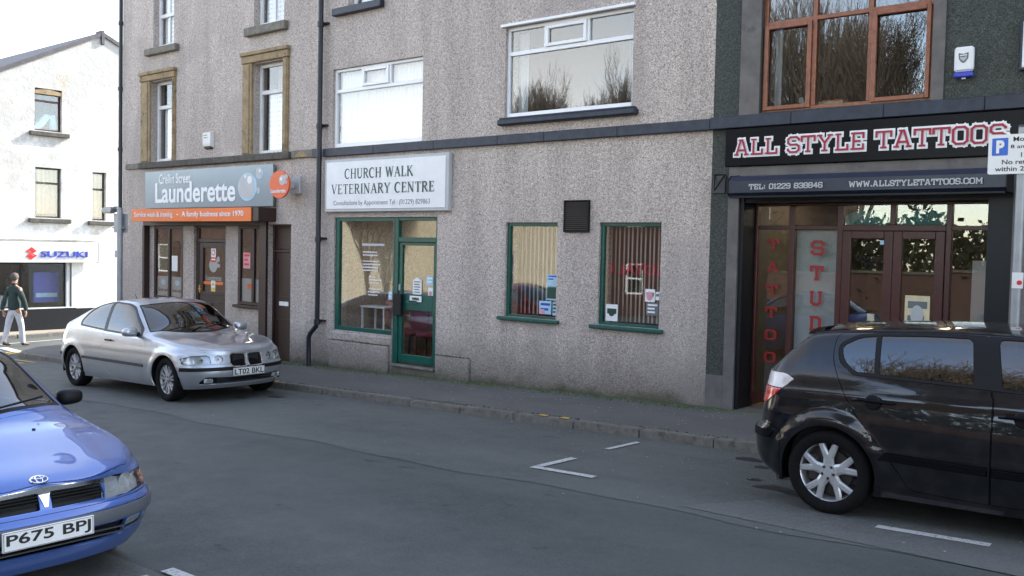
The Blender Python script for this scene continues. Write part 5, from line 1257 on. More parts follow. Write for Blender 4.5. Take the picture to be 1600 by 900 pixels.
hl = rpoly([(.525,.552), (.82,.545), (.825,.625), (.74,.660), (.58,.672), (.53,.655)], .02)
kid = rpoly([(.028,.50), (.235,.505), (.262,.545), (.252,.655), (.225,.672), (.055,.668), (.028,.655)], .03)
SIL['regions'] = [
 ('kidney_grille', 'front', kid, fr, 'black_gloss', dict(off=-.02, lip=0, gap=0)), ('kidney_grille', 'front', mir(kid), fr, 'black_gloss', dict(off=-.02, lip=0, gap=0)),
 ('grille_surround', 'front', rpoly([(.013,.487), (.247,.492), (.277,.54), (.266,.665), (.234,.687), (.05,.683), (.013,.668)], .03), fr, 'chrome', dict(off=.006, lip=.02, gap=0)), ('grille_surround', 'front', mir(rpoly([(.013,.487), (.247,.492), (.277,.54), (.266,.665), (.234,.687), (.05,.683), (.013,.668)], .03)), fr, 'chrome', dict(off=.006, lip=.02, gap=0)),
 ('headlight', 'front', hl, fr, 'lens', dict(back='reflector', bd=.035, lip=.01)), ('headlight', 'front', mir(hl), fr, 'lens', dict(back='reflector', bd=.035, lip=.01)),
 ('inner_headlight', 'front', circle_poly(.415,.608,.054), fr, 'lens', dict(back='reflector', bd=.035, lip=.01)), ('inner_headlight', 'front', circle_poly(-.415,.608,.054), fr, 'lens', dict(back='reflector', bd=.035, lip=.01)),
 ('lower_intake', 'front', rpoly([(-.66,.262), (.66,.262), (.66,.30), (.60,.365), (.30,.352), (-.30,.352), (-.60,.365), (-.66,.30)], .03), fr, 'trim', dict(off=-.03, lip=0, gap=0)),
 ('bumper_strip', 'side', [(1.72,.452), (2.2,.452), (2.2,.497), (1.72,.500)], lambda c, n: c.x > 1.72, 'trim', dict(off=.012, lip=.018, gap=.001)),
 ('bumper_strip', 'side', [(-2.2,.49), (-1.74,.49), (-1.74,.54), (-2.2,.54)], lambda c, n: c.x < -1.7, 'trim', dict(off=.012, lip=.018, gap=.001)),
 ('front_bumper', 'side', rpoly([(1.68,.1), (2.4,.1), (2.4,.545), (1.80,.54), (1.68,.50)], .01), lambda c, n: c.x > 1.6, 'silver', {}),
 ('rear_bumper', 'side', [(-2.4,.1), (-1.66,.1), (-1.70,.54), (-1.95,.60), (-2.4,.60)], lambda c, n: c.x < -1.6, 'silver', {}),
 ('tail_light', 'side', rpoly([(-2.2,.66), (-1.88,.68), (-1.84,.80), (-1.95,.88), (-2.2,.88)], .02), lambda c, n: c.x < -1.8 and abs(c.y) > .5, 'tail_red', dict(split=1)),
 ('windscreen', 'top', rpoly([(.20,-.56), (.26,-.3), (.275,0), (.26,.3), (.20,.56), (.74,.70), (.87,.45), (.955,.2), (.97,0), (.955,-.2), (.87,-.45), (.74,-.70)], .03), lambda c, n: n.z > .3 and n.x > .1, 'car_glass', dict(off=-.003, lip=.006, gap=.0)),
 ('windscreen_seal', 'top', rpoly([(.185,-.575), (.245,-.3), (.26,0), (.245,.3), (.185,.575), (.76,.72), (.90,.46), (.995,.2), (1.01,0), (.995,-.2), (.90,-.46), (.76,-.72)], .03), lambda c, n: n.z > .3, 'trim', dict(gap=.0)),
 ('rear_window', 'top', rpoly([(-1.02,-.52), (-1.02,.52), (-1.74,.60), (-1.78,0), (-1.74,-.60)], .06), lambda c, n: n.z > .3, 'car_glass', dict(off=-.003)),
 ('bonnet', 'top', rpoly([(.82,-.74), (.95,-.50), (1.03,-.2), (1.04,0), (1.03,.2), (.95,.50), (.82,.74), (1.3,.755), (1.62,.71), (1.88,.60), (2.0,.45), (2.045,.25), (2.05,0), (2.045,-.25), (2.0,-.45), (1.88,-.60), (1.62,-.71), (1.3,-.755)], .03), lambda c, n: n.z > .45, 'silver', {}),
 ('door_window', 'side', rpoly([(-.335,.948), (.64,.905), (.61,.97), (.20,1.28), (.03,1.33), (-.42,1.352)], [.02,.02,.05,.10,.10,.05]), sd_, 'car_glass', dict(split=1, off=-.004)),
 ('quarter_window', 'side', rpoly([(-1.16,.998), (-.41,.951), (-.49,1.348), (-.80,1.308), (-1.05,1.19), (-1.18,1.055)], [.03,.02,.03,.12,.12,.05]), sd_, 'car_glass', dict(split=1, off=-.004)),
 ('window_trim', 'side', rpoly([(-1.19,.978), (-.4,.93), (.70,.888), (.65,.985), (.21,1.30), (.03,1.348), (-.45,1.368), (-.82,1.328), (-1.08,1.21), (-1.215,1.055)], [.03,.02,.02,.05,.10,.10,.05,.12,.12,.05]), sd_, 'trim_grey', dict(split=1, off=.001, gap=0)),
 ('rubbing_strip', 'side', [(-1.02,.475), (-.42,.47), (-.42,.51), (-1.02,.515)], sd_, 'trim_grey', dict(split=1, off=.012, gap=.001)),
 ('rubbing_strip', 'side', [(-.41,.47), (.80,.455), (.80,.495), (-.41,.51)], sd_, 'trim_grey', dict(split=1, off=.012, gap=.001)),
 ('door', 'side', rpoly([(-.41,.925), (-.40,.60), (-.33,.36), (-.20,.26), (.66,.255), (.77,.34), (.80,.60), (.80,.875), (.2,.905)], [.01,.1,.1,.06,.06,.1,.1,.01,0]), sd_, 'silver', dict(split=1)),
]
car1, m1 = make_car('parked_car', 'silver three-door hatchback parked in front of the launderette', 'car', SIL, (-13.81, -2.66, gz(-13.86)+.004)); car1.scale = (1.02, 1.02, 1.02)
car1.rotation_euler.y = -math.atan(S); 
number_plate(car1, "LT02 BKL", 2.155, 0, .425, tilt=.03)
for s_ in (-1, 1):
    mb = MB()
    for k in range(9):
        y = s_*(.052+k*.0185); mb.box(2.03, 2.065, y-.003, y+.003, .515, .655)
    mb.build('grille_slat', 'trim_grey', car1)
def bowl(parent, x, y, z, r, mat='chrome', name='lamp_bowl', rot=0):
    mb = lathe([(r, .0), (r*.92, -.012), (r*.6, -.03), (r*.2, -.036), (0.001, -.036)], 24); o = mb.build(name, mat, parent, smooth=True, loc=(x, y, z)); o.rotation_euler.z = -pi/2+rot; return o
def surf(me_obj, y, z):
    """x of the shell front at (y,z) in car coordinates"""
    return None
for s_ in (-1, 1):
    for (yy, zz, r, xx) in ((.415,.608,.046,2.01), (.62,.608,.050,1.92)): bowl(car1, xx, s_*yy, zz, r, 'reflector', rot=s_*.3); MB().tube([(xx-.01, s_*yy, zz), (xx+.012, s_*yy, zz)], [.022,.016], 12).build('projector', 'chrome', car1)
    o = MB().add(*_cyl(.04, 0, .012, 16)).build('fog_lamp', 'lens', car1, loc=(2.02, s_*.56, .315)); o.rotation_euler.z = -pi/2+s_*.35
    MB().box(1.985, 2.01, s_*.56-.07, s_*.56+.07, .285, .345, .01).build('fog_lamp_bezel', 'reflector', car1)
    mirror(car1, .57, s_*.82, .955, s_, 'silver', s=.95)
    mb = MB(); mb.box(-.30, -.10, s_*.872-.014, s_*.872+.014, .785, .812, .01); mb.build('door_handle', 'trim', car1)
    mb = MB(); mb.tube([(.97, s_*.30-.25, .985), (.90, s_*.22+.12, 1.03), (.85, s_*.2+.30, 1.05)], .008, 6); mb.build('wiper', 'trim', car1)
for zz in (.285, .315, .34): MB().box(2.045, 2.06, -.46, .46, zz-.004, zz+.004).build('intake_bar', 'trim_grey', car1)
bd = lathe([(.038, .0), (.038, .006), (.03, .009), (.0005, .010)], 24).build('badge', 'chrome', car1, loc=(2.035, 0, .725)); bd.rotation_euler = (0, 0, -pi/2); bd.rotation_euler = (radians(55), 0, -pi/2)
for k in range(4):
    a0 = pi/2*k; vs = [(0, .0112, 0)]+[(.022*cos(a0+pi/2*j/5), .0112, .022*sin(a0+pi/2*j/5)) for j in range(6)]
    MB().add(vs, [(0, j+1, j+2) for j in range(5)]).build('badge_quarter', 'blue' if k % 2 else 'white', bd)
MB().tube([(-.9, 0, 1.36), (-.98, 0, 1.46)], [.008, .004], 6).build('aerial', 'trim', car1)
# ---------------- blue saloon, front corner in view
BLU = dict(W=1.695, axle_f=1.29, axle_r=-1.29, z_axle=.298, r_tyre=.300, r_rim=.19, r_arch=.335, tw=.185, wheel='plain', paint='blue_paint', xtip=2.19, xtail=-2.26, cowl=.98, seat_x=.1, inset=.03,
 zc=[(-2.26,.90), (-2.15,.96), (-1.7,.985), (-1.45,1.01), (-1.1,1.17), (-.75,1.33), (-.3,1.402), (0,1.405), (.25,1.365), (.5,1.255), (.8,1.085), (.98,.985), (1.1,.928), (1.35,.880), (1.7,.800), (2.0,.735), (2.1,.695), (2.19,.645)],
 zs=[(-2.26,.80), (-1.8,.91), (-1.0,.915), (0,.90), (.8,.868), (1.2,.81), (1.6,.745), (1.9,.682), (2.19,.615)],
 zb=[(-2.26,.25), (-1.5,.18), (1.5,.18), (2.19,.19)],
 drop=[(-2.26,.02), (-1.7,.03), (-1.3,.09), (-.9,.06), (-.3,.05), (.1,.06), (.35,.10), (.75,.16), (.95,.12), (1.1,.065), (2.19,.03)],
 tumble=[(-2.1,.5), (0,.42), (1,.45), (2.1,.3)],
 xf=[(.19,2.05), (.26,2.10), (.36,2.15), (.44,2.19), (.50,2.185), (.535,2.13), (.58,2.12), (.64,2.09), (.72,2.02)],
 xr=[(.2,-2.15), (.4,-2.25), (.55,-2.26), (.60,-2.22), (.9,-2.16)],
 fz=[(0,.92), (.12,.965), (.3,.99), (.5,1.0), (.7,.99), (.85,.975), (1,.95)],
 wx=[(-2.26,.97), (-1.0,.995), (0,1), (1.0,.995), (1.5,.985), (2.19,.965)],
 af=.60, nf=2.7, ar=.5, nr=2.8, flare=.006, ridges=((1.12,2.1,.50,.40,.06,.010), (1.12,2.1,-.50,-.40,.06,.010)), res=(260, 26, 12, 22))
bh = rpoly([(.365,.542), (.86,.545), (.86,.606), (.74,.645), (.40,.664), (.385,.658)], .015)
bg_ = rpoly([(.035,.556), (.35,.556), (.365,.575), (.35,.640), (.05,.652), (.035,.64)], .015)
BLU['regions'] = [
 ('grille', 'front', bg_, fr, 'trim', dict(off=-.03, lip=0, gap=0)), ('grille', 'front', mir(bg_), fr, 'trim', dict(off=-.03, lip=0, gap=0)),
 ('grille_surround', 'front', rpoly([(.385,.636), (.375,.662), (.03,.682), (-.03,.682), (-.375,.662), (-.385,.636), (-.036,.650), (-.010,.57), (.010,.57), (.036,.650)], .01), fr, 'chrome', dict(off=.006, lip=.03, gap=0)),
 ('indicator', 'side', [(1.60,.545), (1.885,.545), (1.885,.70), (1.60,.70)], lambda c, n: c.z < .668-(abs(c.y)-.40)*.12 and c.z > .55 and c.x > 1.72 and c.x < 1.885 and n.y**2 > .04, 'amber', dict(split=1, lip=.02)),
 ('headlight', 'front', bh, lambda c, n: fr(c, n) and c.x > 1.74, 'lens', dict(back='reflector', bd=.04, lip=.01)), ('headlight', 'front', mir(bh), lambda c, n: fr(c, n) and c.x > 1.74, 'lens', dict(back='reflector', bd=.04, lip=.01)),
 ('fog_lamp', 'front', rpoly([(.50,.318), (.745,.318), (.775,.40), (.51,.40)], .02), fr, 'lens', dict(back='reflector', bd=.03, lip=.01)), ('fog_lamp', 'front', mir(rpoly([(.50,.318), (.745,.318), (.775,.40), (.51,.40)], .02)), fr, 'lens', dict(back='reflector', bd=.03, lip=.01)),
 ('lower_intake', 'front', rpoly([(-.49,.30), (.49,.30), (.49,.40), (-.49,.40)], .02), fr, 'trim', dict(off=-.035, lip=0, gap=0)),
 ('bumper_strip', 'side', [(1.66,.425), (2.3,.415), (2.3,.492), (1.66,.492)], lambda c, n: c.x > 1.66, 'bumper_grey', dict(off=.008, lip=.018, gap=.001)),
 ('front_bumper', 'side', [(1.62,.1), (2.4,.1), (2.4,.528), (1.72,.532), (1.62,.50)], lambda c, n: c.x > 1.6, 'blue_paint', {}),
 ('rear_bumper', 'side', [(-2.5,.1), (-1.7,.1), (-1.75,.54), (-2.5,.60)], lambda c, n: c.x < -1.6, 'blue_paint', {}),
 ('tail_light', 'side', rpoly([(-2.3,.66), (-2.0,.68), (-1.98,.84), (-2.3,.84)], .02), lambda c, n: c.x < -1.9 and abs(c.y) > .45, 'tail_red', dict(split=1)),
 ('windscreen', 'top', rpoly([(.20,-.54), (.25,-.3), (.27,0), (.25,.3), (.20,.54), (.76,.685), (.88,.45), (.955,.2), (.97,0), (.955,-.2), (.88,-.45), (.76,-.685)], .03), lambda c, n: n.z > .3 and n.x > .1, 'car_glass', dict(off=-.003, lip=.006, gap=0)),
 ('windscreen_seal', 'top', rpoly([(.18,-.56), (.23,-.3), (.25,0), (.23,.3), (.18,.56), (.785,.71), (.91,.47), (.995,.2), (1.01,0), (.995,-.2), (.91,-.47), (.785,-.71)], .03), lambda c, n: n.z > .3, 'trim', dict(gap=0)),
 ('rear_window', 'top', rpoly([(-.85,-.50), (-.85,.50), (-1.36,.60), (-1.40,0), (-1.36,-.60)], .06), lambda c, n: n.z > .3, 'car_glass', dict(off=-.003)),
 ('bonnet', 'top', rpoly([(.84,-.735), (.96,-.50), (1.04,-.2), (1.05,0), (1.04,.2), (.96,.50), (.84,.735), (1.3,.755), (1.68,.72), (1.92,.60), (2.04,.42), (2.09,.2), (2.095,0), (2.09,-.2), (2.04,-.42), (1.92,-.60), (1.68,-.72), (1.3,-.755)], .03), lambda c, n: n.z > .45, 'blue_paint', {}),
 ('door_window', 'side', rpoly([(-.17,.94), (.68,.92), (.64,.98), (.22,1.27), (.06,1.31), (-.19,1.33)], [.02,.02,.05,.10,.10,.03]), sd_, 'car_glass', dict(split=1, off=-.004)),
 ('rear_door_window', 'side', rpoly([(-.95,.95), (-.24,.94), (-.26,1.33), (-.70,1.27), (-.98,1.06)], .04), sd_, 'car_glass', dict(split=1, off=-.004)),
 ('window_trim', 'side', rpoly([(-1.0,.93), (-.4,.92), (.73,.90), (.67,1.0), (.24,1.29), (.06,1.335), (-.3,1.35), (-.72,1.30), (-1.02,1.06)], .04), sd_, 'trim', dict(split=1, off=.001, gap=0)),
 ('door', 'side', rpoly([(-.21,.905), (-.21,.25), (.62,.25), (.76,.36), (.78,.875), (.3,.885)], .03), sd_, 'blue_paint', dict(split=1)),
 ('rear_door', 'side', rpoly([(-1.05,.91), (-1.0,.62), (-.80,.27), (-.22,.25), (-.22,.905)], .03), sd_, 'blue_paint', dict(split=1)),
]
car2, m2 = make_car('parked_car', 'metallic blue saloon with chrome grille, nearest car at the left edge', 'car', BLU, (-7.62, -8.32, gz(-7.6)))
car2.rotation_euler.y = -math.atan(S)
number_plate(car2, "P675 BPJ", 2.205, -.02, .432, tilt=.0)
for s_ in (-1, 1):
    for zz in (.575, .594, .613, .632): MB().box(2.075, 2.095, s_*.19-.155, s_*.19+.155, zz-.004, zz+.004).build('grille_bar', 'trim', car2)
    bowl(car2, 1.975, s_*.56, .604, .055, 'reflector', rot=s_*.35)
    mirror(car2, .52, s_*.79, .975, s_, 'trim', s=.82)
    MB().tube([(1.0, s_*.3-.3, .985), (.93, s_*.3+.02, 1.02), (.87, s_*.3+.24, 1.045)], .008, 6).build('wiper', 'trim', car2)
    MB().tube([(1.28, s_*.30, .872), (1.283, s_*.30, .893)], .012, 8).build('washer_jet', 'trim', car2)
for zz in (.33, .36): MB().box(2.10, 2.12, -.48, .48, zz-.004, zz+.004).build('intake_bar', 'trim_grey', car2)
# three-ellipse badge on the bonnet lip
def ring(parent, rx, rz, cx, cz, tw, name='badge_ring'):
    n = 28; mb = MB(); mb.tube([(cx+rx*cos(2*pi*k/n), 0, cz+rz*sin(2*pi*k/n)) for k in range(n+1)], tw, 6, False); return mb
bd = ring(None, .052, .034, 0, 0, .005); b2 = ring(None, .019, .033, 0, 0, .0042); b3 = ring(None, .036, .0135, 0, .018, .0042)
mb = MB()
for q in (bd, b2, b3): mb.add(q.v, q.f)
o = mb.build('badge', 'chrome', car2, smooth=True, loc=(2.055, -.01, .722)); o.rotation_euler = (radians(-60), 0, pi/2); o.scale = (.95, .95, .95)
# ---------------- black five-door hatchback, tail at the left
BLK = dict(W=1.753, axle_f=1.307, axle_r=-1.307, z_axle=.322, r_tyre=.325, r_rim=.236, r_arch=.365, tw=.205, wheel='bold', paint='black_paint', xtip=2.19, xtail=-2.05, cowl=1.15, seat_x=.15, inset=.012,
 zc=[(-2.05,.99), (-1.96,1.03), (-1.87,1.09), (-1.77,1.18), (-1.67,1.285), (-1.575,1.375), (-1.49,1.425), (-1.3,1.445), (-.5,1.472), (0,1.462), (.35,1.40), (.7,1.26), (1.0,1.10), (1.15,1.03), (1.3,.985), (1.7,.90), (2.0,.80), (2.19,.70)],
 zs=[(-2.05,.92), (-1.9,.99), (-1.75,1.03), (-1.4,1.045), (-.8,1.03), (0,.985), (.8,.95), (1.3,.90), (1.8,.80), (2.19,.67)],
 zb=[(-2.05,.30), (-1.8,.24), (-1.0,.19), (1.5,.18), (2.19,.2)],
 drop=[(-2.05,.03), (-1.9,.04), (-1.6,.06), (-1.2,.05), (.1,.05), (.4,.09), (.9,.16), (1.1,.12), (1.3,.07), (2.19,.03)],
 tumble=[(-2.05,.40), (-1.5,.37), (0,.37), (1,.42), (2.1,.3)],
 xf=[(.2,2.08), (.4,2.19), (.6,2.16), (.8,2.05)],
 xr=[(.24,-1.93), (.34,-2.02), (.45,-2.045), (.60,-2.04), (.66,-1.99), (.8,-1.975), (1.0,-1.94)],
 fz=[(0,.935), (.12,.97), (.28,.985), (.45,.995), (.62,1.0), (.78,.985), (.9,.965), (1,.945)],
 wx=[(-2.05,.965), (-1.5,.985), (-1.0,.995), (0,1), (1.2,.995), (2.19,.96)],
 af=.62, nf=2.6, ar=.30, nr=2.8, flare=.026, flare_w=.075, creases=((.895,.955,.008), (.50,.56,.006)), res=(240, 34, 14, 18))
TLp = rpoly([(-2.2,.80), (-1.82,.815), (-1.73,.89), (-1.585,1.02), (-1.66,1.06), (-2.2,1.065)], [0,.03,.05,.02,.03,0])
BLK['regions'] = [
 ('tail_light_lower', 'side', [(-2.2,.80), (-1.82,.815), (-1.73,.89), (-1.675,.94), (-2.2,.96)], lambda c, n: c.x < -1.6 and abs(c.y) > .50, 'tail_red', dict(split=1, off=.008)),
 ('tail_light', 'side', TLp, lambda c, n: c.x < -1.5 and abs(c.y) > .50, 'tail_clear', dict(split=1, off=.008)),
 ('rear_window', 'top', rpoly([(-1.60,-.50), (-1.60,.50), (-1.85,.58), (-1.87,0), (-1.85,-.58)], .05), lambda c, n: n.z > .1 and n.x < 0, 'car_glass', dict(off=-.003)),
 ('bumper_strip', 'side', [(-2.2,.545), (-1.78,.545), (-1.74,.600), (-2.2,.600)], lambda c, n: c.x < -1.72, 'black_gloss', dict(off=.012, lip=.02)),
 ('rear_bumper', 'side', rpoly([(-2.4,.1), (-1.70,.1), (-1.68,.60), (-1.80,.655), (-2.4,.655)], .02), lambda c, n: c.x < -1.66, 'black_paint', {}),
 ('front_bumper', 'side', [(1.68,.1), (2.4,.1), (2.4,.6), (1.75,.6)], lambda c, n: c.x > 1.6, 'black_paint', {}),
 ('windscreen', 'top', rpoly([(.34,-.56), (.40,0), (.34,.56), (.98,.70), (1.13,.3), (1.15,0), (1.13,-.3), (.98,-.70)], .03), lambda c, n: n.z > .3 and n.x > .1, 'car_glass', dict(off=-.003, lip=.006, gap=0)),
 ('bonnet', 'top', rpoly([(1.1,-.73), (1.2,0), (1.1,.73), (1.6,.74), (2.0,.5), (2.1,0), (2.0,-.5), (1.6,-.74)], .03), lambda c, n: n.z > .45, 'black_paint', {}),
 ('quarter_window', 'side', rpoly([(-1.12,1.105), (-.975,1.10), (-1.0,1.375), (-1.12,1.36), (-1.25,1.29), (-1.22,1.19)], [.03,.01,.01,.05,.05,.05]), sd_, 'car_glass', dict(split=1, off=-.005)),
 ('rear_door_window', 'side', rpoly([(-.94,1.098), (-.285,1.070), (-.325,1.388), (-.6,1.392), (-.965,1.38)], [.01,.02,.05,.1,.01]), sd_, 'car_glass', dict(split=1, off=-.005)),
 ('front_door_window', 'side', rpoly([(-.105,1.062), (.98,1.0), (.45,1.31), (.02,1.385), (-.16,1.388)], [.02,.02,.1,.1,.04]), sd_, 'car_glass', dict(split=1, off=-.005)),
 ('window_trim', 'side', rpoly([(-1.13,1.082), (-.5,1.06), (0,1.036), (1.06,.98), (.46,1.335), (0,1.402), (-.6,1.408), (-1.0,1.395), (-1.14,1.378), (-1.275,1.30), (-1.25,1.17)], [.03,.02,.02,.03,.1,.1,.1,.05,.05,.05,.05]), sd_, 'trim', dict(split=1, off=.001, gap=0)),
 ('rubbing_strip', 'side', [(-.92,.475), (-.185,.455), (-.185,.51), (-.86,.532)], sd_, 'black_gloss', dict(split=1, off=.012)),
 ('rubbing_strip', 'side', [(-.155,.455), (.9,.44), (.9,.495), (-.155,.51)], sd_, 'black_gloss', dict(split=1, off=.012)),
 ('rear_door', 'side', rpoly([(-1.30,1.385), (-1.31,1.20), (-1.22,1.0), (-1.12,.82), (-.98,.66), (-.80,.42), (-.70,.27), (-.17,.25), (-.155,.98), (-.17,1.01), (-.235,1.415), (-.6,1.424), (-1.05,1.412)], [.06,.08,.1,.1,.1,.1,.06,.01,.05,.03,.03,.1,.1]), sd_, 'black_paint', dict(split=1)),
 ('door', 'side', rpoly([(-.165,.25), (.80,.25), (1.0,.40), (1.08,.93), (.50,1.35), (0,1.41), (-.23,1.416), (-.165,1.01), (-.15,.98)], .02), sd_, 'black_paint', dict(split=1)),
]
car3, m3 = make_car('parked_car', 'black five-door hatchback parked in front of the tattoo shop, cut by the right edge', 'car', BLK, (-1.38, -2.62, gz(-1.38)+.004)); car3.scale = (1.03, 1.03, 1.03)
car3.rotation_euler.y = -math.atan(S)
for s_ in (-1, 1):
    for xx, zz in ((-.94,.885), (.06,.855)):
        mb = MB(); mb.tube([(xx-.17, s_*.872, zz+.02), (xx-.12, s_*.905, zz+.03), (xx+.06, s_*.907, zz+.022), (xx+.13, s_*.874, zz+.012)], [.012,.014,.014,.011], 8); mb.build('door_handle', 'black_gloss', car3)
        mb = lathe([(.058, .0), (.05, -.01), (.001, -.014)], 20).build('handle_recess', 'trim', car3, loc=(xx-.02, s_*.881, zz+.015)); 
        if s_ > 0: mb.rotation_euler.z = pi
    MB().box(-1.305-.40-.02, -1.305-.385, s_*.70-.10, s_*.70+.10, .20, .40, .01).build('mudflap', 'trim', car3)
    mirror(car3, .95, s_*.84, 1.02, s_, 'black_paint')
mb = MB(); mb.prism([(-1.605,1.355), (-1.59,1.378), (-1.52,1.412), (-1.45,1.424), (-1.5,1.36)], -.50, .50); mb.build('spoiler', 'black_paint', car3)
MB().box(-1.618, -1.600, -.18, .18, 1.352, 1.37, .004).build('high_level_brake_light', 'tail_red', car3)
# red hatchback further back on the near side (mirrored in the vet window)
def recolour(o, a, b):
    for s_ in o.material_slots:
        if s_.material and s_.material.name.startswith(M[a].name): s_.link = 'OBJECT'; s_.material = M[b]
    for c in kids(o): recolour(c, a, b)
car4 = copy_tree(car3); car4.location = (-15.6, -8.4, gz(-15.6)); car4['label'] = 'red hatchback behind the blue saloon, mirrored in the vet window'; recolour(car4, 'black_paint', 'red_paint')
# ============================================================ SIGNS
t = thing('shop_sign', 'metallic grey Crellin Street Launderette panel with bubble logo', 'sign')
MB().box(-19.12, -14.60, -.10, -.06, 2.66, 3.45, .004).build('sign_board', 'sign_grey', t)
text("Crellin Street", 'lettering', 'white', t, -18.55, -17.35, 3.17, 3.38, -.101, bold=.012)
text("Launderette", 'lettering', 'white', t, -18.70, -15.78, 2.77, 3.20, -.1015, bold=.022)
for i, (cx, cz, rx, rz) in enumerate(((-15.40, 3.04, .30, .27), (-15.02, 3.29, .12, .11), (-15.05, 2.96, .05, .06))):
    mb = MB(); mb.disc(cx, cz, -.1025-.0004*i, -.0995, rx, 36, rz); mb.build('bubble', 'pale_blue', t)
    mb = MB(); mb.disc(cx-.02*rx/.3, cz+.01, -.104-.0004*i, -.1005, rx*.90, 36, rz*.90); mb.build('bubble_face', 'light_grey', t)
for cx, cz, r_ in ((-15.32, 3.17, .075), (-15.46, 3.24, .035), (-15.0, 3.33, .03)): MB().disc(cx, cz, -.107, -.10, r_, 20).build('bubble_highlight', 'white', t)
t = thing('shop_sign', 'long orange strip sign reading Service wash and ironing under the grey launderette panel', 'sign')
mb = MB(); mb.box(-19.10, -14.82, -.42, -.40, 2.372, 2.630, .003); mb.build('sign_board', 'orange', t)
mb = MB(); mb.box(-19.08, -14.62, -.399, -.001, 2.38, 2.628); mb.build('sign_box', 'brown', t)
text("Service wash & ironing", 'lettering', 'white', t, -18.98, -17.48, 2.435, 2.57, -.4215, bold=.01)
text("A family business since 1970", 'lettering', 'white', t, -17.14, -15.05, 2.435, 2.57, -.4215, bold=.01)
MB().disc(-17.31, 2.51, -.4225, -.42, .022, 12, .016).build('bullet', 'white', t)
t = thing('projecting_sign', 'round orange Launderette sign with grey bubbles beside the grey panel', 'sign')
MB().disc(-14.15+.06, 3.035, -.34, -.30, .285, 40, .25).build('sign_disc', 'orange_red', t)
mb = MB(); mb.disc(-13.99, 3.11, -.345, -.339, .095, 24, .09); mb.disc(-13.88, 3.17, -.3455, -.339, .045, 16); mb.disc(-13.88, 3.07, -.346, -.339, .03, 16); mb.build('bubble', 'light_grey', t)
MB().disc(-14.02, 3.13, -.350, -.344, .03, 16).build('bubble_highlight', 'white', t)
text("Launderette", 'lettering', 'white', t, -14.32, -13.89, 2.885, 2.955, -.341, bold=.015)
MB().box(-14.08, -13.86, -.06, .0, 2.88, 3.20, .008).build('backing_box', 'light_grey', t)
MB().box(-14.2, -13.95, -.30, -.10, 2.98, 3.08).build('bracket', 'light_grey', t)
t = thing('shop_sign', 'white Church Walk Veterinary Centre light-box sign with dark green serif letters', 'sign')
MB().box(-13.12, -10.13, -.09, .0, 2.54, 3.45, .01).build('sign_box', 'light_grey', t)
mb = MB(); mb.box(-13.06, -10.19, -.100, -.0905, 2.59, 3.40, .004); mb.build('sign_face', 'sign_white', t)
serif_text("CHURCH WALK", 'lettering', 'letter_green', t, -12.58, -10.90, 3.10, 3.28, -.101)
serif_text("VETERINARY CENTRE", 'lettering', 'letter_green', t, -12.92, -10.42, 2.84, 3.02, -.101)
text("Consultations by Appointment Tel : (01229) 829863", 'lettering', 'letter_grey', t, -12.86, -10.52, 2.63, 2.735, -.1005, bold=-.004, depth=.001)
t = thing('shop_sign', 'black ALL STYLE TATTOOS fascia with red collegiate letters outlined in white', 'sign')
MB().box(-5.44, -1.74, -.075, -.001, 3.045, 3.505, .006).build('sign_board', 'black_gloss', t)
def two_tone(body, x0, x1, z0, z1):
    slab_text(body, 'letter_outline', 'white', t, x0, x1, z0, z1, -.078, th=.17, grow=.11, gap=.10)
    slab_text(body, 'lettering', 'letter_red', t, x0, x1, z0, z1, -.094, th=.135, grow=0, gap=.10)
two_tone("ALL", -5.31, -4.75, 3.165, 3.375); two_tone("STYLE", -4.63, -3.72, 3.165, 3.375); two_tone("TATTOOS", -3.60, -2.28, 3.165, 3.375)
t = thing('shutter_housing', 'navy roller shutter box with telephone number and web address above the tattoo shop windows', 'shutter')
mb = MB(); mb.prism([(-.002,2.66), (-.30,2.665), (-.34,2.70), (-.34,2.84), (-.27,2.90), (-.002,2.93)], -5.25, -2.215, 'x'); mb.build('housing', 'navy_shutter', t)
mb = MB(); mb.prism([(-.012,2.655), (-.31,2.66), (-.35,2.695), (-.35,2.845), (-.275,2.908), (-.012,2.938)], -5.262, -5.252, 'x'); mb.prism([(-.012,2.655), (-.31,2.66), (-.35,2.695), (-.35,2.845), (-.275,2.908), (-.012,2.938)], -2.213, -2.203, 'x'); mb.build('end_cap', 'black', t)
MB().box(-5.24, -2.22, -.345, -.305, 2.635, 2.66, .005).build('bottom_rail', 'black', t)
slab_text("TEL: 01229 838846", 'lettering', 'light_grey', t, -4.98, -4.08, 2.735, 2.800, -.342, th=.21)
slab_text("WWW.ALLSTYLETATTOOS.COM", 'lettering', 'light_grey', t, -3.79, -2.42, 2.735, 2.800, -.342, th=.21)
# vertical vinyl letters on the tattoo shop panes
t = thing('window_lettering', 'red vinyl TATTOO letters running down the leftmost tattoo shop pane', 'lettering')
for i, ch in enumerate("TATTOO"): slab_text(ch, 'letter', 'vinyl_red', t, -5.02, -4.88, 2.03-i*.282, 2.16-i*.282, .33, th=.22)
t = thing('window_lettering', 'red vinyl STUDIO letters running down the pale frosted tattoo shop pane', 'lettering')
for i, ch in enumerate("STUDIO"): slab_text(ch, 'letter', 'vinyl_red', t, -4.46 if ch != 'I' else -4.43, -4.31 if ch != 'I' else -4.34, 1.97-i*.305, 2.15-i*.305, .33, th=.22)
t = text("OPENING", 'window_lettering', 'trim', None, -3.92, -3.61, 1.93, 1.98, .325, bold=.01); tag(t, 'black OPENING TIMES lettering on the left tattoo shop door pane', 'lettering')
text("TIMES", 'lettering', 'trim', t, -3.86, -3.67, 1.85, 1.90, .325, bold=.01)
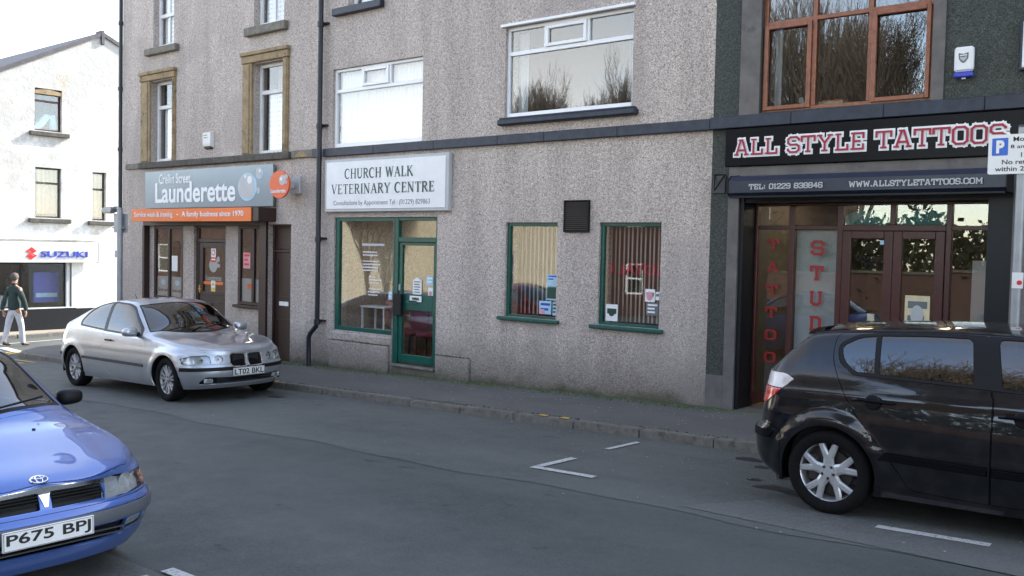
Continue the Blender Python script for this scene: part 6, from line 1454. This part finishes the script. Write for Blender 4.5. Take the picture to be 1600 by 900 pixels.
o = poster('poster', 'cream_poster', None, -3.34, -3.07, 1.12, 1.54, .318, 2, 'letter_grey'); tag(o, 'cream event poster with a figure drawing on the right tattoo shop door', 'poster')
MB().disc(-3.205, 1.32, .314, .317, .07, 20, .11).build('picture', 'light_grey', o); MB().box(-3.33, -3.08, .315, .317, 1.12, 1.16).build('print', 'yellow', o)
o = B('notice', 'trim', None, -3.24, -3.06, .335, .345, .93, 1.11); tag(o, 'black card below the cream poster on the right tattoo shop door', 'notice')
o = B('notice', 'cream_poster', None, -3.78, -3.70, .38, .385, 1.18, 1.30); tag(o, 'small cream card seen through the left tattoo shop door', 'notice')
o = B('notice', 'pale_blue', None, -3.645, -3.60, .322, .330, 2.11, 2.16); tag(o, 'tiny pale blue sticker in the top corner of the left tattoo shop door', 'sticker')
# posters on vet windows and door
yp = .066
def pst(x0, x1, z0, z1, mat, label, lines=4, ink='letter_grey', y=yp, cat='poster'):
    o = poster('poster', mat, None, x0, x1, z0, z1, y, lines, ink); return tag(o, label, cat)
o = pst(-8.28, -8.085, 1.24, 1.50, 'pale_blue', 'dark blue and white animal poster in the right corner of the cream-blinded window', 1); MB().box(-8.27, -8.09, yp-.004, yp-.001, 1.26, 1.42).build('picture', 'letter_green', o)
pst(-8.28, -8.085, 1.505, 1.61, 'pale_blue', 'pale blue strip notice above the animal poster in the cream-blinded window', 2, 'blue_letter')
o = pst(-8.41, -8.19, 1.03, 1.22, 'pale_blue', 'wide blue and pink leaflet at the bottom of the cream-blinded window', 2, 'blue_letter'); MB().box(-8.40, -8.31, yp-.004, yp-.001, 1.04, 1.10).build('picture', 'pink', o)
pst(-8.165, -8.09, 1.02, 1.21, 'pale_blue', 'narrow light blue leaflet in the bottom right corner of the cream-blinded window', 3, 'letter_green')
o = pst(-7.245, -7.05, 1.005, 1.235, 'white', 'white poster with a green animal picture, bottom left of the taupe-blinded window', 1, 'letter_green'); MB().disc(-7.147, 1.12, yp-.005, yp-.001, .05, 12).build('picture', 'letter_green', o)
o = pst(-6.62, -6.47, 1.30, 1.47, 'white', 'upper white pet portrait card, right side of the taupe-blinded window', 1); MB().disc(-6.55, 1.38, yp-.005, yp-.001, .05, 12, .06).build('picture', 'pink', o)
pst(-6.60, -6.41, 1.12, 1.29, 'letter_grey', 'dark card with white print under the pet portrait, right side of the taupe-blinded window', 3, 'white')
pst(-6.46, -6.40, 1.33, 1.44, 'white', 'small white paw sticker at the right edge of the taupe-blinded window', 1)
# vet door stickers
o = pst(-11.07, -10.80, 1.07, 1.165, 'white', 'white OPEN notice hanging on the green vet door', 0, y=.03, cat='notice'); text("OPEN", 'lettering', 'plate_black', o, -11.01, -10.86, 1.095, 1.14, .029, bold=.03)
mb = MB(); mb.prism(rpoly([(-11.03,1.19), (-10.83,1.19), (-10.83,1.42), (-10.93,1.47), (-11.03,1.42)], .02), .06, .064); o = mb.build('notice', 'white', None); tag(o, 'white tombstone-shaped notice above the OPEN card on the green vet door', 'notice')
for k in range(5): MB().box(-11.0, -10.86-.02*(k % 2), .057, .0595, 1.22+k*.042, 1.235+k*.042).build('print', 'letter_grey', o)
o = pst(-10.72, -10.57, 1.35, 1.50, 'pale_blue', 'pale blue sticker at the right side of the vet door glass', 2, 'white', y=.06)
o = pst(-10.68, -10.57, 1.09, 1.31, 'white', 'white no-smoking sticker low at the right side of the vet door glass', 0, y=.06); MB().disc(-10.625, 1.22, .056, .0595, .035, 16).build('ring', 'pink', o)
o = pst(-11.60, -11.50, 1.07, 1.22, 'pale_blue', 'pale blue sticker at the right edge of the large vet window', 2, 'white', y=.055)
t = thing('window_lettering', 'white opening-hours lettering on the large vet window', 'lettering')
MB().box(-12.28, -11.72, .058, .060, 1.965, 2.005).build('heading', 'light_grey', t)
z = 1.92
for k, (s_, x0, x1) in enumerate((("Small Animal Practice", -12.2, -11.75), ("D. Bland", -12.02, -11.85), ("", 0, 0), ("Dr P Moore MRCVS", -12.26, -11.8), ("Mrs S Harrison MRCVS", -12.26, -11.76), ("Miss Jones BVSc", -12.26, -11.86), ("", 0, 0), ("Consultations by", -12.12, -11.8), ("Appointment", -12.08, -11.84), ("Monday to Friday", -12.14, -11.74), ("9.00 - 10.00am", -12.06, -11.74), ("Saturday 10.00am", -12.12, -11.74))):
    z -= .057
    if s_: MB().box(x0, x1, .0585, .060, z, z+.004).build('line', 'light_grey', t) if False else None
mb = MB(); rl = random.Random(2); z = 1.90
for k in range(15):
    z -= .052
    if k in (2, 7, 11): continue
    x = -12.26 if k < 7 else -12.10+rl.uniform(-.05, .05); xe = -11.78-rl.uniform(0, .16)
    while x < xe: l_ = rl.uniform(.015, .05); mb.box(x, x+l_, .0585, .060, z, z+.02); x += l_+.012
mb.build('printed_lines', 'white', t)
# launderette notices
o = pst(-18.42, -18.20, 1.33, 1.66, 'white', 'plain white notice in the second launderette window pane', 0, y=yF+.024)
o = pst(-15.83, -15.60, 1.47, 1.78, 'pink', 'pink printed notice in the right launderette window', 3, 'red_letter', y=yF+.024)
o = pst(-17.03, -16.86, 1.66, 1.84, 'white', 'white no-smoking sticker high on the launderette door glass', 0, y=yF+.08); MB().disc(-16.945, 1.755, yF+.076, yF+.0795, .06, 20).build('ring', 'red_letter', o); MB().disc(-16.945, 1.755, yF+.074, yF+.0765, .042, 20).build('ring_centre', 'white', o)
o = pst(-17.03, -16.86, 1.56, 1.655, 'red_letter', 'red band sticker under the no-smoking sign on the launderette door', 1, 'white', y=yF+.08)
o = pst(-17.02, -16.87, .96, 1.18, 'white', 'white and yellow hazard sticker low on the launderette door glass', 0, y=yF+.078); MB().prism([(-17.0,1.08), (-16.89,1.08), (-16.945,1.17)], yF+.074, yF+.0775).build('triangle', 'yellow', o); MB().box(-17.01, -16.88, yF+.074, yF+.0775, .97, 1.04).build('print', 'yellow', o)
# alarm boxes, vent grille, bracket, side plate
t = thing('alarm_box', 'small cream alarm box between the sandstone-framed windows', 'alarm box')
MB().prism([(0,0), (-.07,.03), (-.085,.08), (-.085,.30), (0,.32)], -.135, .135, 'x').build('case', 'old_white', t); t.location = (-16.82, -.0, 3.86)
mb = MB(); mb.prism([(-.01,-.03), (-.06,-.01), (-.07,.028), (0,.0)], -.11, .11, 'x'); mb.build('lower_cover', 'trim_grey', t)
for k in range(2): MB().box(-.10, .03, -.087, -.0855, .19+k*.05, .205+k*.05).build('print', 'letter_grey', t)
t = thing('alarm_box', 'white alarm box with grey shield emblem and blue base on the dark wall', 'alarm box', (-2.725, 0, 3.885))
B('case', 'white', t, -.095, .095, -.075, 0, .06, .32, .02); B('base', 'blue_letter', t, -.093, .093, -.07, 0, .0, .058, .012); B('foot', 'light_grey', t, -.02, .02, -.05, -.01, -.02, .0, .004)
mb = MB(); mb.prism(rpoly([(-.05,.255), (0,.24), (.05,.255), (.045,.19), (.02,.155), (0,.145), (-.02,.155), (-.045,.19)], .01), -.079, -.0755); sh_ = mb.build('shield', 'letter_grey', t); MB().prism(rpoly([(-.034,.215), (0,.205), (.034,.215), (.03,.19), (0,.163), (-.03,.19)], .008), -.081, -.0792).build('shield_face', 'light_grey', sh_)
mb = MB(); mb.box(-.035, .035, -.0805, -.0795, .222, .232); mb.build('shield_band', 'white', sh_)
t = thing('vent_grille', 'black louvred vent grille on the pebbledash between the green windows', 'vent')
frame('frame', 'trim', t, -7.93, -7.50, 2.22, 2.67, -.05, .022, (), .055)
MB().box(-7.915, -7.515, -.012, -.002, 2.235, 2.655).build('backing', 'trim', t)
for k in range(14):
    z = 2.25+k*.0285; mb = MB(); mb.prism([(-.045, z), (-.040, z+.004), (-.014, z+.022), (-.018, z+.018)], -7.907, -7.523, 'x'); mb.build('slat', 'slat', t)
t = thing('wall_bracket', 'small dark triangular bracket on the dark pilaster beside the tattoo sign', 'bracket')
MB().box(-5.62, -5.45, -.03, -.0, 2.72, 2.96, .005).build('back_plate', 'trim_grey', t)
mb = MB(); mb.tube([(-5.60, -.03, 2.95), (-5.535, -.14, 2.75), (-5.46, -.03, 2.95)], .012, 6); mb.tube([(-5.60, -.03, 2.95), (-5.46, -.03, 2.95)], .01, 6); mb.build('arm', 'trim', t)
t = thing('wall_plate', 'navy-edged white plate high on the dark wall at the right edge', 'sign')
B('plate_edge', 'navy_shutter', t, -2.20, -1.5, -.06, 0, 3.9, 4.42, .01); B('plate_face', 'white', t, -2.17, -1.53, -.066, -.0605, 3.93, 4.39)
# drainpipes
t = thing('drainpipe', 'navy cast-iron drainpipe between the launderette and the vet building', 'drainpipe')
P_ = [(-13.25, -.10, 9.3), (-13.25, -.10, 3.72)]
MB().tube([(-13.25,-.115,9.3), (-13.25,-.115,5.83)], .046, 14).build('pipe', 'iron', t, smooth=True)
MB().tube([(-13.25,-.115,5.829), (-13.25,-.115,4.05)], .044, 14).build('pipe', 'iron', t, smooth=True); MB().tube([(-13.25,-.115,4.049), (-13.25,-.115,2.06)], .046, 14).build('pipe', 'iron', t, smooth=True)
MB().tube([(-13.25,-.115,2.059), (-13.25,-.115,.62), (-13.27,-.12,.52), (-13.42,-.13,.38), (-13.46,-.13,.30), (-13.46,-.13,.05), (-13.43,-.15,-.20)], .044, 14).build('pipe', 'iron', t, smooth=True)
for z in (5.83, 4.05, 2.06, .60): MB().tube([(-13.25,-.115,z-.05), (-13.25,-.115,z+.04)], .060, 14).build('collar', 'iron', t, smooth=True); MB().box(-13.36, -13.14, -.06, -.0, z+.0, z+.035, .004).build('bracket', 'iron', t)
t = thing('drainpipe', 'dark drainpipe on the far left corner of the pink pebbledashed building', 'drainpipe')
for a, b in ((9.4, 6.8), (6.799, 5.35), (5.349, 4.0), (3.999, -.5)): MB().tube([(-20.33,-.02,a), (-20.33,-.02,b)], .045, 12).build('pipe', 'iron', t, smooth=True)
for z in (6.8, 5.35, 4.0, 2.5): MB().tube([(-20.33,-.02,z-.04), (-20.33,-.02,z+.04)], .062, 12).build('collar', 'iron', t, smooth=True)
# lamp post / illuminated sign post by the corner
t = thing('sign_post', 'grey steel sign post with small lamp head at the street corner, beside the launderette', 'sign post', (-18.12, -1.2, gz(-18.12)+.1))
zb_ = gz(-18.12)+.1
MB().tube([(0,0,0), (0,0,.95)], .075, 14).build('base_section', 'galv', t, smooth=True); MB().tube([(0,0,.951), (0,0,2.62-zb_)], .055, 14).build('pole', 'galv', t, smooth=True)
MB().box(-.36, .17, .06, .075, 2.12-zb_, 2.50-zb_, .004).build('sign_plate', 'galv', t); MB().box(-.30, .11, .0, .058, 2.2-zb_, 2.24-zb_).build('sign_rail', 'galv', t)
mb = MB(); mb.tube([(0,0,2.60-zb_), (-.12,0,2.64-zb_), (-.30,0,2.62-zb_)], .018, 8); mb.build('lamp_arm', 'galv', t); 
MB().prism(rpoly([(-.62,2.53-zb_), (-.26,2.53-zb_), (-.22,2.60-zb_), (-.30,2.64-zb_), (-.58,2.62-zb_)], .02), -.07, .07).build('lamp_head', 'galv', t); MB().box(-.58, -.30, -.055, .055, 2.505-zb_, 2.529-zb_, .006).build('lamp_cover', 'cream_poster', t)
MB().box(-.13, -.06, -.04, .04, 1.62-zb_, 1.76-zb_, .004).build('pole_label', 'light_grey', t)
# parking sign
gx = gz(-1.83)+.11
t = thing('parking_sign', 'white parking plate with blue P square on a galvanised pole at the right edge', 'sign', (-1.845, -1.5, gx))
MB().tube([(0,0,0), (0,0,3.14-gx)], .040, 14).build('pole', 'galv', t, smooth=True); MB().tube([(0,0,3.14-gx), (0,0,3.16-gx)], .043, 14).build('pole_cap', 'trim_grey', t)
mb = MB(); mb.prism(rpoly([(-.265,2.73-gx), (.265,2.73-gx), (.265,3.08-gx), (-.265,3.08-gx)], .02), -.052, -.047); pl = mb.build('sign_plate', 'plate_white', t)
MB().prism(rpoly([(-.235,2.895-gx), (-.105,2.895-gx), (-.105,3.05-gx), (-.235,3.05-gx)], .008), -.0535, -.0525).build('blue_square', 'blue', pl); text("P", 'lettering', 'plate_white', pl, -.20, -.135, 2.915-gx, 3.03-gx, -.0535, bold=.05)
for s_, x0, x1, z in (("Mon - Sat", -.065, .20, 3.015), ("8 am - 6 pm", -.085, .235, 2.945), ("1 hour", .0, .16, 2.875), ("No return", -.15, .13, 2.815), ("within 2 hours", -.205, .215, 2.755)): text(s_, 'lettering', 'plate_black', pl, x0, x1, z-gx, z+.042-gx, -.0525, bold=.012, depth=.0008)
for z in (2.80, 3.0): MB().tube([(0,0,z-gx), (0,0,z+.025-gx)], .048, 14).build('clip', 'galv', t)
mb = MB(); mb.box(-.03, .06, -.046, -.041, 1.72-gx, 1.86-gx); mb.build('pole_sticker', 'plate_white', t); MB().disc(.03, 1.77-gx, -.048, -.0465, .022, 12).build('sticker_print', 'red_letter', t)
# litter: fallen petals
rr = random.Random(11); mb = MB()
def petal(x, y, z, s_):
    a = rr.uniform(0, 6.28); u = Vector((cos(a), sin(a), 0))*s_; v = Vector((-sin(a), cos(a), 0))*s_*rr.uniform(.4, .8); c = Vector((x, y, z+.003))
    mb.add([(c-u)[:], (c-v*.8+Vector((0,0,s_*.3)))[:], (c+u)[:], (c+v+Vector((0,0,s_*.25)))[:]], [(0,1,2), (0,2,3)])
for k in range(620):
    x = rr.uniform(-16, 1); y = rr.choice((rr.uniform(yk0(x)+.1, -.03), -abs(rr.gauss(.25, .3))-.02))
    if y > yk0(x)+.02: petal(x, y, gz(x)+pvz(x, y), rr.uniform(.005, .014))
for k in range(240): x = rr.uniform(-16, 2); y = yk0(x)-abs(rr.gauss(0, 1.3))-.03; petal(x, y, gz(x)+.006, rr.uniform(.005, .013))
o = mb.build('fallen_petals', 'litter'); tag(o, 'pale fallen petals and crumbs scattered over pavement and road', 'litter', kind='stuff')
mb = MB(); mb.box(-5.8, -4.9, -.40, -.12, gz(-5.4)+.165, gz(-5.4)+.178, .02)
for k, (x, y, r_) in enumerate(((-3.42,-2.95,.10), (-3.15,-3.05,.06), (-3.0,-2.72,.05), (-3.45,-2.45,.13), (-2.9,-3.25,.045), (-3.7,-2.75,.04), (-3.85,-2.2,.05), (-4.1,-1.95,.09), (-3.5,-1.92,.07), (-11.9,-2.6,.07), (-11.6,-2.2,.10))):
    pts = [(x+r_*(1+.35*rr.uniform(-1, 1))*cos(2*pi*j/14)*1.7, y+r_*(1+.3*rr.uniform(-1, 1))*sin(2*pi*j/14)) for j in range(14)]
    sheet('oil_stain', pts, 'oil', .0085)
# ============================================================ PEOPLE
def skinned(name, verts, edges, rad, mat, parent, root=0, sub=2):
    me = bpy.data.meshes.new(name); me.from_pydata([v[:] for v in verts], edges, []); o = link(name, me, mat, parent)
    m = o.modifiers.new('skin', 'SKIN'); m.use_smooth_shade = True; m.branch_smoothing = .6
    sk = me.skin_vertices[0].data if me.skin_vertices else None
    if sk is None:
        bm = bmesh.new(); bm.from_mesh(me); bm.verts.layers.skin.verify(); bm.to_mesh(me); bm.free(); sk = me.skin_vertices[0].data
    for i, r_ in enumerate(rad): sk[i].radius = r_ if hasattr(r_, '__len__') else (r_, r_); sk[i].use_root = (i == root)
    s_ = o.modifiers.new('sub', 'SUBSURF'); s_.levels = sub; s_.render_levels = sub
    dg = bpy.context.evaluated_depsgraph_get(); me2 = bpy.data.meshes.new_from_object(o.evaluated_get(dg)); o.modifiers.clear(); o.data = me2
    if not me2.materials: me2.materials.append(M[mat])
    for p in me2.polygons: p.use_smooth = True
    return o
def chain(pts, rads, V, E, R, start=None):
    prev = start
    for p, r_ in zip(pts, rads):
        V.append(Vector(p)); R.append(r_)
        if prev is not None: E.append((prev, len(V)-1))
        prev = len(V)-1
    return prev
# walking man: local +y is his heading, z up
pm = thing('person', 'man in dark green fleece and pale trousers walking away across the side street', 'person', (-23.65, -.92, gz(-23.75)+.012), radians(22))
V = []; E = []; R = []
chain([(0,0,.98), (0,0,1.12), (0,.01,1.28), (0,.0,1.42), (0,-.005,1.50), (0,.01,1.56)], [(.13,.10), (.125,.095), (.15,.105), (.13,.09), (.052,.055), (.055,.06)], V, E, R)
def limb(start, pts, rads): return chain(pts, rads, V, E, R, start)
limb(5, [(0,.02,1.63), (0,.02,1.69)], [(.072,.088), (.066,.08)])
for s_, lx, sw_ in ((1, .0, .10), (-1, .0, -.12)):
    e = limb(3, [(s_*.17,0,1.40), (s_*.215,-.03*s_,1.26), (s_*.235,sw_*.3,1.12), (s_*.24,sw_*.7,.98), (s_*.235,sw_,.87), (s_*.23,sw_+.02,.82)], [.062,.052,.043,.036,.028,(.036,.020)])
    for k in range(4): limb(e, [(s_*.232,sw_-.012+.014*k+.01,.772-.004*abs(k-1.5)), (s_*.222,sw_-.01+.014*k+.012,.732+.006*abs(k-1.5)), (s_*.212,sw_-.01+.014*k+.014,.708+.006*abs(k-1.5))], [.009,.0085,.0075])
    limb(e, [(s_*.215,sw_+.055,.80), (s_*.208,sw_+.065,.765)], [.010,.009])
for s_, fy, lift in ((1, .16, 0), (-1, -.20, .04)):
    limb(0, [(s_*.095,.0,.90), (s_*.10,fy*.45+.02,.52+lift), (s_*.10,fy*.95,.12+lift), (s_*.10,fy,.07+lift), (s_*.11,fy+.09,.035+lift*.3), (s_*.115,fy+.16,.03)], [.085,.058,.040,.040,.036,.028])
skinned('body', V, E, R, 'skin', pm)
V = []; E = []; R = []
chain([(0,0,.86), (0,-.005,.98), (0,-.005,1.12), (0,0,1.28), (0,0,1.40), (0,-.005,1.47), (0,0,1.515)], [(.17,.135), (.168,.13), (.165,.125), (.18,.13), (.155,.112), (.075,.075), (.068,.072)], V, E, R)
for s_, sw_ in ((1, .10), (-1, -.12)): limb(4, [(s_*.185,0,1.385), (s_*.235,-.03*s_,1.25), (s_*.255,sw_*.3,1.11), (s_*.262,sw_*.7,.97), (s_*.255,sw_*.95,.885), (s_*.253,sw_*.97,.875)], [.085,.075,.066,.060,.050,.046])
skinned('jacket', V, E, R, 'fleece', pm)
V = []; E = []; R = []
chain([(0,0,.95), (0,0,.88)], [(.145,.115), (.14,.115)], V, E, R)
for s_, fy, lift in ((1, .16, 0), (-1, -.20, .04)): limb(1, [(s_*.10,fy*.1,.80), (s_*.105,fy*.3+.01,.65), (s_*.105,fy*.5+.02,.50+lift), (s_*.105,fy*.75+.01,.30+lift), (s_*.105,fy*.98-.01,.09+lift), (s_*.105,fy*.99-.01,.075+lift)], [.102,.088,.075,.068,.062,.060])
skinned('trousers', V, E, R, 'jeans', pm)
for s_, fy, lift in ((1, .16, 0), (-1, -.20, .03)):
    V = []; E = []; R = []; chain([(s_*.105,fy-.05,.05+lift), (s_*.105,fy+.02,.055+lift*.9), (s_*.112,fy+.10,.045+lift*.4), (s_*.118,fy+.18,.032)], [(.042,.040), (.043,.048), (.045,.035), (.036,.022)], V, E, R); skinned('shoe', V, E, R, 'shoe', pm, sub=1)
bm = bmesh.new(); bmesh.ops.create_uvsphere(bm, u_segments=24, v_segments=16, radius=1)
for v in list(bm.verts):
    if v.co.z < -.45 and v.co.y > -.2: bm.verts.remove(v)
rh = random.Random(4)
for v in bm.verts: v.co = Vector((v.co.x*.088, v.co.y*.104, v.co.z*.108))*(1+rh.uniform(-.03, .03))
me = bpy.data.meshes.new('hair'); bm.to_mesh(me); bm.free(); o = link('hair', me, 'hair', pm, (0,.005,1.675), True); o.rotation_euler.x = radians(14)
for s_ in (-1, 1): mb = lathe([(.018,.0), (.02,.006), (.012,.012), (.001,.012)], 10); o = mb.build('ear', 'skin', pm, smooth=True, loc=(s_*.085,.02,1.635)); o.rotation_euler.z = pi/2
MB().tube([(.065*cos(2*pi*k/16), .068*sin(2*pi*k/16), 1.515) for k in range(17)], .016, 6, False).build('collar', 'fleece', pm, smooth=True)
# framed notices and a doorway inside the vet waiting room
for i_, (x, z0, z1, w_, m_) in enumerate(((-12.2, 1.5, 2.1, .4, 'white'), (-11.5, 1.4, 2.0, .5, 'pale_blue'))):
    o = B('picture_frame', m_, None, x, x+w_, 3.70, 3.73, z0, z1); tag(o, ('white framed notice', 'pale blue framed chart')[i_]+' on the back wall of the vet waiting room', 'picture')
MB().box(-10.9, -10.3, 3.69, 3.735, -.05, 2.05).build('inner_door', 'interior_dark', VB)
# receptionist seen through the vet window
rp = thing('person', 'brown-haired woman in a pink top sitting behind the vet window', 'person', (-12.75, 1.15, .02), radians(-40))
V = []; E = []; R = []
chain([(0,0,.50), (0,0,.68), (0,.02,.86), (0,.0,.97), (0,.01,1.04), (0,.02,1.11), (0,.02,1.17)], [(.13,.11), (.11,.09), (.14,.10), (.05,.05), (.05,.052), (.068,.085), (.062,.08)], V, E, R)
for s_ in (1, -1):
    e = limb(2, [(s_*.16,.01,.92), (s_*.21,.05,.72), (s_*.17,.24,.66), (s_*.14,.30,.67)], [.05,.04,.032,(.034,.02)])
    for k in range(4): limb(e, [(s_*(.12+.014*k),.345,.665), (s_*(.12+.014*k),.38,.65)], [.009,.008])
    limb(e, [(s_*.10,.31,.675), (s_*.09,.335,.67)], [.01,.009])
    limb(0, [(s_*.10,.05,.48), (s_*.11,.42,.48), (s_*.11,.45,.12), (s_*.11,.47,.02), (s_*.11,.58,.0)], [.08,.055,.04,.035,.03])
skinned('body', V, E, R, 'skin', rp)
V = []; E = []; R = []
chain([(0,0,.46), (0,0,.68), (0,.02,.86), (0,.0,.96)], [(.16,.14), (.135,.115), (.16,.12), (.07,.07)], V, E, R)
for s_ in (1, -1): limb(2, [(s_*.17,.01,.92), (s_*.21,.04,.76), (s_*.205,.10,.70)], [.065,.055,.05])
skinned('top', V, E, R, 'pink_top', rp)
bm = bmesh.new(); bmesh.ops.create_uvsphere(bm, u_segments=20, v_segments=14, radius=1)
for v in list(bm.verts):
    if v.co.z < .1 and v.co.y > .35: bm.verts.remove(v)
for v in bm.verts: v.co = Vector((v.co.x*.09, v.co.y*.105, v.co.z*.13))
me = bpy.data.meshes.new('hair'); bm.to_mesh(me); bm.free(); link('hair', me, 'hair_brown', rp, (0,.0,1.15), True)
